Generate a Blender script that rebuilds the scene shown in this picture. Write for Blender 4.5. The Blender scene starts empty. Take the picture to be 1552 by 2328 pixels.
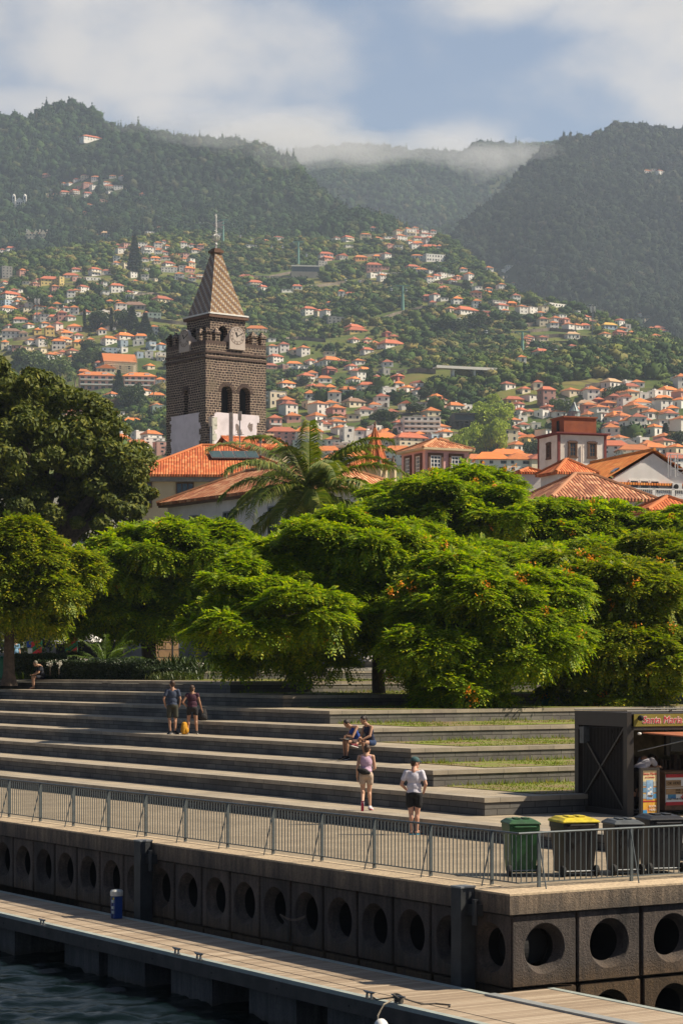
import bpy, bmesh, math, random
import numpy as np
from mathutils import Vector, Matrix, Euler
R = math.radians
rng = np.random.default_rng(7)
rnd = random.Random(11)
scene = bpy.context.scene
COL = scene.collection

# ---------------------------------------------------------------- camera, light, exposure
F, CX, HY, CZ = 5100.0, 776.0, 1515.0, 3.9          # focal length in photo pixels, centre column, horizon row, eye height
cam_d = bpy.data.cameras.new("camera")
cam = bpy.data.objects.new("camera", cam_d); COL.objects.link(cam)
cam.location = (0, 0, CZ); cam.rotation_euler = (R(90), 0, 0)
cam_d.sensor_fit = 'HORIZONTAL'; cam_d.sensor_width = 36
cam_d.lens = 36 * F / 1552; cam_d.shift_y = (HY - 1164) / 1552
cam_d.clip_start = 0.5; cam_d.clip_end = 30000
scene.camera = cam

SUN_EL, SUN_X, SUN_Y = R(46), 1.0, -0.02
SKY_STRENGTH, SUN_STRENGTH = 0.05, 5.0
scene.view_settings.view_transform = 'Standard'
scene.view_settings.look = 'None'
scene.view_settings.gamma = 1
scene.view_settings.exposure = 0.75
scene.cycles.volume_bounces = 1
scene.cycles.max_bounces = 8
scene.cycles.transparent_max_bounces = 16

sun_dir = Vector((SUN_X * math.cos(SUN_EL), SUN_Y * math.cos(SUN_EL), math.sin(SUN_EL))).normalized()
sd = bpy.data.lights.new("sun", 'SUN'); sd.energy = SUN_STRENGTH; sd.angle = R(0.5); sd.color = (1.0, 0.88, 0.70)
sun = bpy.data.objects.new("sun", sd); COL.objects.link(sun)
sun.location = (60, 20, 90)
sun.rotation_euler = sun_dir.to_track_quat('Z', 'Y').to_euler()

def make_world():
    w = bpy.data.worlds.new("World"); scene.world = w; w.use_nodes = True
    nt = w.node_tree; N = nt.nodes; L = nt.links; N.clear()
    out = N.new('ShaderNodeOutputWorld'); bg = N.new('ShaderNodeBackground'); bg.inputs[1].default_value = SKY_STRENGTH
    sky = N.new('ShaderNodeTexSky'); sky.sky_type = 'NISHITA'; sky.sun_disc = False
    sky.sun_elevation = SUN_EL; sky.sun_rotation = math.atan2(SUN_X, SUN_Y)
    sky.altitude = 10; sky.air_density = 1.0; sky.dust_density = 0.6; sky.ozone_density = 2.0
    tc = N.new('ShaderNodeTexCoord')
    def blob(x, z, rx, rz):
        v = Vector((x, 1.0, z)).normalized()
        s = N.new('ShaderNodeVectorMath'); s.operation = 'SUBTRACT'; L.new(tc.outputs['Generated'], s.inputs[0]); s.inputs[1].default_value = v
        d = N.new('ShaderNodeVectorMath'); d.operation = 'MULTIPLY'; L.new(s.outputs[0], d.inputs[0]); d.inputs[1].default_value = (1 / rx, 0.6 / rx, 1 / rz)
        l = N.new('ShaderNodeVectorMath'); l.operation = 'LENGTH'; L.new(d.outputs[0], l.inputs[0])
        m = N.new('ShaderNodeMapRange'); m.interpolation_type = 'SMOOTHSTEP'; L.new(l.outputs['Value'], m.inputs[0])
        m.inputs[1].default_value = 0.15; m.inputs[2].default_value = 1.35; m.inputs[3].default_value = 1.0; m.inputs[4].default_value = 0.0
        return m.outputs[0]
    def px(a, b): return (a - CX) / F, (HY - b) / F
    acc = None
    for a, b, rx, rz in CLOUDS:
        x, z = px(a, b); o = blob(x, z, rx / F, rz / F)
        if acc is None: acc = o
        else:
            m = N.new('ShaderNodeMath'); m.operation = 'MAXIMUM'; L.new(acc, m.inputs[0]); L.new(o, m.inputs[1]); acc = m.outputs[0]
    mp = N.new('ShaderNodeMapping'); L.new(tc.outputs['Generated'], mp.inputs[0]); mp.inputs['Scale'].default_value = (1, 1, 1.5)
    mp.inputs['Location'].default_value = (3.1, 1.7, 0.4)
    n1 = N.new('ShaderNodeTexNoise'); n1.inputs['Scale'].default_value = 17; n1.inputs['Detail'].default_value = 9; n1.inputs['Roughness'].default_value = 0.53; L.new(mp.outputs[0], n1.inputs['Vector'])
    # mask plus noise, cut softly: uneven, torn edges
    a1 = N.new('ShaderNodeMath'); a1.operation = 'MULTIPLY_ADD'; L.new(acc, a1.inputs[0]); a1.inputs[1].default_value = 0.85
    s1 = N.new('ShaderNodeMath'); s1.operation = 'MULTIPLY_ADD'; L.new(n1.outputs['Fac'], s1.inputs[0]); s1.inputs[1].default_value = 1.9; s1.inputs[2].default_value = -1.12
    L.new(s1.outputs[0], a1.inputs[2])
    mr = N.new('ShaderNodeMapRange'); mr.interpolation_type = 'SMOOTHSTEP'; L.new(a1.outputs[0], mr.inputs[0]); mr.inputs[1].default_value = -0.12; mr.inputs[2].default_value = 0.85
    n2 = N.new('ShaderNodeTexNoise'); n2.inputs['Scale'].default_value = 9; n2.inputs['Detail'].default_value = 6; L.new(mp.outputs[0], n2.inputs['Vector'])
    cr = N.new('ShaderNodeMix'); cr.data_type = 'RGBA'; L.new(n2.outputs['Fac'], cr.inputs[0])
    k = CLOUD_GAIN
    cr.inputs[6].default_value = (0.72 * k, 0.69 * k, 0.665 * k, 1); cr.inputs[7].default_value = (0.96 * k, 0.91 * k, 0.86 * k, 1)
    sk = N.new('ShaderNodeMix'); sk.data_type = 'RGBA'; sk.blend_type = 'MULTIPLY'; sk.inputs[0].default_value = 1; L.new(sky.outputs[0], sk.inputs[6])
    zone = N.new('ShaderNodeMix'); zone.data_type = 'RGBA'; L.new(blob(0, .16, 1.0, .75), zone.inputs[0]); zone.inputs[6].default_value = SKY_BACK; zone.inputs[7].default_value = SKY_TINT; L.new(zone.outputs[2], sk.inputs[7])
    mx = N.new('ShaderNodeMix'); mx.data_type = 'RGBA'; L.new(mr.outputs[0], mx.inputs[0]); L.new(sk.outputs[2], mx.inputs[6]); L.new(cr.outputs[2], mx.inputs[7])
    L.new(mx.outputs[2], bg.inputs[0]); L.new(bg.outputs[0], out.inputs[0])
CLOUDS = [(120, 90, 620, 190), (500, 120, 330, 200), (620, 60, 180, 110), (60, 230, 260, 70), (620, 300, 260, 90), (760, 330, 180, 50), (450, 250, 260, 60),
          (1130, 0, 230, 75), (1500, 120, 250, 150), (1450, 20, 300, 90), (1560, 210, 170, 110), (1000, 320, 150, 60), (-700, 150, 700, 200), (2200, 120, 600, 220)]
CLOUD_GAIN = 10.6
SKY_TINT = (1.5, 1.36, 1.3, 1)      # milky, cloud-lit air towards the mountains
SKY_BACK = (0.50, 0.56, 0.66, 1)    # unseen sky behind and overhead, dimmed to lower the ambient light
make_world()

# ---------------------------------------------------------------- helpers
def P(px, py, D): return Vector(((px - CX) / F * D, D, CZ + (HY - py) / F * D))
def Dz(py, z): return (CZ - z) * F / (py - HY)                 # depth of a point of height z seen on row py (below the horizon)
def G(px, py, z):
    D = Dz(py, z); return Vector(((px - CX) / F * D, D, z))
U = Vector((-0.532, 0.847, 0)); V = Vector((0.847, 0.532, 0)); TH = math.atan2(0.532, 0.847)
CORNER = Vector((2.89, 38.4, 0))
def Q(t, s, z=0): return CORNER + V * t + U * s + Vector((0, 0, z))      # quay frame: t inland, s along the quay
def toQ(p):
    d = Vector(p) - CORNER; return d.dot(V), d.dot(U), p[2]
QM = Matrix.Translation(CORNER) @ Matrix.Rotation(TH, 4, 'Z')

MATS = {}
def newmat(name):
    m = bpy.data.materials.new(name); m.use_nodes = True; nt = m.node_tree
    b = nt.nodes['Principled BSDF']; MATS[name] = m
    return m, nt, b
def noise(nt, scale, detail=5, rough=0.55, vec=None, dist=0):
    n = nt.nodes.new('ShaderNodeTexNoise'); n.inputs['Scale'].default_value = scale; n.inputs['Detail'].default_value = detail
    n.inputs['Roughness'].default_value = rough; n.inputs['Distortion'].default_value = dist
    if vec is None:
        tc = nt.nodes.new('ShaderNodeTexCoord'); vec = tc.outputs['Object']
    nt.links.new(vec, n.inputs['Vector']); return n.outputs['Fac']
def ramp(nt, fac, stops):
    r = nt.nodes.new('ShaderNodeValToRGB'); nt.links.new(fac, r.inputs[0]); e = r.color_ramp.elements
    while len(e) < len(stops): e.new(0.5)
    for k, (p, c) in enumerate(stops): e[k].position = p; e[k].color = (c[0], c[1], c[2], 1)
    return r.outputs[0]
def mixc(nt, fac, a, b, mode='MIX'):
    m = nt.nodes.new('ShaderNodeMix'); m.data_type = 'RGBA'; m.blend_type = mode
    for sock, v in ((0, fac), (6, a), (7, b)):
        if hasattr(v, 'links'): nt.links.new(v, m.inputs[sock])
        elif isinstance(v, (int, float)): m.inputs[sock].default_value = v
        else: m.inputs[sock].default_value = (v[0], v[1], v[2], 1)
    return m.outputs[2]
def mathn(nt, op, a, b=None, c=None):
    m = nt.nodes.new('ShaderNodeMath'); m.operation = op
    for i, v in enumerate((a, b, c)):
        if v is None: continue
        if hasattr(v, 'links'): nt.links.new(v, m.inputs[i])
        else: m.inputs[i].default_value = v
    return m.outputs[0]
def bump(nt, b, h, strength=0.4, dist=0.02):
    n = nt.nodes.new('ShaderNodeBump'); n.inputs['Strength'].default_value = strength; n.inputs['Distance'].default_value = dist
    nt.links.new(h, n.inputs['Height']); nt.links.new(n.outputs[0], b.inputs['Normal']); return n
def M(name, col, col2=None, scale=4, rough=0.8, bmp=0, bscale=30, metal=0, spec=0.4, lo=0.35, hi=0.7, emit=None):
    if name in MATS: return MATS[name]
    m, nt, b = newmat(name)
    b.inputs['Roughness'].default_value = rough; b.inputs['Metallic'].default_value = metal; b.inputs['Specular IOR Level'].default_value = spec
    if col2 is None: col2 = tuple(c * 0.72 for c in col)
    nt.links.new(ramp(nt, noise(nt, scale, 7, 0.6), [(lo, col2), (hi, col)]), b.inputs['Base Color'])
    if bmp: bump(nt, b, noise(nt, bscale, 6, 0.65), bmp, 0.02)
    return m
def boxuv(nt, swap=False):
    """object-space wall coordinates: (along the wall, height)"""
    tc = nt.nodes.new('ShaderNodeTexCoord'); s = nt.nodes.new('ShaderNodeSeparateXYZ'); nt.links.new(tc.outputs['Object'], s.inputs[0])
    n = nt.nodes.new('ShaderNodeSeparateXYZ'); nt.links.new(tc.outputs['Normal'], n.inputs[0])
    ax = mathn(nt, 'ABSOLUTE', n.outputs[0]); ay = mathn(nt, 'ABSOLUTE', n.outputs[1]); g = mathn(nt, 'GREATER_THAN', ax, ay)
    u = mathn(nt, 'ADD', mathn(nt, 'MULTIPLY', s.outputs[1], g), mathn(nt, 'MULTIPLY', s.outputs[0], mathn(nt, 'SUBTRACT', 1.0, g)))
    c = nt.nodes.new('ShaderNodeCombineXYZ'); nt.links.new(u, c.inputs[0]); nt.links.new(s.outputs[2], c.inputs[1]); return c.outputs[0]
def brickmat(name, c1, c2, mortar, bw, bh, ms=0.02, rough=0.85, stain=None, off=0.5, jitter=0.0, bstr=0.5):
    m, nt, b = newmat(name); b.inputs['Roughness'].default_value = rough
    v = boxuv(nt)
    if jitter:
        tcn = nt.nodes.new('ShaderNodeTexNoise'); tcn.inputs['Scale'].default_value = 0.9; nt.links.new(v, tcn.inputs['Vector'])
        a = nt.nodes.new('ShaderNodeVectorMath'); a.operation = 'MULTIPLY_ADD'; nt.links.new(tcn.outputs['Color'], a.inputs[0]); a.inputs[1].default_value = (jitter, jitter * .5, 0); nt.links.new(v, a.inputs[2]); v = a.outputs[0]
    t = nt.nodes.new('ShaderNodeTexBrick'); nt.links.new(v, t.inputs['Vector'])
    t.inputs['Color1'].default_value = (*c1, 1); t.inputs['Color2'].default_value = (*c2, 1); t.inputs['Mortar'].default_value = (*mortar, 1)
    t.inputs['Scale'].default_value = 1; t.inputs['Brick Width'].default_value = bw; t.inputs['Row Height'].default_value = bh
    t.inputs['Mortar Size'].default_value = ms; t.inputs['Mortar Smooth'].default_value = 0.3; t.offset = off; t.inputs['Bias'].default_value = 0.0
    if jitter > .3: t.squash = 0.72; t.squash_frequency = 3; t.offset_frequency = 2
    col = t.outputs['Color']
    col = mixc(nt, 0.75, col, ramp(nt, noise(nt, 1.1, 7, 0.65), [(0.3, (0.55, 0.55, 0.55)), (0.7, (1.25, 1.22, 1.15))]), 'MULTIPLY')
    if stain: col = mixc(nt, mathn(nt, 'MULTIPLY', ramp(nt, noise(nt, 0.5, 6, .6), [(0.5, (0, 0, 0)), (0.68, (1, 1, 1))]), 0.7), col, stain)
    nt.links.new(col, b.inputs['Base Color'])
    h = mathn(nt, 'ADD', mathn(nt, 'MULTIPLY', t.outputs['Fac'], -1.0), mathn(nt, 'MULTIPLY', noise(nt, 14, 5), 0.5))
    bump(nt, b, h, bstr, 0.03); return m
def tilemat(name, c1, c2, c3, pitch=0.24, course=0.42, bstr=0.9):
    """barrel roof tiles from the UV map (metres along the eave, metres up the slope)"""
    m, nt, b = newmat(name); b.inputs['Roughness'].default_value = 0.8; b.inputs['Specular IOR Level'].default_value = 0.25
    uv = nt.nodes.new('ShaderNodeUVMap'); s = nt.nodes.new('ShaderNodeSeparateXYZ'); nt.links.new(uv.outputs[0], s.inputs[0])
    u = mathn(nt, 'DIVIDE', s.outputs[0], pitch); v = mathn(nt, 'DIVIDE', s.outputs[1], course)
    fu = mathn(nt, 'FRACT', u); fv = mathn(nt, 'FRACT', v)
    barrel = mathn(nt, 'SINE', mathn(nt, 'MULTIPLY', fu, math.pi))
    cell = nt.nodes.new('ShaderNodeCombineXYZ'); nt.links.new(mathn(nt, 'FLOOR', u), cell.inputs[0]); nt.links.new(mathn(nt, 'FLOOR', v), cell.inputs[1])
    wn = nt.nodes.new('ShaderNodeTexWhiteNoise'); wn.noise_dimensions = '2D'; nt.links.new(cell.outputs[0], wn.inputs['Vector'])
    col = ramp(nt, wn.outputs['Value'], [(0.0, c2), (0.55, c1), (1.0, c3)])
    col = mixc(nt, 0.8, col, ramp(nt, noise(nt, 0.7, 6, .65), [(0.3, (0.72, 0.7, 0.68)), (0.65, (1.1, 1.08, 1.05))]), 'MULTIPLY')
    gap = mathn(nt, 'LESS_THAN', barrel, 0.32)
    col = mixc(nt, mathn(nt, 'MULTIPLY', gap, 0.3), col, tuple(c * 0.35 for c in c1))  # hollows between barrels darkened; their shade is put into the colour
    nt.links.new(col, b.inputs['Base Color'])
    h = mathn(nt, 'ADD', barrel, mathn(nt, 'MULTIPLY', mathn(nt, 'SUBTRACT', 1.0, fv), 0.35))
    bump(nt, b, h, bstr, 0.09); return m
def leafmat(name, c1, c2, trans=0.35, rough=0.45, c3=None, scale=0.9):
    m, nt, b = newmat(name)
    g = nt.nodes.new('ShaderNodeNewGeometry')
    col = ramp(nt, g.outputs['Random Per Island'], [(0.0, c1), (0.6, c2), (1.0, c3 or c2)])
    col = mixc(nt, 0.6, col, ramp(nt, noise(nt, scale, 3), [(0.3, (0.75, 0.8, 0.8)), (0.7, (1.2, 1.1, 1.0))]), 'MULTIPLY')
    nt.links.new(col, b.inputs['Base Color']); b.inputs['Roughness'].default_value = rough; b.inputs['Specular IOR Level'].default_value = 0.35
    tr = nt.nodes.new('ShaderNodeBsdfTranslucent'); nt.links.new(mixc(nt, 1.0, col, (1.25, 1.35, 0.5), 'MULTIPLY'), tr.inputs[0])
    mx = nt.nodes.new('ShaderNodeMixShader'); mx.inputs[0].default_value = trans
    nt.links.new(b.outputs[0], mx.inputs[1]); nt.links.new(tr.outputs[0], mx.inputs[2])
    nt.links.new(mx.outputs[0], nt.nodes['Material Output'].inputs[0]); return m

def npmesh(name, verts, faces, mats=None, mi=None, smooth=False, uv=None):
    """verts (n,3); faces (m,k) array or list of such arrays"""
    me = bpy.data.meshes.new(name)
    fl = faces if isinstance(faces, list) else [faces]
    fl = [np.asarray(f, dtype=np.int32) for f in fl if len(f)]
    nl = sum(f.size for f in fl); nf = sum(len(f) for f in fl)
    me.vertices.add(len(verts)); me.vertices.foreach_set('co', np.asarray(verts, dtype=np.float32).ravel())
    me.loops.add(nl); me.loops.foreach_set('vertex_index', np.concatenate([f.ravel() for f in fl]))
    me.polygons.add(nf)
    tot = np.concatenate([np.full(len(f), f.shape[1], np.int32) for f in fl])
    st = np.concatenate([[0], np.cumsum(tot)[:-1]]).astype(np.int32)
    me.polygons.foreach_set('loop_start', st)
    if mi is not None: me.polygons.foreach_set('material_index', np.asarray(mi, dtype=np.int32))
    if smooth: me.polygons.foreach_set('use_smooth', np.ones(nf, dtype=bool))
    me.update(calc_edges=True); me.validate()
    for m in (mats or []): me.materials.append(m)
    return me
def link(name, me, parent=None, mw=None, loc=None, rz=None, scale=None):
    o = bpy.data.objects.new(name, me); COL.objects.link(o)
    if mw is not None: o.matrix_world = mw
    if loc is not None: o.location = loc
    if rz is not None: o.rotation_euler = (0, 0, rz)
    if scale is not None: o.scale = scale
    if parent is not None: o.parent = parent
    return o
def tag(o, label=None, cat=None, group=None, kind=None):
    if label: o['label'] = label
    if cat: o['category'] = cat
    if group: o['group'] = group
    if kind: o['kind'] = kind
    return o
def thing(name, label, cat, loc=(0, 0, 0), rz=0, group=None):
    o = bpy.data.objects.new(name, None); COL.objects.link(o); o.location = loc; o.rotation_euler = (0, 0, rz)
    o.empty_display_size = 0.3
    return tag(o, label, cat, group)
def copy_tree(o, parent=None):
    c = o.copy(); COL.objects.link(c); c.parent = parent
    for ch in list(o.children): copy_tree(ch, c)
    return c

class MB:
    """collects shapes, builds ONE mesh object"""
    def __init__(s): s.v = []; s.f = []; s.m = []; s.uv = {}
    def add(s, vs, fs, m=0):
        o = len(s.v); s.v += [tuple(v) for v in vs]; s.f += [tuple(i + o for i in f) for f in fs]; s.m += [m] * len(fs); return s
    def box(s, a, b, m=0, rz=0, c=None):
        x0, y0, z0 = a; x1, y1, z1 = b
        vs = [Vector(p) for p in ((x0, y0, z0), (x1, y0, z0), (x1, y1, z0), (x0, y1, z0), (x0, y0, z1), (x1, y0, z1), (x1, y1, z1), (x0, y1, z1))]
        if rz:
            c = Vector(c) if c else Vector(((x0 + x1) / 2, (y0 + y1) / 2, 0)); Rm = Matrix.Rotation(rz, 3, 'Z')
            vs = [Rm @ (v - c) + c for v in vs]
        return s.add(vs, [(0, 3, 2, 1), (4, 5, 6, 7), (0, 1, 5, 4), (1, 2, 6, 5), (2, 3, 7, 6), (3, 0, 4, 7)], m)
    def bar(s, p, q, w, h=None, m=0, up=(0, 0, 1)):
        p = Vector(p); q = Vector(q); h = h or w; d = (q - p).normalized(); upv = Vector(up)
        if abs(d.dot(upv)) > 0.98: upv = Vector((0, 1, 0))
        x = d.cross(upv).normalized() * (w / 2); y = d.cross(x).normalized() * (h / 2)
        vs = [p - x - y, p + x - y, p + x + y, p - x + y, q - x - y, q + x - y, q + x + y, q - x + y]
        return s.add(vs, [(0, 3, 2, 1), (4, 5, 6, 7), (0, 1, 5, 4), (1, 2, 6, 5), (2, 3, 7, 6), (3, 0, 4, 7)], m)
    def tube(s, pts, r, n=8, m=0, cap=True):
        pts = [Vector(p) for p in pts]; rs = r if isinstance(r, (list, tuple)) else [r] * len(pts)
        rings = []; vs = []; fs = []
        for i, p in enumerate(pts):
            d = (pts[min(i + 1, len(pts) - 1)] - pts[max(i - 1, 0)]).normalized()
            up = Vector((0, 0, 1)) if abs(d.z) < 0.95 else Vector((0, 1, 0))
            x = d.cross(up).normalized(); y = x.cross(d)
            for k in range(n):
                a = 2 * math.pi * k / n; vs.append(p + (x * math.cos(a) + y * math.sin(a)) * rs[i])
        for i in range(len(pts) - 1):
            for k in range(n):
                a, b = i * n + k, i * n + (k + 1) % n; fs.append((a, b, b + n, a + n))
        if cap: fs.append(tuple(range(n - 1, -1, -1))); fs.append(tuple((len(pts) - 1) * n + k for k in range(n)))
        return s.add(vs, fs, m)
    def lathe(s, prof, c=(0, 0, 0), n=16, m=0, rot=None):
        vs = []; fs = []
        for r, z in prof:
            for k in range(n):
                a = 2 * math.pi * (k + 0.5) / n; v = Vector((r * math.cos(a), r * math.sin(a), z))
                if rot: v = rot @ v
                vs.append(v + Vector(c))
        for i in range(len(prof) - 1):
            for k in range(n):
                a, b = i * n + k, i * n + (k + 1) % n; fs.append((a, b, b + n, a + n))
        fs.append(tuple(range(n - 1, -1, -1))); fs.append(tuple((len(prof) - 1) * n + k for k in range(n)))
        return s.add(vs, fs, m)
    def prism(s, poly, d, m=0):
        """poly: 3-D points of a flat outline, d: extrusion vector"""
        n = len(poly); d = Vector(d); poly = [Vector(p) for p in poly]
        return s.add(poly + [p + d for p in poly], [tuple(range(n - 1, -1, -1)), tuple(range(n, 2 * n))] + [(k, (k + 1) % n, (k + 1) % n + n, k + n) for k in range(n)], m)
    def face(s, pts, m=0): return s.add(pts, [tuple(range(len(pts)))], m)
    def ell(s, c, r, n=12, k=8, m=0, rot=None):
        vs = []; fs = []; c = Vector(c)
        for i in range(k + 1):
            ph = math.pi * i / k
            for j in range(n):
                a = 2 * math.pi * j / n; v = Vector((r[0] * math.sin(ph) * math.cos(a), r[1] * math.sin(ph) * math.sin(a), r[2] * math.cos(ph)))
                if rot: v = rot @ v
                vs.append(v + c)
        for i in range(k):
            for j in range(n):
                a, b = i * n + j, i * n + (j + 1) % n; fs.append((b, a, a + n, b + n))
        return s.add(vs, fs, m)
    def mesh(s, name, mats, smooth=False):
        me = bpy.data.meshes.new(name); me.from_pydata([tuple(v) for v in s.v], [], s.f)
        for mt in (mats if isinstance(mats, (list, tuple)) else [mats]): me.materials.append(mt)
        if len(me.polygons) == len(s.m): me.polygons.foreach_set('material_index', s.m)
        if smooth: me.polygons.foreach_set('use_smooth', [True] * len(me.polygons))
        me.validate(); me.update(); return me
    def build(s, name, mats, parent=None, smooth=False, **k): return link(name, s.mesh(name, mats, smooth), parent, **k)

def bevel(o, w=0.01, seg=2):
    b = o.modifiers.new('bevel', 'BEVEL'); b.width = w; b.segments = seg; b.limit_method = 'ANGLE'; return o

def roof_mesh(name, w, d, h, kind, mat, over=0.5, thick=0.15, ridge=None, eave_mat=None):
    """tiled roof over a w x d plan centred on the origin, eaves at z=0; uv in metres"""
    W, Dp = w / 2 + over, d / 2 + over
    A, B, C_, D_ = Vector((-W, -Dp, 0)), Vector((W, -Dp, 0)), Vector((W, Dp, 0)), Vector((-W, Dp, 0))
    planes = []
    if kind == 'hip':
        if w >= d: r = max(W - Dp, 0) if ridge is None else ridge; E, G_ = Vector((-r, 0, h)), Vector((r, 0, h)); planes = [(A, B, G_, E), (B, C_, G_), (C_, D_, E, G_), (D_, A, E)]
        else: r = max(Dp - W, 0) if ridge is None else ridge; E, G_ = Vector((0, -r, h)), Vector((0, r, h)); planes = [(A, B, E), (B, C_, G_, E), (C_, D_, G_), (D_, A, E, G_)]
    elif kind == 'gx':  # ridge along x
        E, G_ = Vector((-W, 0, h)), Vector((W, 0, h)); planes = [(A, B, G_, E), (C_, D_, E, G_)]
    else:               # ridge along y
        E, G_ = Vector((0, -Dp, h)), Vector((0, Dp, h)); planes = [(B, C_, G_, E), (D_, A, E, G_)]
    vs = []; fs = []; uvs = []
    for pl in planes:
        pl = [p for i, p in enumerate(pl) if (p - pl[i - 1]).length > 1e-4]
        o = len(vs); e = (pl[1] - pl[0]).normalized(); n = e.cross(pl[-1] - pl[0]).normalized(); up = n.cross(e)
        vs += pl; fs.append(tuple(range(o, o + len(pl)))); uvs += [((p - pl[0]).dot(e), (p - pl[0]).dot(up)) for p in pl]
    o = len(vs); vs += [A + Vector((0, 0, -thick)), B + Vector((0, 0, -thick)), C_ + Vector((0, 0, -thick)), D_ + Vector((0, 0, -thick)), A, B, C_, D_]
    sk = [(o, o + 1, o + 5, o + 4), (o + 1, o + 2, o + 6, o + 5), (o + 2, o + 3, o + 7, o + 6), (o + 3, o, o + 4, o + 7), (o + 3, o + 2, o + 1, o)]
    me = bpy.data.meshes.new(name); me.from_pydata([tuple(v) for v in vs], [], fs + sk)
    me.materials.append(mat); me.materials.append(eave_mat or mat)
    for i, p in enumerate(me.polygons): p.material_index = 0 if i < len(fs) else 1
    lay = me.uv_layers.new(name='UVMap')
    for i, p in enumerate(me.polygons):
        for li in p.loop_indices:
            vi = me.loops[li].vertex_index
            lay.data[li].uv = uvs[vi] if vi < len(uvs) else (vs[vi][0] + vs[vi][1], 0)
    me.update(); return me
def ridge_caps(mb, w, d, h, kind, over=0.5, r=0.13):
    W, Dp = w / 2 + over, d / 2 + over
    c = [Vector((-W, -Dp, 0)), Vector((W, -Dp, 0)), Vector((W, Dp, 0)), Vector((-W, Dp, 0))]
    if kind == 'hip':
        if w >= d: k = max(W - Dp, 0); E, G_ = Vector((-k, 0, h)), Vector((k, 0, h)); prs = [(c[0], E), (c[3], E), (c[1], G_), (c[2], G_), (E, G_)]
        else: k = max(Dp - W, 0); E, G_ = Vector((0, -k, h)), Vector((0, k, h)); prs = [(c[0], E), (c[1], E), (c[2], G_), (c[3], G_), (E, G_)]
    elif kind == 'gx': prs = [(Vector((-W, 0, h)), Vector((W, 0, h)))]
    else: prs = [(Vector((0, -Dp, h)), Vector((0, Dp, h)))]
    for a, b in prs:
        if (a - b).length > 0.05: mb.tube([a, b], r, 6)

def text_mesh(name, body, size, mat, parent=None, mw=None, ext=0.004, align='LEFT', shear=0.0, sx=1.0, offset=0.0):
    cu = bpy.data.curves.new(name, 'FONT'); cu.body = body; cu.size = size; cu.extrude = ext; cu.align_x = align; cu.align_y = 'BOTTOM_BASELINE'
    cu.shear = shear; cu.resolution_u = 3; cu.offset = offset
    t = bpy.data.objects.new(name, cu); COL.objects.link(t)
    me = bpy.data.meshes.new_from_object(t.evaluated_get(bpy.context.evaluated_depsgraph_get())); bpy.data.objects.remove(t)
    if sx != 1.0:
        for v in me.vertices: v.co.x *= sx
    me.materials.clear(); me.materials.append(mat); me.name = name
    o = bpy.data.objects.new(name, me); COL.objects.link(o)
    if parent: o.parent = parent
    if mw is not None: o.matrix_local = mw
    return o
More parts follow.
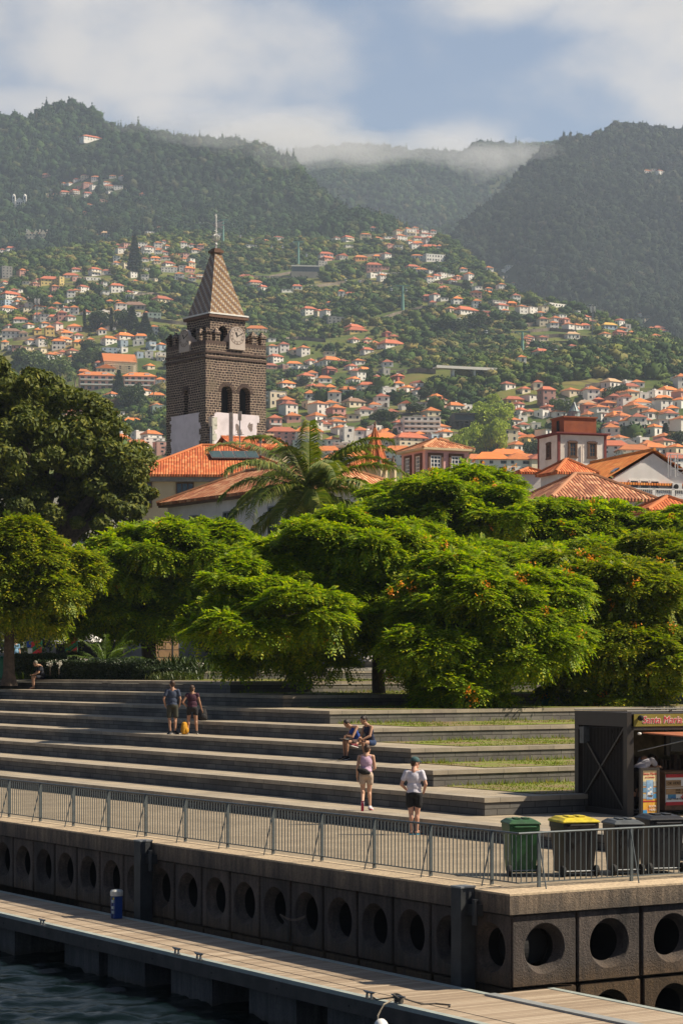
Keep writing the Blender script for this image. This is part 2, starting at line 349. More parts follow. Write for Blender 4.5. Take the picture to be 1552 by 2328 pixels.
# ================================================================ hills
def fbm(x, y, seed, oct=5, base=1.0):
    """value noise, vectorised"""
    r = np.random.default_rng(seed); out = np.zeros_like(x, dtype=float); amp = 1.0; f = base
    for o in range(oct):
        T = r.random((64, 64)); xx = x * f + 17.3 * o; yy = y * f + 9.1 * o
        xi = np.floor(xx).astype(int); yi = np.floor(yy).astype(int); fx = xx - xi; fy = yy - yi
        fx = fx * fx * (3 - 2 * fx); fy = fy * fy * (3 - 2 * fy)
        a = T[xi % 64, yi % 64]; b = T[(xi + 1) % 64, yi % 64]; c = T[xi % 64, (yi + 1) % 64]; d = T[(xi + 1) % 64, (yi + 1) % 64]
        out += amp * ((a * (1 - fx) + b * fx) * (1 - fy) + (c * (1 - fx) + d * fx) * fy - 0.5); amp *= 0.5; f *= 2.03
    return out
class Hill:
    def __init__(s, name, crest, table, base, px0, px1, step, rows, amp, seed, mat, wl=240.0, fade=(500, 1300), behind=0.35):
        s.px = np.arange(px0, px1 + 1, step, dtype=float)
        cx = sorted(crest); s.cr = np.interp(s.px, cx, [crest[k] for k in cx])
        tp = sorted(table); s.tD = lambda p: np.interp(p, [k for k in tp], [table[k] for k in tp])   # row -> depth
        w = np.linspace(0, 1, rows)
        bs = base if not callable(base) else base(s.cr)
        py = (bs + 0 * s.cr)[None, :] * (1 - w[:, None]) + s.cr[None, :] * w[:, None]
        D = s.tD(py); X = (s.px[None, :] - CX) / F * D; Z = CZ + (HY - py) / F * D
        k = np.clip((D - fade[0]) / (fade[1] - fade[0]), 0, 1) * np.clip((1 - w[:, None]) * 2.4 + 0.06, 0, 1)
        rid = 1 - 2 * np.abs(fbm(X / wl, D / (wl * 2.2), seed, 3))
        Z = Z + k * amp * (1.4 * fbm(X / wl, D / wl, seed + 1, 5) + 0.5 * (rid - 0.75))
        nb = 5; last = D[-1]; lz = Z[-1]
        Dx = [last * (1 + 0.03 * (i + 1)) for i in range(nb)]
        Zx = [lz - last * 0.03 * (i + 1) * behind * (0.3 + 0.35 * i) for i in range(nb)]
        s.D = np.vstack([D] + [d[None] for d in Dx]); s.Z = np.vstack([Z] + [z[None] for z in Zx]); s.X = (s.px[None, :] - CX) / F * s.D
        s.rows = rows
        nr, nc = s.D.shape
        v = np.stack([s.X, s.D, s.Z], -1).reshape(-1, 3); i = np.arange(nr - 1)[:, None] * nc + np.arange(nc - 1)[None]
        f = np.stack([i, i + 1, i + nc + 1, i + nc], -1).reshape(-1, 4)
        o = link(name, npmesh(name, v, f, [mat], smooth=True)); tag(o, kind='structure'); s.o = o
    def hit(s, px, py):
        """first ground point the photo's ray through (px, py) meets"""
        j = (px - s.px[0]) / (s.px[1] - s.px[0]); j0 = int(np.clip(math.floor(j), 0, len(s.px) - 2)); t = j - j0
        D = s.D[:, j0] * (1 - t) + s.D[:, j0 + 1] * t; Z = s.Z[:, j0] * (1 - t) + s.Z[:, j0 + 1] * t
        row = HY - (Z - CZ) * F / D
        for i in range(1, s.rows):
            if row[i] <= py < row[i - 1]:
                u = (row[i - 1] - py) / (row[i - 1] - row[i]); d = D[i - 1] * (1 - u) + D[i] * u
                return Vector(((px - CX) / F * d, d, Z[i - 1] * (1 - u) + Z[i] * u))
        return None
    def sample(s, n, rg, lo=0, hi=None):
        nr, nc = s.D.shape; hi = hi or s.rows + 1
        r = rg.random(n * 3) * (hi - lo - 1) + lo; c = rg.random(n * 3) * (nc - 1)
        ri = r.astype(int); ci = c.astype(int); fr = r - ri; fc = c - ci
        def bil(A): return A[ri, ci] * (1 - fr) * (1 - fc) + A[ri + 1, ci] * fr * (1 - fc) + A[ri, ci + 1] * (1 - fr) * fc + A[ri + 1, ci + 1] * fr * fc
        x, y, z = bil(s.X), bil(s.D), bil(s.Z)
        area = y * (s.D[ri + 1, ci] - s.D[ri, ci])
        keep = rg.random(n * 3) < np.clip(area / np.percentile(area, 97), 0, 1)
        p = np.stack([x, y, z], -1)[keep]; return p[:n]

def hillmat(name, stops, scale=0.012, detail=9, rock=None):
    m, nt, b = newmat(name); b.inputs['Roughness'].default_value = 0.95; b.inputs['Specular IOR Level'].default_value = 0.1
    col = ramp(nt, noise(nt, scale, detail, 0.68), stops)
    if rock:
        # terrace walls: thin bare bands that follow the contour lines
        tc = nt.nodes.new('ShaderNodeTexCoord'); s = nt.nodes.new('ShaderNodeSeparateXYZ'); nt.links.new(tc.outputs['Object'], s.inputs[0])
        z = mathn(nt, 'ADD', mathn(nt, 'DIVIDE', s.outputs[2], 4.2), mathn(nt, 'MULTIPLY', noise(nt, 0.02, 4), 6.0))
        band = mathn(nt, 'GREATER_THAN', mathn(nt, 'FRACT', z), 0.72)
        msk = ramp(nt, noise(nt, 0.006, 5), [(0.47, (0, 0, 0)), (0.56, (1, 1, 1))])
        col = mixc(nt, mathn(nt, 'MULTIPLY', band, msk), col, rock)
    nt.links.new(col, b.inputs['Base Color']); return m
m_hill1 = hillmat('hillside_ground', [(0.28, (0.028, 0.045, 0.012)), (0.45, (0.07, 0.10, 0.022)), (0.55, (0.15, 0.155, 0.04)), (0.68, (0.25, 0.17, 0.075))], 0.012, 9, (0.07, 0.055, 0.04))
m_hill2 = hillmat('forest_ground', [(0.3, (0.018, 0.032, 0.012)), (0.55, (0.045, 0.06, 0.02)), (0.72, (0.10, 0.085, 0.045))], 0.006)
H1 = Hill('hillside', {-900: 600, -300: 590, 0: 585, 200: 565, 400: 530, 600: 540, 750: 545, 850: 535, 950: 522, 1000: 535, 1040: 560, 1080: 595, 1150: 655, 1200: 682, 1290: 696, 1380: 728, 1500: 768, 1552: 790, 1700: 830, 1900: 860, 2450: 880},
          {1110: 620, 1085: 760, 1060: 950, 1000: 1200, 900: 1400, 800: 1650, 700: 1900, 600: 2250, 500: 2600}, 1110, -900, 2450, 10, 150, 30, 5, m_hill1, 300)
H2 = Hill('left_mountain', {-900: 330, -400: 300, 0: 266, 60: 268, 110: 246, 140: 238, 175: 240, 215: 262, 260: 291, 320: 298, 380: 315, 450: 322, 540: 330, 600: 340, 660: 370, 700: 405, 740: 450, 790: 490, 860: 520, 950: 570, 1060: 640},
          {660: 2480, 620: 2560, 520: 2850, 400: 3150, 300: 3350, 230: 3500}, lambda cr: np.maximum(640, cr + 20), -900, 1060, 10, 110, 75, 21, m_hill2, 480)
H3 = Hill('far_mountain', {400: 420, 560: 372, 640: 352, 700: 345, 800: 338, 870: 343, 950: 352, 1000: 352, 1040: 356, 1080: 337, 1160: 332, 1220: 334, 1300: 330, 1500: 340, 1800: 360},
          {760: 3450, 700: 3600, 500: 4200, 330: 4900}, 740, 400, 1800, 10, 80, 110, 33, m_hill2, 520)
H4 = Hill('right_mountain', {880: 700, 1000: 585, 1050: 520, 1100: 478, 1150: 440, 1200: 385, 1235: 345, 1270: 332, 1300: 322, 1340: 318, 1370: 305, 1415: 292, 1450: 296, 1500: 301, 1552: 303, 1700: 280, 2000: 260, 2450: 300},
          {880: 2300, 800: 2500, 700: 2750, 500: 3200, 300: 3700, 260: 3800}, lambda cr: np.maximum(860, cr + 20), 880, 2450, 10, 110, 95, 45, m_hill2, 460)

# town ground between the terraces and the foot of the hillside
def town_ground():
    xs = np.concatenate([np.linspace(-4000, -300, 12), np.linspace(-250, 250, 41), np.linspace(300, 4000, 12)])
    ys = np.array([100, 125, 150, 175, 200, 225, 260, 300, 400, 640])
    zs = np.array([3.25, 3.85, 6, 9, 12, 15, 19, 24, 36, 52])
    X, Y = np.meshgrid(xs, ys); Z = np.repeat(zs[:, None], len(xs), 1) + 0.0
    v = np.stack([X, Y, Z], -1).reshape(-1, 3); nc = len(xs); i = np.arange(len(ys) - 1)[:, None] * nc + np.arange(nc - 1)[None]
    f = np.stack([i, i + 1, i + nc + 1, i + nc], -1).reshape(-1, 4)
    tag(link('town_ground', npmesh('town_ground', v, f, [M('town_ground', (0.22, 0.2, 0.17), (0.12, 0.12, 0.09), 0.05, 0.95)], smooth=True)), kind='structure')
town_ground()
def ground_z(y):
    return float(np.interp(y, [90, 100, 125, 150, 175, 200, 225, 260, 300], [3.3, 3.3, 3.9, 6, 9, 12, 15, 19, 24]))

# ================================================================ houses on the hillside
WALLC = {'w': ('white', (0.88, 0.85, 0.80)), 'c': ('cream', (0.80, 0.70, 0.52)), 'y': ('yellow', (0.72, 0.55, 0.20)), 'p': ('pink', (0.66, 0.36, 0.30)), 'o': ('orange', (0.74, 0.34, 0.12)),
         'g': ('grey', (0.36, 0.35, 0.33)), 'b': ('pale blue', (0.42, 0.52, 0.62)), 'r': ('red', (0.50, 0.15, 0.12)), 'k': ('charcoal', (0.06, 0.065, 0.06)), 'm': ('old rose', (0.36, 0.20, 0.17)), 'e': ('pale green', (0.50, 0.60, 0.52))}
ROOFC = {'r': ('terracotta', (0.46, 0.13, 0.065)), 'o': ('bright orange', (0.66, 0.20, 0.05)), 't': ('tan', (0.50, 0.33, 0.20)), 'n': ('brown', (0.24, 0.14, 0.10)), 'f': ('flat', (0.42, 0.40, 0.37)), 'y': ('ochre', (0.62, 0.36, 0.08)), 'l': ('blue-grey', (0.25, 0.29, 0.32))}
def wallmat(code):
    nm, c = WALLC[code]; k = 'house_wall_' + nm
    if k in MATS: return MATS[k]
    m, nt, b = newmat(k); b.inputs['Roughness'].default_value = 0.85
    oi = nt.nodes.new('ShaderNodeObjectInfo')
    a = mixc(nt, 1.0, c, ramp(nt, oi.outputs['Random'], [(0, (0.86, 0.85, 0.83)), (1, (1.03, 1.02, 1.0))]), 'MULTIPLY')
    nt.links.new(mixc(nt, 0.5, a, ramp(nt, noise(nt, 2.2, 6), [(0.3, (0.75, 0.73, 0.7)), (0.6, (1, 1, 1))]), 'MULTIPLY'), b.inputs['Base Color']); return m
def roofmat(code):
    nm, c = ROOFC[code]; k = 'house_roof_' + nm
    if k in MATS: return MATS[k]
    m, nt, b = newmat(k); b.inputs['Roughness'].default_value = 0.85
    oi = nt.nodes.new('ShaderNodeObjectInfo')
    a = mixc(nt, 1.0, c, ramp(nt, oi.outputs['Random'], [(0, (0.70, 0.74, 0.85)), (0.5, (1, 1, 1)), (1, (1.15, 1.1, 1.0))]), 'MULTIPLY')
    nt.links.new(mixc(nt, 0.7, a, ramp(nt, noise(nt, 5, 6, .7), [(0.3, (0.6, 0.62, 0.65)), (0.65, (1.1, 1.1, 1.05))]), 'MULTIPLY'), b.inputs['Base Color']); return m
def unit_house_meshes():
    u = {}
    mb = MB(); mb.box((-.5, -.5, 0), (.5, .5, 1)); u['box'] = mb.mesh('house_wall', wallmat('w'))
    def hip(rx, name):
        o = 0.56; mb = MB()
        vs = [(-o, -o, 0), (o, -o, 0), (o, o, 0), (-o, o, 0), (-rx, 0, 1), (rx, 0, 1), (-o, -o, -.09), (o, -o, -.09), (o, o, -.09), (-o, o, -.09)]
        mb.add(vs, [(0, 1, 5, 4), (1, 2, 5), (2, 3, 4, 5), (3, 0, 4), (6, 7, 1, 0), (7, 8, 2, 1), (8, 9, 3, 2), (9, 6, 0, 3), (9, 8, 7, 6)]); return mb.mesh(name, roofmat('r'))
    u['hip'] = hip(0.28, 'house_roof_hip'); u['pyr'] = hip(0.04, 'house_roof_pyramid')
    mb = MB(); o = 0.56
    mb.add([(-o, -o, 0), (o, -o, 0), (o, o, 0), (-o, o, 0), (0, -o, 1), (0, o, 1), (-o, -o, -.07), (o, -o, -.07), (o, o, -.07), (-o, o, -.07)],
           [(0, 1, 4), (1, 2, 5, 4), (2, 3, 5), (3, 0, 4, 5), (6, 7, 1, 0), (7, 8, 2, 1), (8, 9, 3, 2), (9, 6, 0, 3), (9, 8, 7, 6)], 0)
    u['gab'] = mb.mesh('house_roof_gable', roofmat('r'))
    mb = MB(); mb.box((-.51, -.51, 0), (.51, .51, .25)); mb.box((-.2, -.1, .25), (.05, .2, 1)); u['flat'] = mb.mesh('house_roof_flat', roofmat('f'))
    mb = MB(); mb.box((-.5, -.06, 0), (.5, .03, 1), 0); mb.box((-.43, -.075, .06), (-.03, -.061, .94), 1); mb.box((.03, -.075, .06), (.43, -.061, .94), 1)
    u['win'] = mb.mesh('window', [M('window_frame_dark', (0.16, 0.15, 0.13)), M('window_glass_far', (0.03, 0.04, 0.05), (0.015, 0.02, 0.025), 3, 0.15)])
    mb = MB(); mb.box((-.5, -.5, 0), (.5, .5, .8)); mb.box((-.62, -.62, .8), (.62, .62, 1)); u['chim'] = mb.mesh('chimney', wallmat('w'))
    mb = MB(); mb.box((-.5, -1, 0), (.5, 0, .12)); mb.box((-.5, -1, .12), (.5, -.93, 1)); mb.box((-.5, -.93, .12), (-.48, 0, 1)); mb.box((.48, -.93, .12), (.5, 0, 1)); u['balc'] = mb.mesh('balcony', wallmat('w'))
    return u
UH = unit_house_meshes()
def omat(o, m):
    o.material_slots[0].link = 'OBJECT'; o.material_slots[0].material = m
HOUSES = []     # (obj, px, py, wall, roof, storeys, kind, size)
def house(loc, w, d, h, rz, wc, rc, st, kind='hip', px=0, py=0, name='house', balcony=False, sink=5.0, wfac=1.0):
    t = thing(name, None, None, loc, rz)
    b = link('wall', UH['box'], t, loc=(0, 0, -sink), scale=(w, d, h + sink)); omat(b, wallmat(wc))
    rh = {'hip': 0.30, 'pyr': 0.34, 'gab': 0.30, 'flat': 0}[kind] * min(w, d) if kind != 'flat' else 1.1
    r = link('roof', UH[kind], t, loc=(0, 0, h), scale=(w, d, rh) if not (kind in ('hip',) and d > w) else (d, w, rh), rz=(R(90) if kind == 'hip' and d > w else 0)); omat(r, roofmat(rc) if rc != 'f' else wallmat(wc if wc in 'wgk' else 'g'))
    nw = max(1, min(7, int(w * wfac / 3.0))); sh = h / st
    for k in range(st):
        for i in range(nw):
            x = (i + 0.5 + rnd.uniform(-.1, .1)) / nw * w - w / 2
            ww = rnd.choice((0.9, 1.0, 1.2, 1.6)); wh = sh * 0.46
            link('window', UH['win'], t, loc=(x, -d / 2, k * sh + sh * 0.28), scale=(ww, 1, wh))
    sgn = 1 if math.sin(rz) < 0.0 else -1       # the gable end turned towards the sea
    for k in range(st):
        for i in range(1 if d < 8 else 2):
            y = (i + 0.5) / (1 if d < 8 else 2) * d - d / 2
            o = link('window', UH['win'], t, loc=(sgn * w / 2, y, k * sh + sh * 0.28), scale=(1.0, 1, sh * 0.46), rz=R(90) * sgn)
    if kind in ('hip', 'pyr') and rnd.random() < 0.45:
        c = link('chimney', UH['chim'], t, loc=(rnd.uniform(-.3, .3) * w, d * 0.2, h + rh * 0.15), scale=(.7, .7, rh * 0.9 + 0.6))
    if balcony or (st >= 2 and rnd.random() < 0.25):
        for k in range(1, st):
            bb = link('balcony', UH['balc'], t, loc=(0, -d / 2 - .02, k * sh - .1), scale=(w * .86, 1.2, 1.0)); omat(bb, wallmat('w' if wc != 'w' else 'c'))
    HOUSES.append(dict(o=t, px=px, py=py, w=wc, r=rc, st=st, k=kind, sz=w)); return t

TOWN = {
 (0, 0, 1.0): "208,320,54,13,wr;1470,392,18,9,wr;1500,396,18,9,wf;1449,398,14,8,co;1486,388,12,7,cr",
 (0, 380, 2.985): "525,95,60,28,wr;648,92,62,32,wr;722,115,60,28,or;735,148,64,34,wr;745,172,50,22,gr;590,135,70,26,wf;540,142,46,20,wr;435,195,70,40,cr;507,192,66,46,cr;372,195,30,15,wr;318,218,42,26,wr;350,245,50,24,pr;410,235,66,20,pr;593,205,62,40,wr;725,240,42,16,ct;800,150,60,20,gr;860,162,40,18,wf;965,195,50,18,wf;640,216,60,14,wr;"
  "570,318,36,26,ct;70,565,80,30,wr;15,575,50,30,wf;720,460,80,28,ct;650,475,36,18,wr;715,488,74,20,wf;1090,428,80,20,co;1030,408,40,14,cr;1020,465,66,24,pr;930,487,84,26,po;1010,502,68,24,co;960,545,66,30,wr;1108,520,32,30,wr;1240,547,46,40,coP;1320,582,68,34,woP;1285,415,104,28,wr;1375,405,76,34,ef;1490,465,46,28,wf;1265,300,40,13,cf;"
  "1005,580,84,22,gf;1050,632,84,26,wo;1120,630,60,30,wf;1195,615,96,30,co;1245,642,46,22,co;1292,655,20,30,cf;1140,668,96,30,wr;1140,712,120,34,wf;1280,712,86,40,po;1298,750,56,34,bf;1350,760,78,34,of;1040,720,38,18,wr;"
  "512,710,86,28,wr;640,735,92,58,wr;722,728,70,38,wr;150,740,64,22,wr;175,795,50,34,pr;335,800,170,62,yr;405,802,50,60,yf;475,750,110,24,wr;515,772,84,28,pf;620,767,120,20,wf;40,752,84,80,gf;25,812,66,44,wr;"
  "560,848,86,50,wr;785,850,104,64,wr;710,882,40,24,co;920,864,96,16,wf;1095,918,144,46,cr;60,894,136,54,wr;205,922,76,42,wr;335,915,64,48,wr;45,938,90,38,bf;112,938,40,40,wf;50,982,116,44,wo;262,965,98,34,wo;345,987,68,42,wr;440,985,58,44,wrP;560,962,68,40,co;575,1002,76,34,wr;815,975,76,18,gn;905,967,160,56,gn;710,1020,80,48,wf;797,1002,48,28,wf;1030,1037,126,50,ef;910,1012,90,28,wf;"
  "130,1055,110,40,wr;255,1050,80,64,wr;360,1047,86,48,cr;190,1092,48,24,cr;470,1040,60,30,yr",
 (0, 700, 3.88): "650,212,144,72,woP;580,272,124,74,coP;680,277,104,56,wrP;890,236,96,64,woP;1090,280,180,64,wo;1240,277,116,52,wo;560,332,140,80,wo;510,367,130,96,wo;700,347,150,68,yo;785,305,90,44,co;955,322,144,76,wo;960,407,150,58,bf;1080,345,100,60,bf;1080,395,90,44,wf;1215,332,106,50,wf;1328,372,96,76,bf;1412,372,90,66,bo;1220,442,90,54,bf;1310,442,84,62,wf;1412,467,100,74,wf;"
  "90,268,170,90,wn;200,270,90,70,cn;430,272,100,120,yo;320,235,90,60,yo;35,362,86,80,co;500,205,70,40,cr;420,268,90,50,wn;540,420,110,36,cr;630,470,70,40,cr;360,400,90,40,cf;"
  "920,572,190,70,coG;730,602,124,64,po;1310,540,110,34,co;1410,690,96,80,wo;1375,802,150,56,co;900,912,210,98,ct;748,937,90,48,co;745,885,60,40,gf;1385,962,126,104,ef;1160,1080,190,110,wo;1330,1182,190,100,wo;1080,1182,150,80,wf;1210,1182,90,90,wf;1365,1242,100,50,wo;1010,1060,80,34,co",
 (500, 500, 2.985): "175,405,104,38,wr;235,455,114,50,wr;290,480,76,40,wr;450,490,86,22,wr;520,475,76,40,wr;205,185,76,20,cr;310,157,56,18,gf;390,135,76,13,cf;"
  "245,777,144,62,wo;340,827,48,28,wr;600,645,110,60,wr;665,652,46,48,cr;780,697,124,40,gf;720,660,60,30,gf;"
  "865,145,88,42,wr;870,185,56,28,bf;985,132,76,26,yr;785,137,34,18,pr;1070,142,76,20,wr;1145,127,76,22,wr;1210,107,66,18,wf;1290,108,84,44,wf;1395,112,96,20,wf;1225,142,76,24,wr;1340,137,84,30,wr;1425,137,84,28,wr;1340,172,76,30,wo;1315,197,56,16,wr;1425,197,134,28,wr;"
  "715,267,104,54,wr;725,276,96,34,pr;825,267,84,40,grG;950,277,96,40,oo;1070,267,76,34,co;1125,267,54,24,wf;685,312,84,34,gf;800,312,46,20,wr;1450,282,162,50,wf;1335,280,84,24,wf;"
  "1040,352,112,66,pr;1115,337,54,28,po;1305,332,104,22,wr;1365,352,84,26,wo;1430,360,66,28,co;1200,377,90,16,wr;1030,392,76,30,wf;1100,372,84,24,cf;1465,407,70,42,wr;1095,415,50,20,cr;"
  "885,517,80,28,wr;820,527,34,18,wf;740,584,42,14,cr;1515,492,84,44,wr;1405,547,74,44,mr;1455,552,46,24,oo;1440,607,36,16,wf;910,752,134,46,yr;922,770,150,22,yr;1130,792,64,40,rr;1175,812,74,32,yr;905,832,84,34,wr;995,832,74,34,cr;1045,862,44,44,yr;980,867,66,20,wr;995,907,94,44,wr;1160,862,190,38,wr;1110,860,60,26,wr;590,690,46,20,oo",
 (1000, 600, 2.81): "182,142,56,32,wr;25,167,56,26,wr;225,217,84,48,prG;295,202,104,34,yo;108,257,78,50,woP;160,320,170,50,wr;282,330,80,32,rf;360,272,124,38,gf;395,292,86,42,wr;457,272,66,36,oo;515,282,38,18,gf;727,275,170,22,wf;520,316,60,24,pr;580,316,70,16,wf;932,357,66,30,crP;795,397,74,56,pr;735,392,48,26,wf;870,417,58,28,wr;925,417,66,40,wr;820,432,46,18,co;845,480,94,48,wt;650,596,120,56,wr;520,633,60,52,woP;1080,417,106,44,by;1145,392,74,44,wr;1190,417,56,32,gf;1147,464,86,44,pr;1225,462,66,22,pf;1052,470,36,26,pf;1400,422,90,28,wr;1420,452,76,38,wr;1350,440,50,30,wf;660,312,40,22,wf;880,318,24,16,wf",
 (600, 780, 2.77): "70,122,104,54,wr;185,150,104,34,wo;225,176,110,26,wf;40,162,86,34,mr;120,162,70,26,mf;290,132,74,34,wr;420,142,150,58,wo;345,150,60,40,wo;412,197,100,50,rr;545,167,84,30,wr;570,197,84,28,wr;630,192,104,42,wo;705,242,74,42,wr;757,200,60,40,gf;840,237,76,44,rr;262,247,114,60,crP;378,250,96,46,wo;140,297,114,62,woP;560,260,90,50,wo;645,320,120,76,wr;300,297,84,42,cr;350,297,40,40,wf;410,302,86,42,co;525,330,124,56,po;70,400,140,92,cf;190,347,130,54,gnG;350,357,104,56,ro;290,417,110,54,cf;563,402,150,56,cn;840,280,84,34,wo;895,307,76,28,wo;780,322,104,44,wf;760,345,80,50,wf;960,277,66,32,wrG;850,345,94,38,wo;930,372,94,34,gf;885,420,74,56,wrG;975,330,80,20,wr;1075,362,94,38,co;1050,400,70,30,wo;1110,387,80,26,cr;1100,422,94,36,pf;1200,422,124,34,wo;1270,425,56,36,wf;60,562,104,110,pr;"
  "520,640,80,110,wf;595,617,66,84,wr;840,532,56,46,wr;800,470,60,24,wr;760,592,104,54,wo;920,607,104,60,wr;970,607,54,40,wo;1055,612,76,38,bf;960,657,90,46,wo;1135,592,66,46,wo;850,645,100,50,wr;780,697,46,40,wo;820,772,124,64,wo;700,560,60,40,wf;660,600,50,50,wf;730,440,50,20,rf;690,425,30,14,wf",
 (1100, 840, 3.434): "415,157,86,76,cr;310,187,96,56,cr;490,292,140,160,mr;230,274,164,66,yr;260,305,100,50,wr;500,332,84,60,pr;275,352,80,44,wr;350,365,90,46,cr;455,377,66,58,wf;170,342,66,48,wr;290,412,84,50,wf;400,472,74,56,wf;225,440,60,34,pr;300,472,80,60,wr;230,500,90,50,pr;270,552,100,54,wr;340,572,74,56,yoG;250,642,150,80,wo;140,682,110,40,co;110,720,110,50,co;200,762,150,54,wo;345,780,100,70,wrG;250,690,100,40,co;160,770,80,40,wo;"
  "820,202,150,46,wr;1000,150,170,80,wt;1110,140,60,50,wf;1145,202,140,96,cr;1240,240,70,60,wf;1340,232,80,70,wf;1100,302,84,110,wrG;800,300,150,60,wt;690,342,110,54,wf;720,352,84,46,wr;890,270,70,40,rr;975,342,76,54,woP;1060,402,240,62,wo;1220,312,170,84,woP;1260,330,140,50,wf;1440,217,180,84,wo;1400,262,150,46,wo;1530,302,80,84,wo;1465,340,110,60,wo;1300,392,140,86,wo;1425,402,150,92,wo;1140,462,160,92,woP;1000,482,130,76,pr;1250,435,80,40,wr;1330,522,120,96,woP;1475,472,110,90,crG;1020,642,120,96,gf;1115,662,150,110,cfG;1225,592,90,60,wf;1330,672,220,96,wo;1495,672,130,90,co;1020,702,110,84,co;1400,752,110,56,wo;1520,100,70,44,wf;1540,140,60,40,wf;960,520,60,60,wf;690,560,60,40,wo;550,470,60,34,pr;770,560,50,40,wo",
}
def dedupe_pos():
    out = []
    for (x0, y0, sc), txt in TOWN.items():
        for e in txt.split(';'):
            if not e.strip(): continue
            zx, zy, w, h, code = e.split(','); zx, zy, w, h = (float(q) for q in (zx, zy, w, h))
            kind = {'P': 'pyr', 'G': 'gab'}.get(code[2:3], 'hip')
            if code[1] == 'f': kind = 'flat' if code[2:3] != 'G' else 'gab'
            out.append((x0 + zx / sc, y0 + zy / sc, w / sc, h / sc, code[0], code[1], kind))
    return out
def place(px, py, hills=None):
    for Hh in (H1, H2, H4) if hills is None else hills:
        if px < Hh.px[0] or px > Hh.px[-1]: continue
        p = Hh.hit(px, py)
        if p is not None: return p
    return None
OCC = []      # (x, y, radius, depth in front kept clear)
ALLH = sorted(dedupe_pos(), key=lambda e: -e[2] * e[3]); REST = [e for e in ALLH[262:] if e[1] > 340]
for px, py, w, h, wc, rc, kind in ALLH[:262] + [e for e in ALLH[262:] if e[1] <= 340]:
    p = place(px, py)
    if p is None: p = place(px, py + 8)
    if p is None: continue
    s = p.y / F; W = w * s; H_ = h * s
    rz = rnd.uniform(0.12, 0.72); dd = min(max(7.0, W * 0.62), 12)
    Wt = max(5.0, (W - dd * abs(math.sin(rz))) / math.cos(rz))
    rf = 0.0 if kind == 'flat' else 0.30 * min(Wt, dd)
    wallh = max(2.6, H_ - rf * 0.75); st = max(1, min(5, round(wallh / 3.0)))
    house(p + Vector((0, dd / 2 * math.cos(rz), 0)), Wt, dd, wallh, rz, wc, rc, st, kind, px, py)
    OCC.append((p.x, p.y, W / 2 + 3, 16 + H_ * 1.3))

# beyond the three hundred or so separate houses: the smallest, too many to tell apart, as one mass
def small_houses(n=380):
    rr = random.Random(77); V_, F_, MI = [], [], []; done = [(h['px'], h['py']) for h in HOUSES]; k = 0; tries = 0
    zones = [(0, 170, 640, 840), (150, 360, 720, 1010), (260, 470, 560, 640), (100, 290, 400, 470), (610, 900, 800, 960), (640, 1010, 870, 1020), (1150, 1552, 880, 1030), (1290, 1552, 900, 1030), (960, 1180, 600, 720), (1180, 1520, 690, 800), (820, 1000, 520, 570), (0, 330, 640, 720)]
    rest = list(REST)
    while k < n and tries < 6000:
        tries += 1; z = rr.choice(zones); px, py = rr.uniform(z[0], z[1]), rr.uniform(z[2], z[3]); lim = 15 if py > 780 else 12
        fixed = rest.pop() if rest else None
        if fixed: px, py = fixed[0], fixed[1]
        elif any(abs(px - a) < lim and abs(py - b) < lim * .55 for a, b in done): continue
        p = place(px, py)
        if p is None or p.y < 800: continue
        done.append((px, py)); k += 1; s_ = p.y / F; w = rr.uniform(11, 22) * s_ * (1.2 if py > 800 else .9); w = max(7, min(15, w)) if not fixed else max(6, fixed[2] * s_); d = rr.uniform(7, 9); h = rr.choice((3, 3, 5.8)); th = rr.uniform(.1, .75); c, sn = math.cos(th), math.sin(th)
        T = lambda x, y, zz: (p.x + x * c - y * sn, p.y + 3 + x * sn + y * c, p.z + zz)
        o = len(V_); a, b = w / 2, d / 2; rh = rr.choice((2.0, 2.4, .4)); e = .5; fl = rh < 1
        V_ += [T(-a, -b, -5), T(a, -b, -5), T(a, b, -5), T(-a, b, -5), T(-a, -b, h), T(a, -b, h), T(a, b, h), T(-a, b, h)]; F_ += [(o, o + 1, o + 5, o + 4), (o + 1, o + 2, o + 6, o + 5), (o + 2, o + 3, o + 7, o + 6), (o + 3, o, o + 4, o + 7)]; wm = rr.choice((0, 0, 0, 0, 1, 2)); MI += [wm] * 4
        o = len(V_); q = a - b if a > b else .1; V_ += [T(-a - e, -b - e, h), T(a + e, -b - e, h), T(a + e, b + e, h), T(-a - e, b + e, h), T(-q * .9, 0, h + rh), T(q * .9, 0, h + rh)]; F_ += [(o, o + 1, o + 5, o + 4), (o + 1, o + 2, o + 5, o + 5), (o + 2, o + 3, o + 4, o + 5), (o + 3, o, o + 4, o + 4)]; MI += [0 if fl else rr.choice((3, 3, 4))] * 4
        for i in range(max(1, int(w / 3.2))):
            for lv in range(1 if h < 4 else 2):
                x = (i + .5) / max(1, int(w / 3.2)) * w - a; o = len(V_); z0 = .9 + lv * 2.8; V_ += [T(x - .5, -b - .04, z0), T(x + .5, -b - .04, z0), T(x + .5, -b - .04, z0 + 1.3), T(x - .5, -b - .04, z0 + 1.3)]; F_.append((o, o + 1, o + 2, o + 3)); MI.append(5)
        OCC.append((p.x, p.y, w / 2 + 2, 10 + h * 1.5))
    me = bpy.data.meshes.new('small_houses'); me.from_pydata(V_, [], [tuple(dict.fromkeys(f)) for f in F_])
    for m in (wallmat('w'), wallmat('c'), wallmat('p'), roofmat('o'), roofmat('r'), MATS['window_glass_far']): me.materials.append(m)
    me.polygons.foreach_set('material_index', MI); me.update(); tag(link('small_houses', me), 'the many smallest white houses with orange roofs filling in between the others on the hillside', 'houses', None, 'stuff')
small_houses()

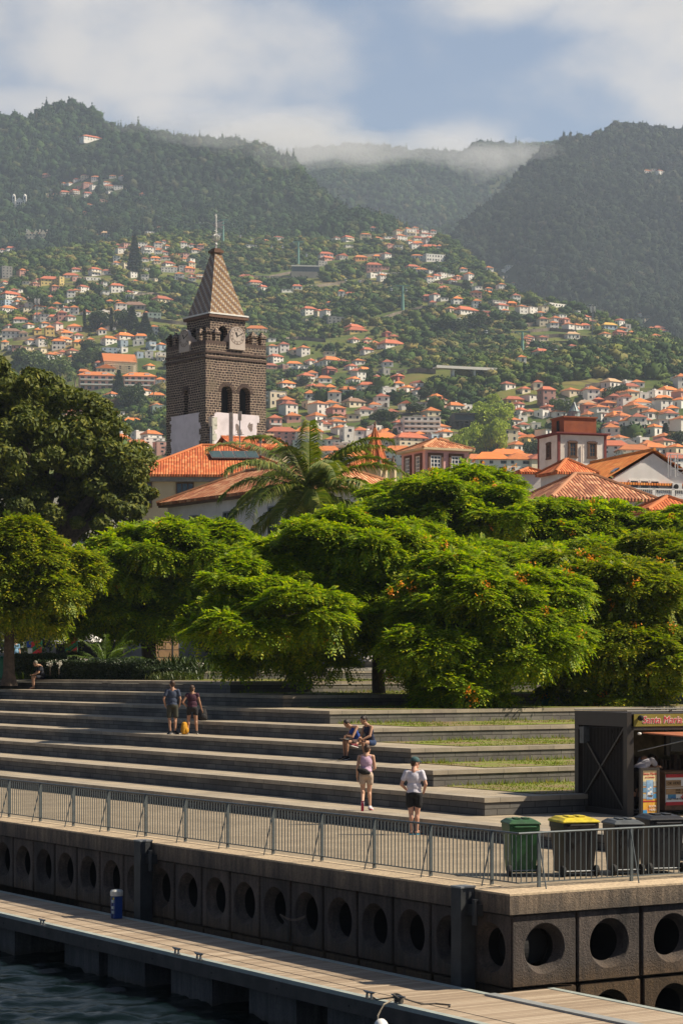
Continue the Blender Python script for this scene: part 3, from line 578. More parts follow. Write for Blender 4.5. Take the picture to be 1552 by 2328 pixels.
# stone retaining walls that hold up the terraces
TWALLS = []
m_rw = M('terrace_stone', (0.26, 0.21, 0.16), (0.12, 0.10, 0.08), .25, .95)
for k, pts in enumerate((((612, 632), (660, 622), (720, 618)), ((700, 655), (760, 648), (830, 640)), ((430, 740), (380, 734), (330, 728)), ((560, 695), (600, 698), (660, 702)), ((860, 730), (900, 716), (960, 702), (1020, 700)), ((1190, 742), (1230, 738), (1280, 742)), ((1200, 756), (1250, 752), (1310, 757)), ((1210, 770), (1270, 766), (1340, 772)), ((1230, 784), (1300, 782), (1370, 786)), ((900, 852), (950, 846), (990, 850)), ((640, 848), (700, 846), (760, 852)), ((620, 776), (680, 772), (740, 778)),
      ((30, 775), (90, 770), (150, 776)), ((150, 812), (200, 808), (230, 812)), ((300, 676), (350, 670), (400, 680)), ((1330, 884), (1390, 876), (1450, 880)), ((1240, 934), (1290, 926), (1340, 930)), ((1000, 640), (1050, 650), (1100, 668)), ((820, 585), (870, 580), (930, 588)), ((450, 650), (420, 640), (380, 630)), ((1360, 800), (1420, 802), (1500, 812)), ((760, 905), (820, 915), (880, 928)))):
    g = []
    for (a, b), (c, d) in zip(pts[:-1], pts[1:]):
        for j in range(8): g.append(place(a + (c - a) * j / 8, b + (d - b) * j / 8))
    g.append(place(*pts[-1])); g = [q for q in g if q is not None]
    if len(g) < 3: continue
    t = thing('retaining_wall', None, 'wall', g[0], 0, 'retaining walls of the hillside terraces'); m = MB(); hh = 2.6
    for p0, p1 in zip(g[:-1], g[1:]):
        p0, p1 = p0 - g[0], p1 - g[0]
        if (p1 - p0).length > 60: continue
        m.prism([p0 + Vector((0, 0, -2)), p1 + Vector((0, 0, -2)), p1 + Vector((0, 0, hh)), p0 + Vector((0, 0, hh))], (0, .8, 0))
    t['kind'] = 'thing'; t['category'] = 'wall'; m.build('wall', m_rw, t); TWALLS.append((t, (pts[0][0] + pts[-1][0]) / 2, (pts[0][1] + pts[-1][1]) / 2))
    for q in g[::3]: OCC.append((q.x, q.y, 14, 9))

# ---- the larger buildings of the hillside, each with its own build
def special(px, py, name, label, cat, rz=0.0, group=None):
    p = place(px, py); t = thing(name, label, cat, p, rz, group); return t, p, p.y / F
def apartment(px, py, wpx, hpx, st, bays, wc, rc, label, kind='hip', rz=0.15, name='apartment_building', deep=12):
    p = place(px, py); s = p.y / F; W, H_ = wpx * s, hpx * s
    t = thing(name, label, 'apartment block', p + Vector((0, deep / 2, 0)), rz)
    rh = 0 if kind == 'flat' else 3.2
    hw = H_ - rh * 0.8
    b = link('wall', UH['box'], t, loc=(0, 0, -6), scale=(W, deep, hw + 6)); omat(b, wallmat(wc))
    if kind == 'flat':
        r = link('roof', UH['flat'], t, loc=(0, 0, hw), scale=(W, deep, 1.4)); omat(r, wallmat('g'))
    else:
        r = link('roof', UH['hip'], t, loc=(0, 0, hw), scale=(W, deep, rh)); omat(r, roofmat(rc))
        d = MB()
        for k in (-.25, .25):
            d.box((k * W - 1.6, -deep * .38, 0.6), (k * W + 1.6, -deep * .1, 2.2))
        d.build('dormer', wallmat('w'), t, loc=(0, 0, hw))
    sh = hw / st
    for k in range(st):
        if k and kind != 'plain':
            bb = link('balcony', UH['balc'], t, loc=(0, -deep / 2 - .02, k * sh - .1), scale=(W * .94, 1.5, 0.9)); omat(bb, wallmat('w'))
        for i in range(bays):
            x = (i + .5) / bays * W - W / 2
            link('window', UH['win'], t, loc=(x, -deep / 2, k * sh + .5), scale=(W / bays * .55, 1, sh * .6))
    OCC.append((p.x, p.y, W / 2 + 2, 26)); return t
apartment(216, 886, 78, 42, 3, 5, 'p', 'o', 'pink three-storey apartment block with white balconies, on the side nearer the big dark tree')
apartment(314, 888, 72, 42, 3, 5, 'p', 'o', 'pink three-storey apartment block with white balconies, on the side nearer the bell tower')
apartment(956, 993, 86, 45, 4, 6, 'w', 'f', 'long off-white four-storey apartment block with a grid of dark windows behind the pink villa', 'flat', 0.1)
apartment(625, 923, 50, 32, 3, 4, 'c', 'f', 'cream three-storey block with curved balconies just beside the bell tower', 'flat', 0.1)

def scaffold_house():
    t, p, s = special(273, 848, 'house', 'large gabled house wrapped in scaffolding under a bright orange roof', 'house', 0.35); W, Dp, H_ = 74 * s, 30 * s, 26 * s
    b = link('wall', UH['box'], t, loc=(0, Dp / 2, -5), scale=(W, Dp, H_ + 5)); omat(b, wallmat('c'))
    link('roof', roof_mesh('roof', W, Dp, 20 * s, 'gx', roofmat('o'), 0.6, 0.3), t, loc=(0, Dp / 2, H_))
    m = MB()
    for i in range(12):
        x = -W / 2 + i * W / 11; m.bar((x, -1, 0), (x, -1, H_), .22)
    for k in range(7): m.bar((-W / 2, -1, k * H_ / 6), (W / 2, -1, k * H_ / 6), .3)
    for i in range(7):
        y = i * Dp / 6; m.bar((W / 2 + 1, y, 0), (W / 2 + 1, y, H_ + 5), .22)
    for k in range(8): m.bar((W / 2 + 1, 0, k * H_ / 6), (W / 2 + 1, Dp, k * H_ / 6), .3)
    m.build('scaffolding', M('scaffold_timber', (0.6, 0.5, 0.33)), t)
    for i in range(3): link('window', UH['win'], t, loc=((i - 1) * W / 3.5, 0, 3), scale=(1.6, 1, 2.4))
    OCC.append((p.x, p.y, W / 2, 22))
scaffold_house()
def church_far():
    t, p, s = special(44, 472, 'church', 'white church with two slim domed towers on the upper left wooded slope', 'church'); white = wallmat('w'); dark = M('stone_trim_dark', (0.10, 0.09, 0.085))
    w = 30 * s
    m = MB(); m.box((-w * .28, 0, -6), (w * .28, 14, 17 * s)); m.prism([(-w * .28, 0, 17 * s), (w * .28, 0, 17 * s), (0, 0, 24 * s)], (0, 14, 0)); m.build('nave', white, t)
    for sx in (-1, 1):
        m = MB(); m.box((sx * w * .42 - 2, -1, -6), (sx * w * .42 + 2, 3.2, 27 * s)); tw = m.build('bell_tower', white, t)
        m = MB(); m.lathe([(2.5, 0), (2.3, .4), (1.9, 1.6), (1.1, 2.6), (.1, 3.2)], (sx * w * .42, 1, 27 * s), 10); m.build('dome', white, tw)
        link('window', UH['win'], tw, loc=(sx * w * .42, -1, 19 * s), scale=(1.6, 1, 3.5))
    for i in (-1, 0, 1): link('window', UH['win'], t, loc=(i * 3.0, 0, 8 * s), scale=(1.6, 1, 3))
    for i in (-1, 0, 1): link('door', UH['win'], t, loc=(i * 3.0, 0, 0), scale=(1.7, 1, 4.2))
    OCC.append((p.x, p.y, 14, 30))
church_far()
def mansion():
    t, p, s = special(85, 548, 'mansion', 'old pale mansion with stepped gables standing alone among dark trees', 'mansion', 0.1); wl = wallmat('c'); W = 54 * s
    m = MB(); m.box((-W / 2, 0, -6), (W / 2, 12, 17 * s))
    for k in (-.36, -.05, .24): m.prism([(k * W - 4, -.4, 17 * s - .5), (k * W + 4, -.4, 17 * s - .5), (k * W + 2.4, -.4, 21 * s), (k * W, -.4, 27 * s), (k * W - 2.4, -.4, 21 * s)], (0, 8, 0))
    m.build('wall', wl, t)
    m = MB(); m.box((-W * .47, 1, 17 * s), (W * .47, 11, 17 * s + 2.2)); m.build('roof', roofmat('n'), t)
    for k in range(2):
        for i in range(7): link('window', UH['win'], t, loc=((i + .5) / 7 * W - W / 2, -0.02, 2 + k * 5.5), scale=(1.5, 1, 3))
    for i in (-.45, .1, .4):
        link('chimney', UH['chim'], t, loc=(i * W, 6, 17 * s + 1.8), scale=(1.2, 1.2, 5))
    OCC.append((p.x, p.y, 18, 26))
mansion()
def station():
    t, p, s = special(695, 632, 'station_building', 'long low cable car station with blue-grey glazing on a high concrete wall', 'building', 0.12); W = 66 * s
    m = MB(); m.box((-W / 2, 0, -14), (W / 2, 16, 6.5)); m.build('base', M('raw_concrete_far', (0.30, 0.28, 0.24), (0.22, 0.2, 0.17), .2), t)
    m = MB(); m.box((-W / 2 + 1, 1, 6.5), (W / 2 - 1, 15, 11.5)); m.build('glazing', M('glazing_blue', (0.06, 0.09, 0.11), (0.04, 0.06, 0.08), .3, .25), t)
    m = MB(); m.box((-W / 2, 0, 11.5), (W / 2, 16, 12.6)); m.build('roof', wallmat('w'), t)
    m = MB(); m.box((-W / 2 - 46, 2, -12), (-W / 2, 5, 2)); m.build('retaining_wall', M('raw_concrete_far', (0.3, .28, .24)), t)
    OCC.append((p.x, p.y, W / 2 + 4, 40)); OCC.append((p.x - 35, p.y, 20, 25))
station()
def stilt_block():
    t, p, s = special(1056, 980, 'office_building', 'dark modern flat block raised on tall legs at the foot of the wooded ravine', 'building', 0.08); W, H_ = 50 * s, 42 * s
    k = wallmat('k'); m = MB(); m.box((-W / 2, 0, H_ * .55), (W / 2, 14, H_ * .62)); m.box((-W / 2, 0, H_ * .93), (W / 2, 14, H_)); m.box((-W / 2, 3, H_ * .62), (W / 2, 14, H_ * .93)); m.box((-W / 2, 0, H_ * .62), (-W / 2 + .6, 3, H_ * .93)); m.build('upper_storey', k, t)
    m = MB(); m.box((-W / 2 + .6, 2.9, H_ * .64), (W / 2 - .6, 2.98, H_ * .9)); m.build('glazing', M('glazing_blue', (0.06, .09, .11)), t)
    m = MB()
    for i in range(5): m.box((-W / 2 + i * (W - 1) / 4, 1, -5), (-W / 2 + i * (W - 1) / 4 + 1, 2, H_ * .55))
    m.box((-W / 2, 9, -5), (W / 2, 10, H_ * .55)); m.build('legs_frame', k, t)
    OCC.append((p.x, p.y, W / 2 + 2, 30))
stilt_block()
def bridge():
    a, b = place(1000, 842), place(1128, 846); y = (a.y + b.y) / 2
    t = thing('bridge', 'thin pale road bridge crossing the dark wooded ravine', 'bridge', ((a.x + b.x) / 2, y - 20, P(1064, 841, y - 20).z), R(20)); h = (b.x - a.x) / 2 + 6
    m = MB(); m.box((-h, -3, 0), (h, 3, .8)); m.build('deck', M('concrete_pale', (0.80, 0.77, 0.70)), t)
    m = MB(); m.box((-h, -3, .8), (h, -2.8, 1.5)); m.build('parapet', M('concrete_pale', (0.62, .6, .55)), t)
    for k in (-.5, .1, .6): m = MB(); m.box((k * h - .6, -1.5, -9), (k * h + .6, 1.5, 0)); m.build('pier', M('concrete_pale', (0.62, .6, .55)), t)
bridge()

# ---- cable car: pylons, cables and cabins
m_pyl = M('pylon_green', (0.16, 0.34, 0.27), (0.12, 0.27, 0.22), 1, .6); m_steel = M('grey_steel', (0.3, 0.31, 0.32), None, 3, .5, metal=.6)
pyl = []
for px, top, bot, lab in ((507, 500, 560, 'slim green cable car pylon just beside the weather vane of the bell tower'), (678, 550, 610, 'green cable car pylon rising behind the long low station building'), (915, 650, 704, 'green cable car pylon on the brown terraced slope in the middle of the hillside'), (1187, 755, 806, 'green cable car pylon above the small orange-roofed cottage')):
    p = place(px, bot); s = p.y / F; h = (bot - top) * s
    t = thing('cable_car_pylon', lab, 'pylon', p, 0, 'cable car pylons')
    m = MB(); m.tube([(0, 0, -4), (0, 0, h)], [1.5, .8], 10); m.build('mast', m_pyl, t)
    m = MB(); m.box((-5.6, -.4, h), (5.6, .4, h + .8)); m.bar((-4.6, 0, h), (0, 0, h - 3), .3); m.bar((4.6, 0, h), (0, 0, h - 3), .3); m.build('cross_arm', m_pyl, t)
    m = MB()
    for k in (-5, 5): m.box((k - .35, -2.6, h - .7), (k + .35, 2.6, h - .1))
    m.build('roller', m_steel, t); pyl.append(p + Vector((0, 0, h - .4)))
ends = [P(330, 470, 2900)] + pyl + [P(1700, 850, 1350)]
for side, lab in ((-5, 'thin cable car rope, the one running nearer the town'), (5, 'thin cable car rope, the one running nearer the mountain')):
    pts = []
    for a, b in zip(ends[:-1], ends[1:]):
        for k in range(12):
            u = k / 12; q = a.lerp(b, u); pts.append(q + Vector((side, 0, -4 * 10 * u * (1 - u))))
    m = MB(); m.tube(pts, .09, 4); tag(m.build('cable', m_steel), lab, 'cable')
m_cab = M('cabin_shell', (0.5, 0.52, 0.55), None, 2, .4); m_cabg = M('cabin_glass', (0.03, 0.04, 0.05), None, 2, .1)
cab0 = thing('cable_car_cabin', None, 'cable car cabin')
m = MB(); m.lathe([(.5, 0), (1.0, .25), (1.1, .9), (1.12, 1.0)], (0, 0, 0), 10); m.lathe([(1.12, 1.85), (.9, 2.2), (.2, 2.4)], (0, 0, 0), 10); m.build('shell', m_cab, cab0)
m = MB(); m.lathe([(1.08, 1.0), (1.06, 1.85)], (0, 0, 0), 10); m.build('glass', m_cabg, cab0)
m = MB(); m.bar((0, 0, 2.3), (0, 0, 4.6), .16); m.build('hanger', m_steel, cab0)
for i, (px, py, D, lab) in enumerate(((546, 537, 2240, 'tiny cabin, the one closest to the weather vane'), (570, 544, 2230, 'tiny cabin, second out from the weather vane'), (617, 561, 2200, 'tiny cabin above the wall leading to the station'), (642, 561, 2190, 'tiny cabin just beside the station pylon'),
      (696, 580, 2120, 'tiny cabin passing over the station roof'), (785, 636, 1950, 'tiny cabin above the dark fields right of the station'), (817, 639, 1900, 'tiny cabin above the terraced fields, beyond the pink house'), (889, 658, 1850, 'tiny cabin on the near side of the middle pylon'),
      (923, 659, 1840, 'tiny cabin hanging just past the middle pylon'), (1044, 726, 1700, 'tiny cabin below the pale blue house on the spur'), (1105, 754, 1650, 'tiny cabin above the brown fold of the ravine'), (1263, 797, 1500, 'tiny cabin beside the white gabled house on the terraces'), (1355, 806, 1450, 'tiny cabin in front of the rocky cliff'), (1450, 817, 1400, 'tiny cabin furthest along the cliff'))):
    c = cab0 if i == 0 else copy_tree(cab0); c.location = P(px, py, D) - Vector((0, 0, 1.2)); c['label'] = 'grey cable car ' + lab; c['group'] = 'cable car cabins'; c['category'] = 'cable car cabin'
def mast(px, bot, hpx, label, D=None):
    p = place(px, bot) if D is None else P(px, bot, D); s = p.y / F; h = hpx * s; t = thing('telecom_mast', label, 'mast', p)
    m = MB()
    for a in range(3):
        x, y = 1.1 * math.cos(a * 2.09), 1.1 * math.sin(a * 2.09); m.bar((x, y, -3), (x * .4, y * .4, h), .3)
    for k in range(9): m.lathe([(1.1 - .07 * k, h * k / 9), (1.1 - .07 * k, h * k / 9 + .2)], (0, 0, 0), 3)
    m.build('lattice', m_steel, t)
    m = MB()
    for a in range(6): m.box((1.9 * math.cos(a * 1.05) - .25, 1.9 * math.sin(a * 1.05) - .2, h - 4 + (a % 2)), (1.9 * math.cos(a * 1.05) + .25, 1.9 * math.sin(a * 1.05) + .2, h + .6))
    m.build('antenna', wallmat('w'), t)
mast(1347, 760, 62, 'lattice telecom mast with white antennas on the right-hand spur')
mast(84, 740, 60, 'lattice telecom mast standing among the houses of the left slope')

# ================================================================ forests and bushes
def blob_mesh(name, seed, mat, kind='round', sub=2, leaf=60):
    r = np.random.default_rng(seed); bm = bmesh.new(); bmesh.ops.create_icosphere(bm, subdivisions=sub, radius=1.0)
    v = np.array([x.co[:] for x in bm.verts]); f = np.array([[q.index for q in x.verts] for x in bm.faces]); bm.free()
    n = v / np.linalg.norm(v, axis=1)[:, None]
    d = 1 + 0.55 * fbm(n[:, 0] * 1.7 + 5, n[:, 1] * 1.7 + n[:, 2] * 2.1 + seed, seed, 4) + r.normal(0, 0.10, len(v))
    v = n * d[:, None]
    if kind == 'cone':
        z = (v[:, 2] + 1) / 2; v[:, 0] *= (1.05 - z) * .75; v[:, 1] *= (1.05 - z) * .75; v[:, 2] = z * 1.9
    elif kind == 'column':
        v[:, 0] *= .32; v[:, 1] *= .32; v[:, 2] = (v[:, 2] + 1) * 2
    else: v[:, 2] = v[:, 2] * .8 + .55
    V_ = [v]; F_ = [f]
    k = r.integers(0, len(v), leaf); c = v[k] * (1 + r.random((leaf, 1)) * .16); a = r.normal(0, 1, (leaf, 3)); a /= np.linalg.norm(a, axis=1)[:, None]; b_ = np.cross(a, r.normal(0, 1, (leaf, 3))); b_ /= np.linalg.norm(b_, axis=1)[:, None]
    s = .22
    q = np.stack([c + a * s, c + b_ * s, c - a * s], 1).reshape(-1, 3); F2 = np.arange(leaf * 3).reshape(-1, 3) + len(v)
    return npmesh(name, np.vstack([v, q]), np.vstack([f, F2]), [mat])
def crownmat(name, stops, patch=0.009, tint=(1.75, 1.35, 1.0)):
    m, nt, b = newmat(name); b.inputs['Roughness'].default_value = 0.8; b.inputs['Specular IOR Level'].default_value = 0.15
    oi = nt.nodes.new('ShaderNodeObjectInfo'); n = noise(nt, 2.4, 4)
    c = mixc(nt, 0.7, ramp(nt, oi.outputs['Random'], stops), ramp(nt, n, [(0.3, (0.55, 0.6, 0.6)), (0.7, (1.3, 1.25, 1.1))]), 'MULTIPLY')
    g = nt.nodes.new('ShaderNodeNewGeometry'); c = mixc(nt, 0.9, c, ramp(nt, noise(nt, patch, 5, .6, g.outputs['Position']), [(0.32, (0.50, 0.58, 0.62)), (0.5, (0.95, 0.95, 0.95)), (0.68, tint)]), 'MULTIPLY')
    nt.links.new(c, b.inputs['Base Color']); return m
m_bush = crownmat('bush_crown', [(0, (0.020, 0.048, 0.010)), (0.4, (0.045, 0.088, 0.015)), (0.75, (0.10, 0.145, 0.024)), (1, (0.22, 0.18, 0.065))])
m_wood = crownmat('forest_crown', [(0, (0.010, 0.032, 0.010)), (0.5, (0.020, 0.052, 0.013)), (0.9, (0.038, 0.075, 0.018)), (1, (0.085, 0.085, 0.035))], 0.0035, (1.6, 1.45, 1.1))  # position noise paints sunlit patches into the forest colour
def leafset(name, meshes):
    c = bpy.data.collections.new(name)
    for me in meshes: o = bpy.data.objects.new(me.name, me); c.objects.link(o)
    return c
C_BUSH = leafset('bush_set', [blob_mesh('bush_a', 1, m_bush), blob_mesh('bush_b', 2, m_bush), blob_mesh('bush_c', 3, m_bush), blob_mesh('bush_d', 4, m_bush)])
m_wood_shaded = crownmat('forest_crown_shaded', [(0, (0.006, 0.018, 0.008)), (0.5, (0.013, 0.030, 0.010)), (0.9, (0.024, 0.042, 0.013)), (1, (0.07, 0.065, 0.04))], 0.0035, (1.5, 1.35, 1.1))  # darker forest copy: cloud shadow on the right mountain painted into its colour
C_WOOD_SHADED = leafset('forest_set_shaded', [blob_mesh('wood_shaded_a', 15, m_wood_shaded), blob_mesh('wood_shaded_b', 16, m_wood_shaded), blob_mesh('wood_shaded_c', 17, m_wood_shaded), blob_mesh('wood_shaded_d', 18, m_wood_shaded, 'cone')])
C_WOOD = leafset('forest_set', [blob_mesh('wood_a', 5, m_wood), blob_mesh('wood_b', 6, m_wood), blob_mesh('wood_c', 7, m_wood), blob_mesh('wood_e', 9, m_wood), blob_mesh('wood_d', 8, m_wood, 'cone')])
def scatter_obj(name, pts, sc, coll, label, cat='forest'):
    me = bpy.data.meshes.new(name); me.vertices.add(len(pts)); me.vertices.foreach_set('co', np.asarray(pts, np.float32).ravel())
    a = me.attributes.new('size', 'FLOAT_VECTOR', 'POINT'); a.data.foreach_set('vector', np.asarray(sc, np.float32).ravel())
    a = me.attributes.new('turn', 'FLOAT', 'POINT'); a.data.foreach_set('value', rng.random(len(pts)).astype(np.float32) * 6.283)
    o = link(name, me); tag(o, label, cat, None, 'stuff')
    ng = bpy.data.node_groups.new(name + '_nodes', 'GeometryNodeTree'); ng.interface.new_socket('Geometry', in_out='INPUT', socket_type='NodeSocketGeometry'); ng.interface.new_socket('Geometry', in_out='OUTPUT', socket_type='NodeSocketGeometry')
    N, L = ng.nodes, ng.links; gi = N.new('NodeGroupInput'); go = N.new('NodeGroupOutput'); ip = N.new('GeometryNodeInstanceOnPoints')
    ci = N.new('GeometryNodeCollectionInfo'); ci.inputs[0].default_value = coll; ci.inputs['Separate Children'].default_value = True; ci.inputs['Reset Children'].default_value = True
    s1 = N.new('GeometryNodeInputNamedAttribute'); s1.data_type = 'FLOAT_VECTOR'; s1.inputs['Name'].default_value = 'size'
    s2 = N.new('GeometryNodeInputNamedAttribute'); s2.data_type = 'FLOAT'; s2.inputs['Name'].default_value = 'turn'
    cx = N.new('ShaderNodeCombineXYZ'); L.new(s2.outputs['Attribute'], cx.inputs[2])
    rv = N.new('FunctionNodeRandomValue'); rv.data_type = 'INT'; rv.inputs[4].default_value = 0; rv.inputs[5].default_value = len(coll.objects) - 1
    L.new(gi.outputs[0], ip.inputs['Points']); L.new(ci.outputs[0], ip.inputs['Instance']); ip.inputs['Pick Instance'].default_value = True; L.new(rv.outputs[2], ip.inputs['Instance Index'])
    L.new(cx.outputs[0], ip.inputs['Rotation']); L.new(s1.outputs['Attribute'], ip.inputs['Scale']); L.new(ip.outputs[0], go.inputs[0])
    md = o.modifiers.new('scatter', 'NODES'); md.node_group = ng; return o
def clear_of_houses(p):
    keep = np.ones(len(p), bool)
    for x, y, r, f in OCC:
        keep &= ~((np.abs(p[:, 0] - x) < r) & (p[:, 1] > y - f * 1.5) & (p[:, 1] < y + 14))
    return keep
def in_view(p, m=0.17): return np.abs(p[:, 0] / p[:, 1]) < 0.152 + m
p = H1.sample(150000, rng, 20); p = p[in_view(p, .10)]
dens = fbm(p[:, 0] / 140, p[:, 1] / 170, 91, 4) * 1.25 + 0.50
row = HY - (p[:, 2] - CZ) * F / p[:, 1]; col = p[:, 0] / p[:, 1] * F + CX
for cx, cy, rx, ry, am in ((1270, 775, 90, 40, -.7), (900, 850, 130, 45, -.45), (1040, 720, 120, 30, -.35), (1090, 690, 60, 20, -.3), (640, 620, 70, 25, -.3), (1150, 900, 120, 60, .5), (620, 690, 100, 60, .1), (130, 560, 220, 60, .5), (1120, 800, 80, 40, .3), (1400, 830, 160, 50, .35), (780, 560, 90, 25, .2), (1060, 590, 40, 40, -.25), (400, 730, 60, 30, -.2)):
    dens += am * np.exp(-((col - cx) / rx) ** 2 - ((row - cy) / ry) ** 2)
dens = np.where(dens > -.25, np.maximum(dens, .30), .10)
p = p[(rng.random(len(p)) < dens) & clear_of_houses(p)]
s = (1.1 + rng.random(len(p)) ** 3 * 3.2) * (0.7 + 0.6 * rng.random(len(p)))
big = fbm(p[:, 0] / 90, p[:, 1] / 90, 17, 3) > 0.12; s[big] *= 1.25
scatter_obj('bushes', p, np.stack([s, s, s * (.7 + .5 * rng.random(len(p)))], -1), C_BUSH, 'mixed green bushes and low trees covering the inhabited hillside', 'bushes')
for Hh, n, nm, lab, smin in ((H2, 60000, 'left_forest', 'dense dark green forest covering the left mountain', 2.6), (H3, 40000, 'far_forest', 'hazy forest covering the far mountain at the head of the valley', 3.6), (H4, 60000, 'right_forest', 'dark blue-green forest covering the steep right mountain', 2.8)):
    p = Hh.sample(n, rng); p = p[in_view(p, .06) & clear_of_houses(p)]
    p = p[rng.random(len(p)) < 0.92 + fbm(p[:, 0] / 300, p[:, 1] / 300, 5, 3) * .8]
    s = smin * .7 + rng.random(len(p)) ** 3 * 7; scatter_obj(nm, p, np.stack([s * .9, s * .9, s * (.7 + .6 * rng.random(len(p)))], -1), C_WOOD_SHADED if Hh is H4 else C_WOOD, lab)

# individual trees among the houses
m_hb = M('bark_dark', (0.10, 0.07, 0.05), (0.05, 0.035, 0.025), 3, .9, .3)
def hill_crown(name, seed, kind, c1, c2, n=2600):
    r = np.random.default_rng(seed); mat = leafmat('hill_leaf_' + name, c1, c2, .2, .6, None, .4)
    V_ = []; F_ = []
    if kind == 'round':
        cl = [(r.normal(0, .42), r.normal(0, .42), r.uniform(.45, 1.35), r.uniform(.3, .5)) for _ in range(22)]
        for cx, cy, cz, cr in cl:
            d = r.normal(0, 1, (n // 14, 3)); d /= np.linalg.norm(d, axis=1)[:, None]; V_.append(np.array([cx, cy, cz]) + d * cr * (.8 + .25 * r.random((len(d), 1))))
    elif kind == 'cone':
        z = r.random(n * 2); lay = np.round(z * 14) / 14; z2 = lay + r.normal(0, .012, len(z)); rad = (1.02 - z2) * .36 * np.sqrt(r.random(len(z))); a = r.random(len(z)) * 6.283
        V_.append(np.stack([rad * np.cos(a), rad * np.sin(a), z2 * 2.6 + .15 - rad * .35], -1))
    elif kind == 'column':
        z = r.random(n); rad = np.sin(np.clip(z, 0.03, .97) * math.pi) ** .5 * .16 * np.sqrt(r.random(n)) ** .5; a = r.random(n) * 6.283; V_.append(np.stack([rad * np.cos(a), rad * np.sin(a), z * 2.2 + .1], -1))
    c = np.vstack(V_); k = len(c); a = r.normal(0, 1, (k, 3)); a /= np.linalg.norm(a, axis=1)[:, None]; b_ = np.cross(a, r.normal(0, 1, (k, 3))); b_ /= np.linalg.norm(b_, axis=1)[:, None]; s = .06 + .05 * r.random((k, 1))
    v = np.stack([c - a * s, c + b_ * s * .6, c + a * s, c - b_ * s * .6], 1).reshape(-1, 3)
    return npmesh('crown_' + name, v, np.arange(k * 4).reshape(-1, 4), [mat])
HC = {'g': hill_crown('green', 1, 'round', (0.04, .075, .012), (0.10, .15, .02)), 'd': hill_crown('dark', 2, 'round', (0.018, .04, .012), (0.05, .085, .02)), 'y': hill_crown('lime', 3, 'round', (0.16, .24, .015), (0.36, .44, .025)),
      'c': hill_crown('conifer', 4, 'cone', (0.018, .04, .016), (0.04, .07, .025)), 'x': hill_crown('cypress', 5, 'column', (0.012, .03, .012), (0.03, .055, .018)), 'b': hill_crown('bloom', 6, 'round', (0.28, .08, .06), (0.10, .10, .03))}
tk = MB(); tk.tube([(0, 0, -.5), (.02, 0, .5), (-.02, .01, .9)], [.05, .04, .02], 7); TRK = tk.mesh('trunk', m_hb)
def palm_mesh(seed, nf=26):
    r = np.random.default_rng(seed); vs = []; fs = []
    for i in range(nf):
        a = i * 2.4; el = 1.2 - 2.0 * (i / nf); L_ = 1.0; pts = []
        for k in range(9):
            u = k / 8; e = el - u * u * 1.1; pts.append((pts[-1] if k else np.zeros(3)) + np.array([math.cos(a) * math.cos(e), math.sin(a) * math.cos(e), math.sin(e)]) * L_ / 8)
        side = np.array([-math.sin(a), math.cos(a), 0])
        for k in range(1, 9):
            for sg in (-1, 1):
                o = len(vs); t_ = pts[k]; w_ = .22 * math.sin(min(1, k / 8 + .15) * 2.6 + .3); vs += [pts[k - 1], t_, t_ + side * sg * w_ + np.array([0, 0, -.12])]; fs.append((o, o + 1, o + 2))
    return npmesh('fronds', np.array(vs), np.array(fs), [leafmat('hill_palm_leaf_%d' % seed, (0.05, .08, .015), (0.10, .14, .03), .2, .5)])
PALMF = palm_mesh(1); pt = MB(); pt.tube([(0, 0, -.5), (0, 0, 1)], [.035, .028], 8); PALMT = pt.mesh('trunk', M('palm_bark', (0.30, 0.24, 0.17), (0.2, .15, .1), 20, .9))
def hill_tree(px, bot, wpx, hpx, k, label, group=None):
    p = place(px, bot)
    if p is None: return
    s = p.y / F; W, H_ = wpx * s, hpx * s
    if k == 'p':
        t = thing('palm_tree', label, 'palm tree', p, rnd.random() * 6, group); link('trunk', PALMT, t, scale=(H_ * .9, H_ * .9, H_ * .72)); link('fronds', PALMF, t, loc=(0, 0, H_ * .72), scale=(W * .55, W * .55, W * .55)); return t
    base = {'c': (.72, 2.75), 'x': (.34, 2.3)}.get(k, (1.9, 1.8))
    t = thing({'c': 'conifer', 'x': 'cypress'}.get(k, 'tree'), label, 'tree', p, rnd.random() * 6, group)
    link('crown', HC[k], t, scale=(W / base[0], W / base[0], H_ / base[1])); link('trunk', TRK, t, scale=(W / base[0] * 1.3, W / base[0] * 1.3, H_ / base[1])); return t
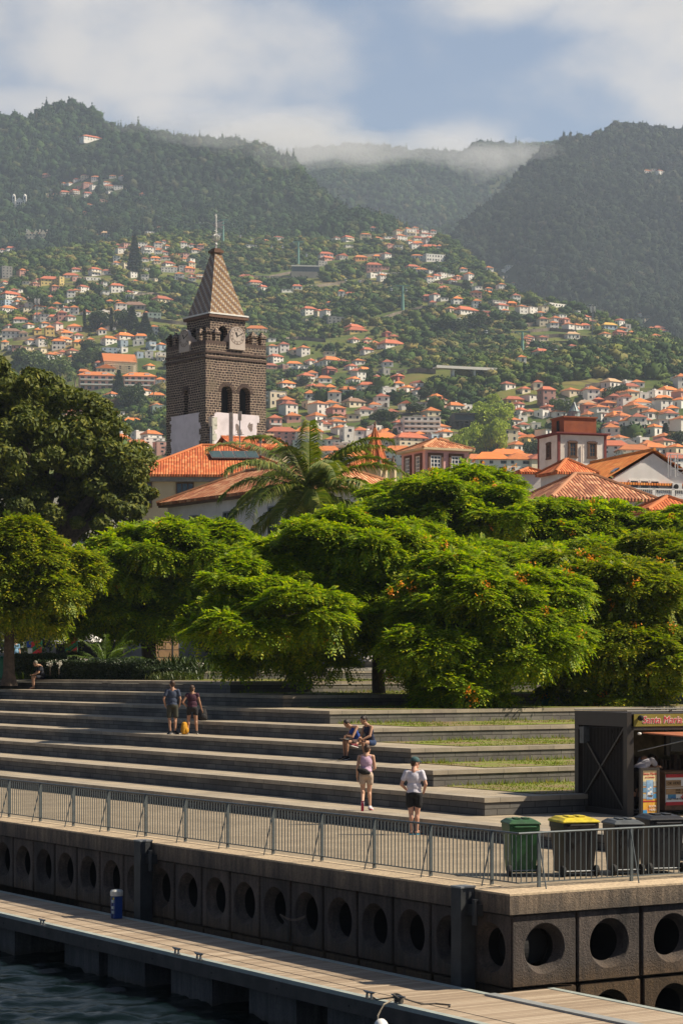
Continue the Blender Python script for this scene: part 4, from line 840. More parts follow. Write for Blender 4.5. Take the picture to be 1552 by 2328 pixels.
for a in (
 (62, 850, 84, 62, 'g', 'broad green tree above the crown of the big dark tree, first from the edge'), (128, 868, 66, 60, 'g', 'spreading green tree between the big dark tree and the pink apartments'),
 (270, 905, 38, 62, 'c', 'tall layered pine standing in front of the pink apartment blocks'), (309, 935, 56, 66, 'd', 'dense dark round tree below the pink apartments'), (250, 935, 60, 32, 'b', 'low reddish flowering tree under the layered pine'),
 (171, 905, 18, 64, 'p', 'slim palm with pale trunk at the edge of the pink apartments'), (349, 912, 22, 42, 'p', 'palm between the pink apartments and the bell tower'), (366, 945, 20, 26, 'p', 'small palm beside the bell tower wall'), (108, 800, 24, 32, 'p', 'palm beside the cream houses on the left slope'),
 (253, 752, 8, 52, 'x', 'tall narrow cypress above the glassy terraced houses'), (192, 745, 7, 46, 'x', 'narrow cypress left of the white curved house'), (300, 752, 44, 54, 'c', 'dark pine in the grove above the glassy terraced houses'), (330, 762, 40, 50, 'c', 'second dark pine of the grove above the glassy houses'), (280, 745, 36, 44, 'd', 'dark leafy tree in the same grove as the two pines'), (222, 748, 46, 44, 'd', 'dark leafy tree between the two narrow cypresses'),
 (306, 620, 40, 86, 'c', 'very tall dark conifer in the woods left of the spire'), (266, 540, 46, 52, 'd', 'round dark tree in the upper woods'), (90, 700, 50, 34, 'd', 'dark tree beneath the long yellow villa'), (202, 800, 36, 30, 'd', 'dark green tree right of the orange pyramid roofs'), (190, 832, 40, 36, 'd', 'dark tree under the yellow villa with a garden wall'), (225, 828, 36, 34, 'd', 'dark tree just left of the scaffolded house'),
 (898, 1014, 12, 40, 'x', 'dark cypress standing behind the pink villa'), (1512, 1002, 13, 40, 'x', 'dark cypress among the houses of the right slope'), (1410, 903, 44, 30, 'd', 'dark spreading tree beside the small chapel gable'), (1385, 906, 30, 24, 'g', 'light green tree in front of the tan-roofed house'), (1275, 945, 44, 44, 'g', 'light green tree left of the brown rooftop box'), (1214, 1045, 44, 46, 'd', 'dark tree just left of the white customs tower'),
 (1514, 920, 26, 18, 'd', 'palm-like dark tree between two orange-roofed houses'), (1540, 1012, 44, 34, 'd', 'dark tree at the right edge above the scaffolding poles'), (1520, 960, 20, 26, 'p', 'palm in front of a white house on the right slope'), (1494, 958, 16, 24, 'p', 'palm beside the palm in front of the white house'), (1385, 915, 20, 26, 'p', 'palm in front of the cream house with red roof'),
 (1460, 955, 30, 20, 'b', 'reddish tree between the houses of the right slope'), (1060, 660, 18, 26, 'd', 'small dark tree beside the white arched house'), (838, 860, 30, 24, 'd', 'dark tree by the red house on the middle slope'), (690, 875, 26, 22, 'd', 'dark tree beside the cream pyramid-roofed house'), (845, 900, 40, 24, 'd', 'dark tree in the gap between white houses above the apartment block'), (945, 940, 40, 26, 'd', 'dark tree behind the long off-white apartment block'), (760, 960, 30, 22, 'g', 'green tree in the garden above the royal palm'), (672, 918, 22, 20, 'p', 'palm beside the cream block with curved balconies'), (940, 935, 18, 26, 'p', 'palm above the long off-white apartment block'), (870, 965, 50, 36, 'd', 'dark tree directly above the red pyramid turret'), (965, 905, 40, 26, 'd', 'rounded tree at the end of the row of white houses'), (1020, 760, 60, 40, 'd', 'dark tree at the head of the ravine'), (1205, 700, 34, 26, 'd', 'dark tree on the ridge line of the spur'), (1088, 745, 50, 40, 'd', 'dark tree in the fold below the pink and yellow houses'),
): hill_tree(*a)
for i, (px, bot, w, h) in enumerate(((1048, 1048, 44, 70), (1075, 1052, 56, 88), (1105, 1046, 52, 92), (1130, 1040, 42, 96), (1112, 985, 58, 66), (1135, 965, 40, 56), (1098, 950, 40, 40), (1120, 930, 40, 36), (1062, 1010, 46, 40), (1138, 1000, 34, 50))):
    hill_tree(px, bot, w, h, 'y', 'lime green avenue tree, ' + ('lowest, just behind the pink villa', 'low in the clump behind the pink villa', 'in the middle of the clump', 'on the outer right of the clump', 'half way up the row', 'upper right of the row', 'near the top of the row on its left', 'topmost of the row', 'left bulge half way up', 'right side above the low clump')[i], 'lime green avenue trees climbing the ravine')

# ================================================================ air: haze box and the low clouds on the ridge
def volmat(name, dens, col=(0.68, 0.80, 1.0), aniso=0.2):
    m = bpy.data.materials.new(name); m.use_nodes = True; nt = m.node_tree; nt.nodes.remove(nt.nodes['Principled BSDF'])
    v = nt.nodes.new('ShaderNodeVolumePrincipled'); v.inputs['Color'].default_value = (*col, 1); v.inputs['Density'].default_value = dens; v.inputs['Anisotropy'].default_value = aniso
    nt.links.new(v.outputs[0], nt.nodes['Material Output'].inputs['Volume']); return m
HAZE = 0.85e-4
mb = MB(); mb.box((-5500, -900, -6), (5500, 6800, 1330)); o = mb.build('haze', volmat('haze', HAZE)); tag(o, kind='stuff')
m_cloud = volmat('cloud_vapour', 0.0034, (1, 1, 1), 0.3)
def cloud(px, py, D, rx, ry, rz, seed, name='cloud'):
    bm = bmesh.new(); bmesh.ops.create_icosphere(bm, subdivisions=4, radius=1); v = np.array([x.co[:] for x in bm.verts]); f = np.array([[q.index for q in x.verts] for x in bm.faces]); bm.free()
    d = 1 + 0.8 * fbm(v[:, 0] * 1.6 + seed, v[:, 2] * 2.0 + v[:, 1] * 1.3, seed, 4); v = v * d[:, None] * np.array([rx, ry, rz]) * D / F
    o = link(name, npmesh(name, v, f, [m_cloud], smooth=True)); o.location = P(px, py, D); tag(o, kind='stuff')
for i, a in enumerate(((720, 330, 4250, 150, 70, 44), (640, 318, 4150, 130, 70, 46), (820, 345, 4300, 120, 60, 34), (1085, 372, 4100, 60, 40, 36), (1180, 366, 4050, 80, 40, 30), (550, 305, 4200, 130, 60, 38), (1010, 346, 4350, 120, 60, 26), (690, 350, 4000, 80, 40, 30), (470, 290, 4100, 120, 60, 30), (900, 330, 4500, 160, 60, 36), (760, 325, 3900, 120, 50, 34), (1130, 350, 4000, 90, 50, 30), (620, 300, 3800, 130, 60, 30), (560, 318, 2950, 110, 60, 26), (440, 300, 3050, 110, 60, 24), (650, 352, 2850, 70, 50, 26), (700, 310, 3600, 150, 70, 50), (1110, 356, 3300, 80, 50, 30), (1200, 340, 3250, 70, 50, 22), (330, 280, 3150, 80, 50, 16))):
    cloud(*a, 3 + i)
# ================================================================ buildings between the terraces and the hillside
T_OR = tilemat('tiles_bright', (0.56, 0.15, 0.05), (0.42, 0.10, 0.04), (0.68, 0.25, 0.10), .2, .4, .6)
T_BR = tilemat('tiles_weathered', (0.42, 0.17, 0.09), (0.26, 0.10, 0.06), (0.62, 0.33, 0.19))
T_MX = tilemat('tiles_mixed', (0.52, 0.20, 0.09), (0.36, 0.12, 0.06), (0.72, 0.40, 0.22))
m_white = M('lime_wash', (0.76, 0.73, 0.70), (0.62, 0.59, 0.55), 0.8, 0.9, 0.15, 12)
m_cream = M('cream_render', (0.66, 0.54, 0.34), (0.56, 0.45, 0.28), 0.9, 0.9, 0.15, 12)
m_pink = M('pink_render', (0.80, 0.48, 0.45), (0.70, 0.40, 0.37), 0.9, 0.9, 0.1, 12)
m_stoneT = M('brown_stone_trim', (0.17, 0.09, 0.06), (0.11, 0.06, 0.04), 3, 0.85, 0.2)
m_wood = M('old_wood', (0.16, 0.09, 0.05), (0.09, 0.05, 0.03), 6, 0.7)
m_glass = M('window_glass', (0.05, 0.07, 0.09), (0.025, 0.035, 0.045), 1.5, 0.06, spec=0.8)
m_whitep = M('white_paint', (0.80, 0.78, 0.74), (0.70, 0.68, 0.64), 4, 0.5)
m_maroon = M('maroon_paint', (0.24, 0.05, 0.045), (0.16, 0.035, 0.03), 3, 0.7)
m_dark = M('dark_void', (0.012, 0.012, 0.012))
m_metal = M('galvanised', (0.34, 0.36, 0.37), (0.25, 0.26, 0.27), 6, 0.45, metal=0.6)

def sash(parent, x, y, z, w, h, frame, nx=2, ny=3, surround=None, face='-y', name='window'):
    """a real sash window: surround, frame bars, glass; face -y looks at local -y"""
    rot = {'-y': 0, '-x': R(-90), 'x': R(90)}[face]
    m = MB(); t = .09
    m.box((-w / 2, -.05, 0), (w / 2, -.045, h), 1)
    for a, b in (((-w / 2, -.1, 0), (-w / 2 + t, 0, h)), ((w / 2 - t, -.1, 0), (w / 2, 0, h)), ((-w / 2 + t, -.1, h - t), (w / 2 - t, 0, h)), ((-w / 2 + t, -.1, 0), (w / 2 - t, 0, t))): m.box(a, b)
    for i in range(1, nx): m.box((-w / 2 + w * i / nx - .03, -.085, t), (-w / 2 + w * i / nx + .03, -.03, h - t))
    for k in range(1, ny): m.box((-w / 2 + t, -.08, h * k / ny - .03), (w / 2 - t, -.035, h * k / ny + .03))
    o = m.build(name, [frame, m_glass], parent, loc=(x, y, z), rz=rot)
    if surround:
        s = MB(); q = .2
        for a, b in (((-w / 2 - q, -.14, -q), (-w / 2, 0, h + q)), ((w / 2, -.14, -q), (w / 2 + q, 0, h + q)), ((-w / 2, -.14, h), (w / 2, 0, h + q)), ((-w / 2, -.14, -q), (w / 2, 0, 0))): s.box(a, b)
        s.build('surround', surround, o)
    return o
def base_at(pt):
    z = ground_z(pt.y); return Vector((pt.x, pt.y, z)), pt.z - z
def building(name, label, cat, corner, rz, w, d, wallm, roofm, rh, kind='hip', over=0.5, eave=None, caps=True):
    """corner: world point of the near eave corner (local x = right wall, local y = going back)"""
    b, H_ = base_at(corner); t = thing(name, label, cat, b, rz)
    m = MB(); m.box((0, 0, -1), (w, d, H_)); m.build('wall', wallm, t)
    r = link('roof', roof_mesh('roof', w, d, rh, kind, roofm, over, .18, eave_mat=eave), t, loc=(w / 2, d / 2, H_ + .18))
    if kind in ('gx', 'gy'):
        m = MB()
        if kind == 'gx': 
            for x in (0, w - .25): m.prism([(x, 0, H_), (x, d, H_), (x, d / 2, H_ + rh - .12)], (.25, 0, 0))
        else:
            for y in (0, d - .25): m.prism([(0, y, H_), (w, y, H_), (w / 2, y, H_ + rh - .12)], (0, .25, 0))
        m.build('gable', wallm, t)
    if caps:
        m = MB(); ridge_caps(m, w, d, rh, kind, over); m.build('ridge_tiles', roofm, r)
    return t, H_

# ---- bell tower
m_basalt = brickmat('basalt_blocks', (0.022, 0.013, 0.012), (0.070, 0.041, 0.036), (0.46, 0.35, 0.26), 0.50, 0.27, 0.034, jitter=0.42, stain=(0.16, 0.12, 0.08))
m_basaltp = M('basalt_plain', (0.13, 0.085, 0.065), (0.06, 0.04, 0.035), 2, 0.9, 0.4)
def azulejo():
    m, nt, b = newmat('glazed_roof_tiles'); b.inputs['Roughness'].default_value = 0.35
    uv = nt.nodes.new('ShaderNodeUVMap'); s = nt.nodes.new('ShaderNodeSeparateXYZ'); nt.links.new(uv.outputs[0], s.inputs[0])
    p = .24
    fu = mathn(nt, 'FLOOR', mathn(nt, 'DIVIDE', s.outputs[0], p)); fv = mathn(nt, 'FLOOR', mathn(nt, 'DIVIDE', s.outputs[1], p))
    k = mathn(nt, 'MODULO', mathn(nt, 'ADD', mathn(nt, 'ADD', fu, fv), 400.0), 4.0)
    c = ramp(nt, mathn(nt, 'DIVIDE', k, 4.0), [(0, (0.42, 0.36, 0.29)), (0.25, (0.30, 0.17, 0.055)), (0.5, (0.17, 0.09, 0.05)), (0.75, (0.24, 0.15, 0.09))])
    c.node.color_ramp.interpolation = 'CONSTANT'
    c = mixc(nt, 0.8, c, ramp(nt, noise(nt, 2.5, 5), [(0.3, (0.6, 0.6, 0.6)), (0.7, (1.2, 1.2, 1.15))]), 'MULTIPLY')
    nt.links.new(c, b.inputs['Base Color'])
    h = mathn(nt, 'ADD', mathn(nt, 'FRACT', mathn(nt, 'DIVIDE', s.outputs[1], p)), mathn(nt, 'SINE', mathn(nt, 'MULTIPLY', mathn(nt, 'FRACT', mathn(nt, 'DIVIDE', s.outputs[0], p)), 3.14)))
    bump(nt, b, h, 0.5, 0.05); return m
def arch(w, h, n=10):
    """outline of a round-headed opening standing on z=0, centred on x=0"""
    r = w / 2; return [(-r, 0), (r, 0)] + [(r * math.cos(a), h - r + r * math.sin(a)) for a in [math.pi * k / n for k in range(n + 1)]]
def wall_with_arches(mb, w, z0, z1, ops, m=0, y=0.0):
    """front skin of a wall in the plane y, cut by round-headed openings (cx, zsill, width, height)"""
    ops = sorted(ops); xs = [0.0]
    x = 0.0
    for cx, zs, ow, oh in ops:
        a, b = cx - ow / 2, cx + ow / 2; mb.face([(x, y, z0), (a, y, z0), (a, y, z1), (x, y, z1)], m)
        mb.face([(a, y, z0), (b, y, z0), (b, y, zs), (a, y, zs)], m)
        r = ow / 2; zc = zs + oh - r; n = 12
        arc = [(cx - r * math.cos(math.pi * k / n), y, zc + r * math.sin(math.pi * k / n)) for k in range(n + 1)]
        for k in range(n): mb.face([arc[k], arc[k + 1], (arc[k + 1][0], y, z1), (arc[k][0], y, z1)], m)
        x = b
    mb.face([(x, y, z0), (w, y, z0), (w, y, z1), (x, y, z1)], m)
def reveal(mb, cx, zs, ow, oh, y, dep, m=0, back=1):
    o = [(cx + a, zs + b) for a, b in arch(ow, oh, 12)]
    n = len(o)
    for k in range(n): a, b = o[k], o[(k + 1) % n]; mb.face([(a[0], y, a[1]), (a[0], y + dep, a[1]), (b[0], y + dep, b[1]), (b[0], y, b[1])], m)
    mb.face([(a[0], y + dep, a[1]) for a in o], back)
def bell_tower():
    c0 = P(468, 780, 245); A = 8.0; z0, z1 = ground_z(245), P(468, 779, 245).z; th = R(37)
    t = thing('bell_tower', 'dark basalt cathedral bell tower with battlements and a steep glazed tile spire', 'tower', (c0.x, c0.y, z0), th)
    H_ = z1 - z0; zb = lambda py: P(468, py, 245).z - z0
    mb = MB()
    opsR = [(2.75 * 1.0, zb(938), 1.45, 3.15), (5.15, zb(936), 1.45, 3.05)]
    wall_with_arches(mb, A, -2, H_, opsR, 0, 0)
    for o in opsR: reveal(mb, *o[:2], o[2], o[3], 0, .9, 0, 1)
    # left wall (local x = 0 plane), built flat then turned
    l = MB(); opL = [(8 - 3.75 - .25, zb(940), 0.85, 3.0)]
    wall_with_arches(l, A, -2, H_, opL, 0, 0); reveal(l, *opL[0][:2], opL[0][2], opL[0][3], 0, .7, 0, 1)
    mb.add([(v[1], A - v[0], v[2]) for v in l.v], l.f); mb.m[-len(l.m):] = l.m
    mb.add([(A, 0, -2), (A, A, -2), (0, A, -2), (A, 0, H_), (A, A, H_), (0, A, H_), (0, 0, H_)], [(0, 1, 4, 3), (1, 2, 5, 4), (6, 3, 4, 5)])
    mb.build('wall', [m_basalt, m_dark], t)
    # arch rings
    for cx, zs, ow, oh, left in [(*o, 0) for o in opsR] + [(*opL[0], 1)]:
        m = MB(); r = ow / 2
        for k in range(13):
            a = math.pi * (k + .5) / 13; ca, sa = math.cos(a), math.sin(a); zc = zs + oh - r
            pts = [(cx + (r + q) * math.cos(a + e), -.03, zc + (r + q) * math.sin(a + e)) for q, e in ((.02, -.1), (.42, -.085), (.42, .085), (.02, .1))]
            m.prism(pts, (0, .06, 0))
        if left: m.v = [(v[1], A - v[0], v[2]) for v in m.v]
        m.build('arch_ring', m_basaltp, t)
    # string courses
    m = MB()
    for py in (800, 812): z = zb(py); m.box((-.12, -.12, z), (A + .12, A + .12, z + .22))
    m.build('string_course', m_basaltp, t)
    # lime plaster panels with toothed edges where the corner stones bite in
    m = MB(); rr = random.Random(3); z = -1.5
    while z < zb(937):
        za = min(z + .33, zb(935 if z > zb(945) else 937)); a, b = 1.1 + rr.uniform(-.25, .3), A - 1.0 + rr.uniform(-.45, .1); m.box((a, -.05, z), (b, 0.002, za))
        a2, b2 = 1.15 + rr.uniform(-.25, .3), A - .9 + rr.uniform(-.3, .1); m.box((-.05, a2 if z > -9 else a2, z), (0.002, b2, min(za, zb(932)))); z += .33
    pl = m.build('plaster', M('lime_plaster', (0.74, 0.66, 0.68), (0.60, 0.53, 0.54), 0.7, 0.9, 0.2, 8, lo=.3, hi=.55), t)
    m = MB(); rr = random.Random(8)
    for cx, cz in ((4.1, zb(966)), (5.9, zb(962)), (4.45, zb(978))):
        pts = [(cx + (.2 + rr.random() * .25) * math.cos(a), -.056, cz + (.25 + rr.random() * .4) * math.sin(a)) for a in [k * .45 for k in range(14)]]; m.face(pts[::-1])
    m.build('bare_patch', M('bare_rubble', (0.30, 0.24, 0.21), (0.16, 0.12, 0.11), 6, .95, .4), pl)
    # battlements
    def merlon(x, y, w=.62, h=1.15):
        m = MB(); m.box((x - w / 2, y - w / 2, H_), (x + w / 2, y + w / 2, H_ + h)); q = w / 2 + .1
        m.box((x - q, y - q, H_ + h), (x + q, y + q, H_ + h + .14))
        m.add([(x - q, y - q, H_ + h + .14), (x + q, y - q, H_ + h + .14), (x + q, y + q, H_ + h + .14), (x - q, y + q, H_ + h + .14), (x, y, H_ + h + .75)], [(0, 1, 4), (1, 2, 4), (2, 3, 4), (3, 0, 4)])
        m.build('merlon', m_basalt, t)
    e = .33
    for k in range(7):
        x = e + (A - 2 * e) * k / 6
        if not 2.7 < x < 5.3: merlon(x, e); merlon(e, x)
        merlon(x, A - e)
        if 0 < k < 6: merlon(A - e, x)
    m = MB(); m.box((0, 0, H_), (A, .5, H_ + .35)); m.box((0, .5, H_), (.5, A, H_ + .35)); m.box((A - .5, .5, H_), (A, A, H_ + .35)); m.box((.5, A - .5, H_), (A - .5, A, H_ + .35)); m.build('parapet', m_basaltp, t)
    # drum
    B = 4.7; o = (A - B) / 2; zt = P(479, 722, 248).z - z0
    mb = MB(); ops = [(B * .36, H_ + .1, 1.25, 2.25)]
    wall_with_arches(mb, B, H_ - .2, zt, ops, 0, 0); reveal(mb, *ops[0][:2], ops[0][2], ops[0][3], 0, .8, 0, 1); mb.v = [(v[0] + o, v[1] + o, v[2]) for v in mb.v]
    l = MB(); opl = [(B * .3, H_ + .1, 1.1, 2.2), (B * .72, H_ + .1, 1.1, 2.2)]
    wall_with_arches(l, B, H_ - .2, zt, opl, 0, 0)
    for q in opl: reveal(l, *q[:2], q[2], q[3], 0, .8, 0, 1)
    mb.add([(v[1] + o, o + B - v[0], v[2]) for v in l.v], l.f); mb.m[-len(l.m):] = l.m
    mb.add([(o + B, o, H_), (o + B, o + B, H_), (o, o + B, H_), (o + B, o, zt), (o + B, o + B, zt), (o, o + B, zt), (o, o, zt)], [(0, 1, 4, 3), (1, 2, 5, 4), (6, 3, 4, 5)])
    mb.build('belfry', [m_basalt, m_dark], t)
    q = o - .28; m = MB(); m.box((q, q, zt), (A - q, A - q, zt + .28)); m.box((q + .2, q + .2, zt + .28), (A - q - .2, A - q - .2, zt + .42)); m.build('eave', m_stoneT, t)
    # spire
    za = P(489, 573, 250).z - z0; zs = zt + .42; s0, s1 = B / 2 - .05, .42; c = A / 2
    vs, fs, uv = [], [], []
    prof = [(0, s0 + .25), (.03, s0 - .02), (.5, s0 * .5 + s1 * .5 - .03), (1, s1)]
    for f, (ax, ay) in enumerate(((1, 0), (0, 1), (-1, 0), (0, -1))):
        base = len(vs)
        for u, hw in prof:
            z = zs + (za - zs) * u
            for sg in (-1, 1):
                x = c + (sg * hw if ax else (hw if ay > 0 else -hw)) * (1); y = c + ((-hw if ax > 0 else hw) if ax else sg * hw)
                vs.append((x, y, z)); uv.append((sg * hw * (1 if f in (0, 2) else -1) + 5, (za - zs) * u * 1.02))
        for k in range(len(prof) - 1): fs.append((base + 2 * k, base + 2 * k + 1, base + 2 * k + 3, base + 2 * k + 2))
    me = bpy.data.meshes.new('spire'); me.from_pydata(vs, [], fs); me.materials.append(azulejo()); lay = me.uv_layers.new(name='UVMap')
    for lp in me.loops: lay.data[lp.index].uv = uv[lp.vertex_index]
    sp = link('spire', me, t)
    m = MB(); q = s0 + .28
    for a, b in (((c - q, c - q), (c + q, c - q)), ((c + q, c - q), (c + q, c + q)), ((c + q, c + q), (c - q, c + q)), ((c - q, c + q), (c - q, c - q))): m.bar((*a, zs), (*b, zs), .2, .16)
    m.build('gutter', m_whitep, sp)
    m = MB(); m.box((c - .62, c - .62, za), (c + .62, c + .62, za + .3)); m.box((c - .4, c - .4, za + .3), (c + .4, c + .4, za + .5)); m.build('capstone', m_stoneT, sp)
    # vane
    m = MB(); zz = za + .5; mm = MB()
    m.tube([(c, c, zz), (c, c, zz + 3.9)], .09, 6)
    for z_, r_ in ((.5, .17), (2.5, .12), (3.5, .12)): m.ell((c, c, zz + z_), (r_, r_, r_), 8, 6)
    for k in range(6):
        a = k * math.pi / 6; m.tube([(c + .42 * math.cos(b) * math.cos(a), c + .42 * math.cos(b) * math.sin(a), zz + 1.25 + .36 * math.sin(b)) for b in [j * math.pi / 8 for j in range(17)]], .045, 4)
    for z_, w in ((3.7, .25), (2.0, .3)): m.bar((c - w, c - w * .6, zz + z_), (c + w, c + w * .6, zz + z_), .05)
    d = Vector((math.cos(-th), math.sin(-th), 0))
    for pts in ([(-.9, 2.95), (-.3, 2.8), (.1, 2.9), (.95, 3.15), (.55, 2.85), (1.0, 2.6), (.45, 2.55), (.85, 2.25), (0, 2.4), (-.35, 2.65)],):
        m.prism([Vector((c, c, zz + z_)) + d * x for x, z_ in pts], (0.05, .07, 0))
    m.build('weather_vane', M('white_metal', (0.72, 0.71, 0.68), None, 4, .5), t)
    # clocks
    m_face = M('clock_stone', (0.52, 0.44, 0.38), (0.44, 0.37, 0.32), 3, .8); m_num = M('clock_black', (0.03, 0.025, 0.022))
    for left in (0, 1):
        w, h = 2.05, 2.5; zc0 = zb(788 if not left else 791)
        root_m = MB(); pts = [(x, -.25, z + 0) for x, z in arch(w, h, 16)]
        root_m.prism(pts, (0, .35, 0)); 
        mw = Matrix.Translation((A / 2, 0, zc0)) if not left else Matrix.Translation((0, A / 2, zc0)) @ Matrix.Rotation(R(-90), 4, 'Z')
        cl = root_m.build('clock', m_face, t); cl.matrix_local = mw
        cz = h - w / 2
        m = MB()
        for r0, r1 in ((.93, .88), (.62, .59)):
            n = 32
            for k in range(n):
                a, b = 2 * math.pi * k / n, 2 * math.pi * (k + 1) / n
                m.face([(r1 * math.cos(a), -.262, cz + r1 * math.sin(a)), (r1 * math.cos(b), -.262, cz + r1 * math.sin(b)), (r0 * math.cos(b), -.262, cz + r0 * math.sin(b)), (r0 * math.cos(a), -.262, cz + r0 * math.sin(a))])
        m.build('dial_ring', m_stoneT, cl)
        for k, num in enumerate(('XII', 'I', 'II', 'III', 'IIII', 'V', 'VI', 'VII', 'VIII', 'IX', 'X', 'XI')):
            a = -2 * math.pi * k / 12
            mt = Matrix.Translation((math.sin(-a) * .75, -.262, cz + math.cos(a) * .75)) @ Matrix.Rotation(R(90), 4, 'X') @ Matrix.Rotation(a, 4, 'Z') @ Matrix.Translation((0, -.09, 0))
            text_mesh('numeral', num, .25, m_num, cl, mt, .003, 'CENTER', 0, .75)
        m = MB()
        for ang, L_, w_ in ((-R(335), .52, .12), (-R(62), .88, .06)):
            dx, dz = math.sin(-ang), math.cos(ang); nx, nz = -dz, dx
            m.prism([(nx * w_ * .4, -.29, cz + nz * w_ * .4), (dx * L_ * .8 + nx * w_ * .8, -.29, cz + dz * L_ * .8 + nz * w_ * .8), (dx * L_, -.29, cz + dz * L_), (dx * L_ * .8 - nx * w_ * .8, -.29, cz + dz * L_ * .8 - nz * w_ * .8), (-nx * w_ * .4, -.29, cz - nz * w_ * .4)], (0, .02, 0))
        m.lathe([(.07, -.02), (.07, .02)], (0, -.29, cz), 10, rot=Matrix.Rotation(R(90), 3, 'X')); m.build('hand', m_num, cl)
        # curved buttress behind the plate
        m = MB(); m.prism([(-w / 2, .1, 0), (-w / 2, 1.5, 0), (-w / 2, 1.2, 1.0), (-w / 2, .1, 1.7)], (.18, 0, 0)); m.prism([(w / 2 - .18, .1, 0), (w / 2 - .18, 1.5, 0), (w / 2 - .18, 1.2, 1.0), (w / 2 - .18, .1, 1.7)], (.18, 0, 0)); m.build('buttress', m_face, cl)
    # antenna panels strapped to the tower wall
    m = MB(); m.box((.5, -.55, -8), (.75, -.3, zb(950))); m.box((.45, -.5, zb(1000)), (1.1, -.2, zb(985)))
    for py in (958, 968, 975): m.box((.75, -.5, zb(py)), (1.15, -.15, zb(py) + .5))
    m.build('downpipe', M('pale_panel', (0.62, .6, .5)), t)
bell_tower()

# ---- building with the big orange roof and solar panels
def solar_house():
    t, H_ = building('house', 'cream building with broad orange roof carrying four solar panels below the bell tower', 'house', P(300, 1084, 168) , R(4), 12.6, 10.5, m_cream, T_OR, 2.75)
    t.children[1].name = 'roof'
    m = MB(); m.box((.5, -.35, H_ - .35), (12.9, 0, H_ + .05)); m.build('cornice', M('grey_trim', (0.3, .28, .25)), t)
    o = sash(t, 3.95, 0, H_ - 2.3, 1.35, 1.9, m_wood, 3, 1); sash(t, .9, 0, H_ - 2.3, 1.2, 1.9, m_wood, 2, 1); sash(t, 7.4, 0, H_ - 2.3, 1.2, 1.9, m_wood, 2, 1)
    for i in range(4):
        p = thing('solar_panel', 'glass solar panel on the orange roof, ' + ('first of four from the bell tower side', 'second of four', 'third of four', 'fourth, nearest the royal palm')[i], 'solar panel', t.location, R(4), 'solar panels on the orange roof')
        m = MB(); a = math.atan2(2.75, 5.75); x0 = 6.0 + i * .92; y0, y1 = 2.2, 3.55
        f = lambda x, y, k=0: (x, y - k * math.sin(a), H_ + .18 + (y + .5) * math.tan(a) + .16 + k)
        m.prism([f(x0, y0), f(x0 + .88, y0), f(x0 + .88 - .25, y1), f(x0 - .25, y1)], (0, -.02, .06), 0)
        m.build('frame', m_metal, p)
        m = MB(); m.prism([f(x0 + .05, y0 + .06, .07), f(x0 + .83, y0 + .06, .07), f(x0 + .6, y1 - .06, .07), f(x0 - .18, y1 - .06, .07)], (0, 0, .01)); m.build('glass', M('panel_glass', (0.07, .11, .11), (0.05, .08, .08), 1, .15), p)
    m = MB(); m.box((9.3, 1.1, H_ + .9), (10.0, 1.6, H_ + 1.5)); m.box((9.55, 1.25, H_ + 1.5), (9.75, 1.45, H_ + 1.8)); m.build('skylight', m_maroon, t)
solar_house()
def shaded_white_house():
    c = P(381, 1150, 140); c = c - U * 16
    t, H_ = building('house', 'white house with weathered tile roof and shaded wall below the solar panel building', 'house', c, TH, 7.2, 16, m_white, T_MX, 1.9)
    m = MB(); m.box((-.45, -.45, H_ - .12), (0, 16.4, H_ + .1)); m.build('eave_board', m_wood, t)
    for s in (3, 8.3, 12.5): sash(t, 0, s, H_ - 2.5, 1.0, 1.7, m_metal, 2, 3, None, '-x')
shaded_white_house()
def rear_house():
    t, H_ = building('house', 'cream gabled house with orange roof and chimney at the foot of the bell tower', 'house', P(531, 1019, 190), R(24), 4.9, 4.4, m_cream, T_OR, 1.0, 'gx', .3)
    m = MB(); m.box((.6, -.2, H_ - .95), (1.9, 0.0, H_ - .35)); m.build('vent', m_wood, t)
    m = MB(); m.box((3.3, .7, H_ + .2), (3.85, 1.25, H_ + 1.3)); m.box((3.2, .6, H_ + 1.3), (3.95, 1.35, H_ + 1.45)); m.build('chimney', m_cream, t)
    m = MB(); m.box((3.1, .5, H_ + .2), (4.1, .7, H_ + .42)); m.build('flashing', m_metal, t)
rear_house()
def antenna(px, top, bot, D, label, panel):
    b = P(px, bot, D); h = (bot - top) * D / F; t = thing('antenna_mast', label, 'antenna', b)
    m = MB(); m.tube([(0, 0, -1.5), (0, 0, h)], .05, 6); 
    for k in (.2, .35, .5): m.bar((-.35, 0, h * k), (.35, 0, h * k), .04)
    m.build('pole', m_metal, t)
    m = MB(); m.box((-panel[0] / 2, -.15, h - panel[1]), (panel[0] / 2, .1, h)); m.build('panel', M('pale_panel', (0.62, .6, .5)), t)
antenna(525, 938, 1040, 186, 'tall pale panel antenna rising in front of the bell tower plaster', (.33, 2.4))
antenna(545, 935, 1040, 186, 'thin mast with a small grey box antenna right of the tall panel antenna', (.3, .75))
for px, top, lab in ((478, 947, 'short cluster of panel antennas at the corner of the bell tower'), (592, 985, 'thin whip antenna on the orange roof beside the chimney')): antenna(px, top, 1030, 187, lab, (.25, .8))

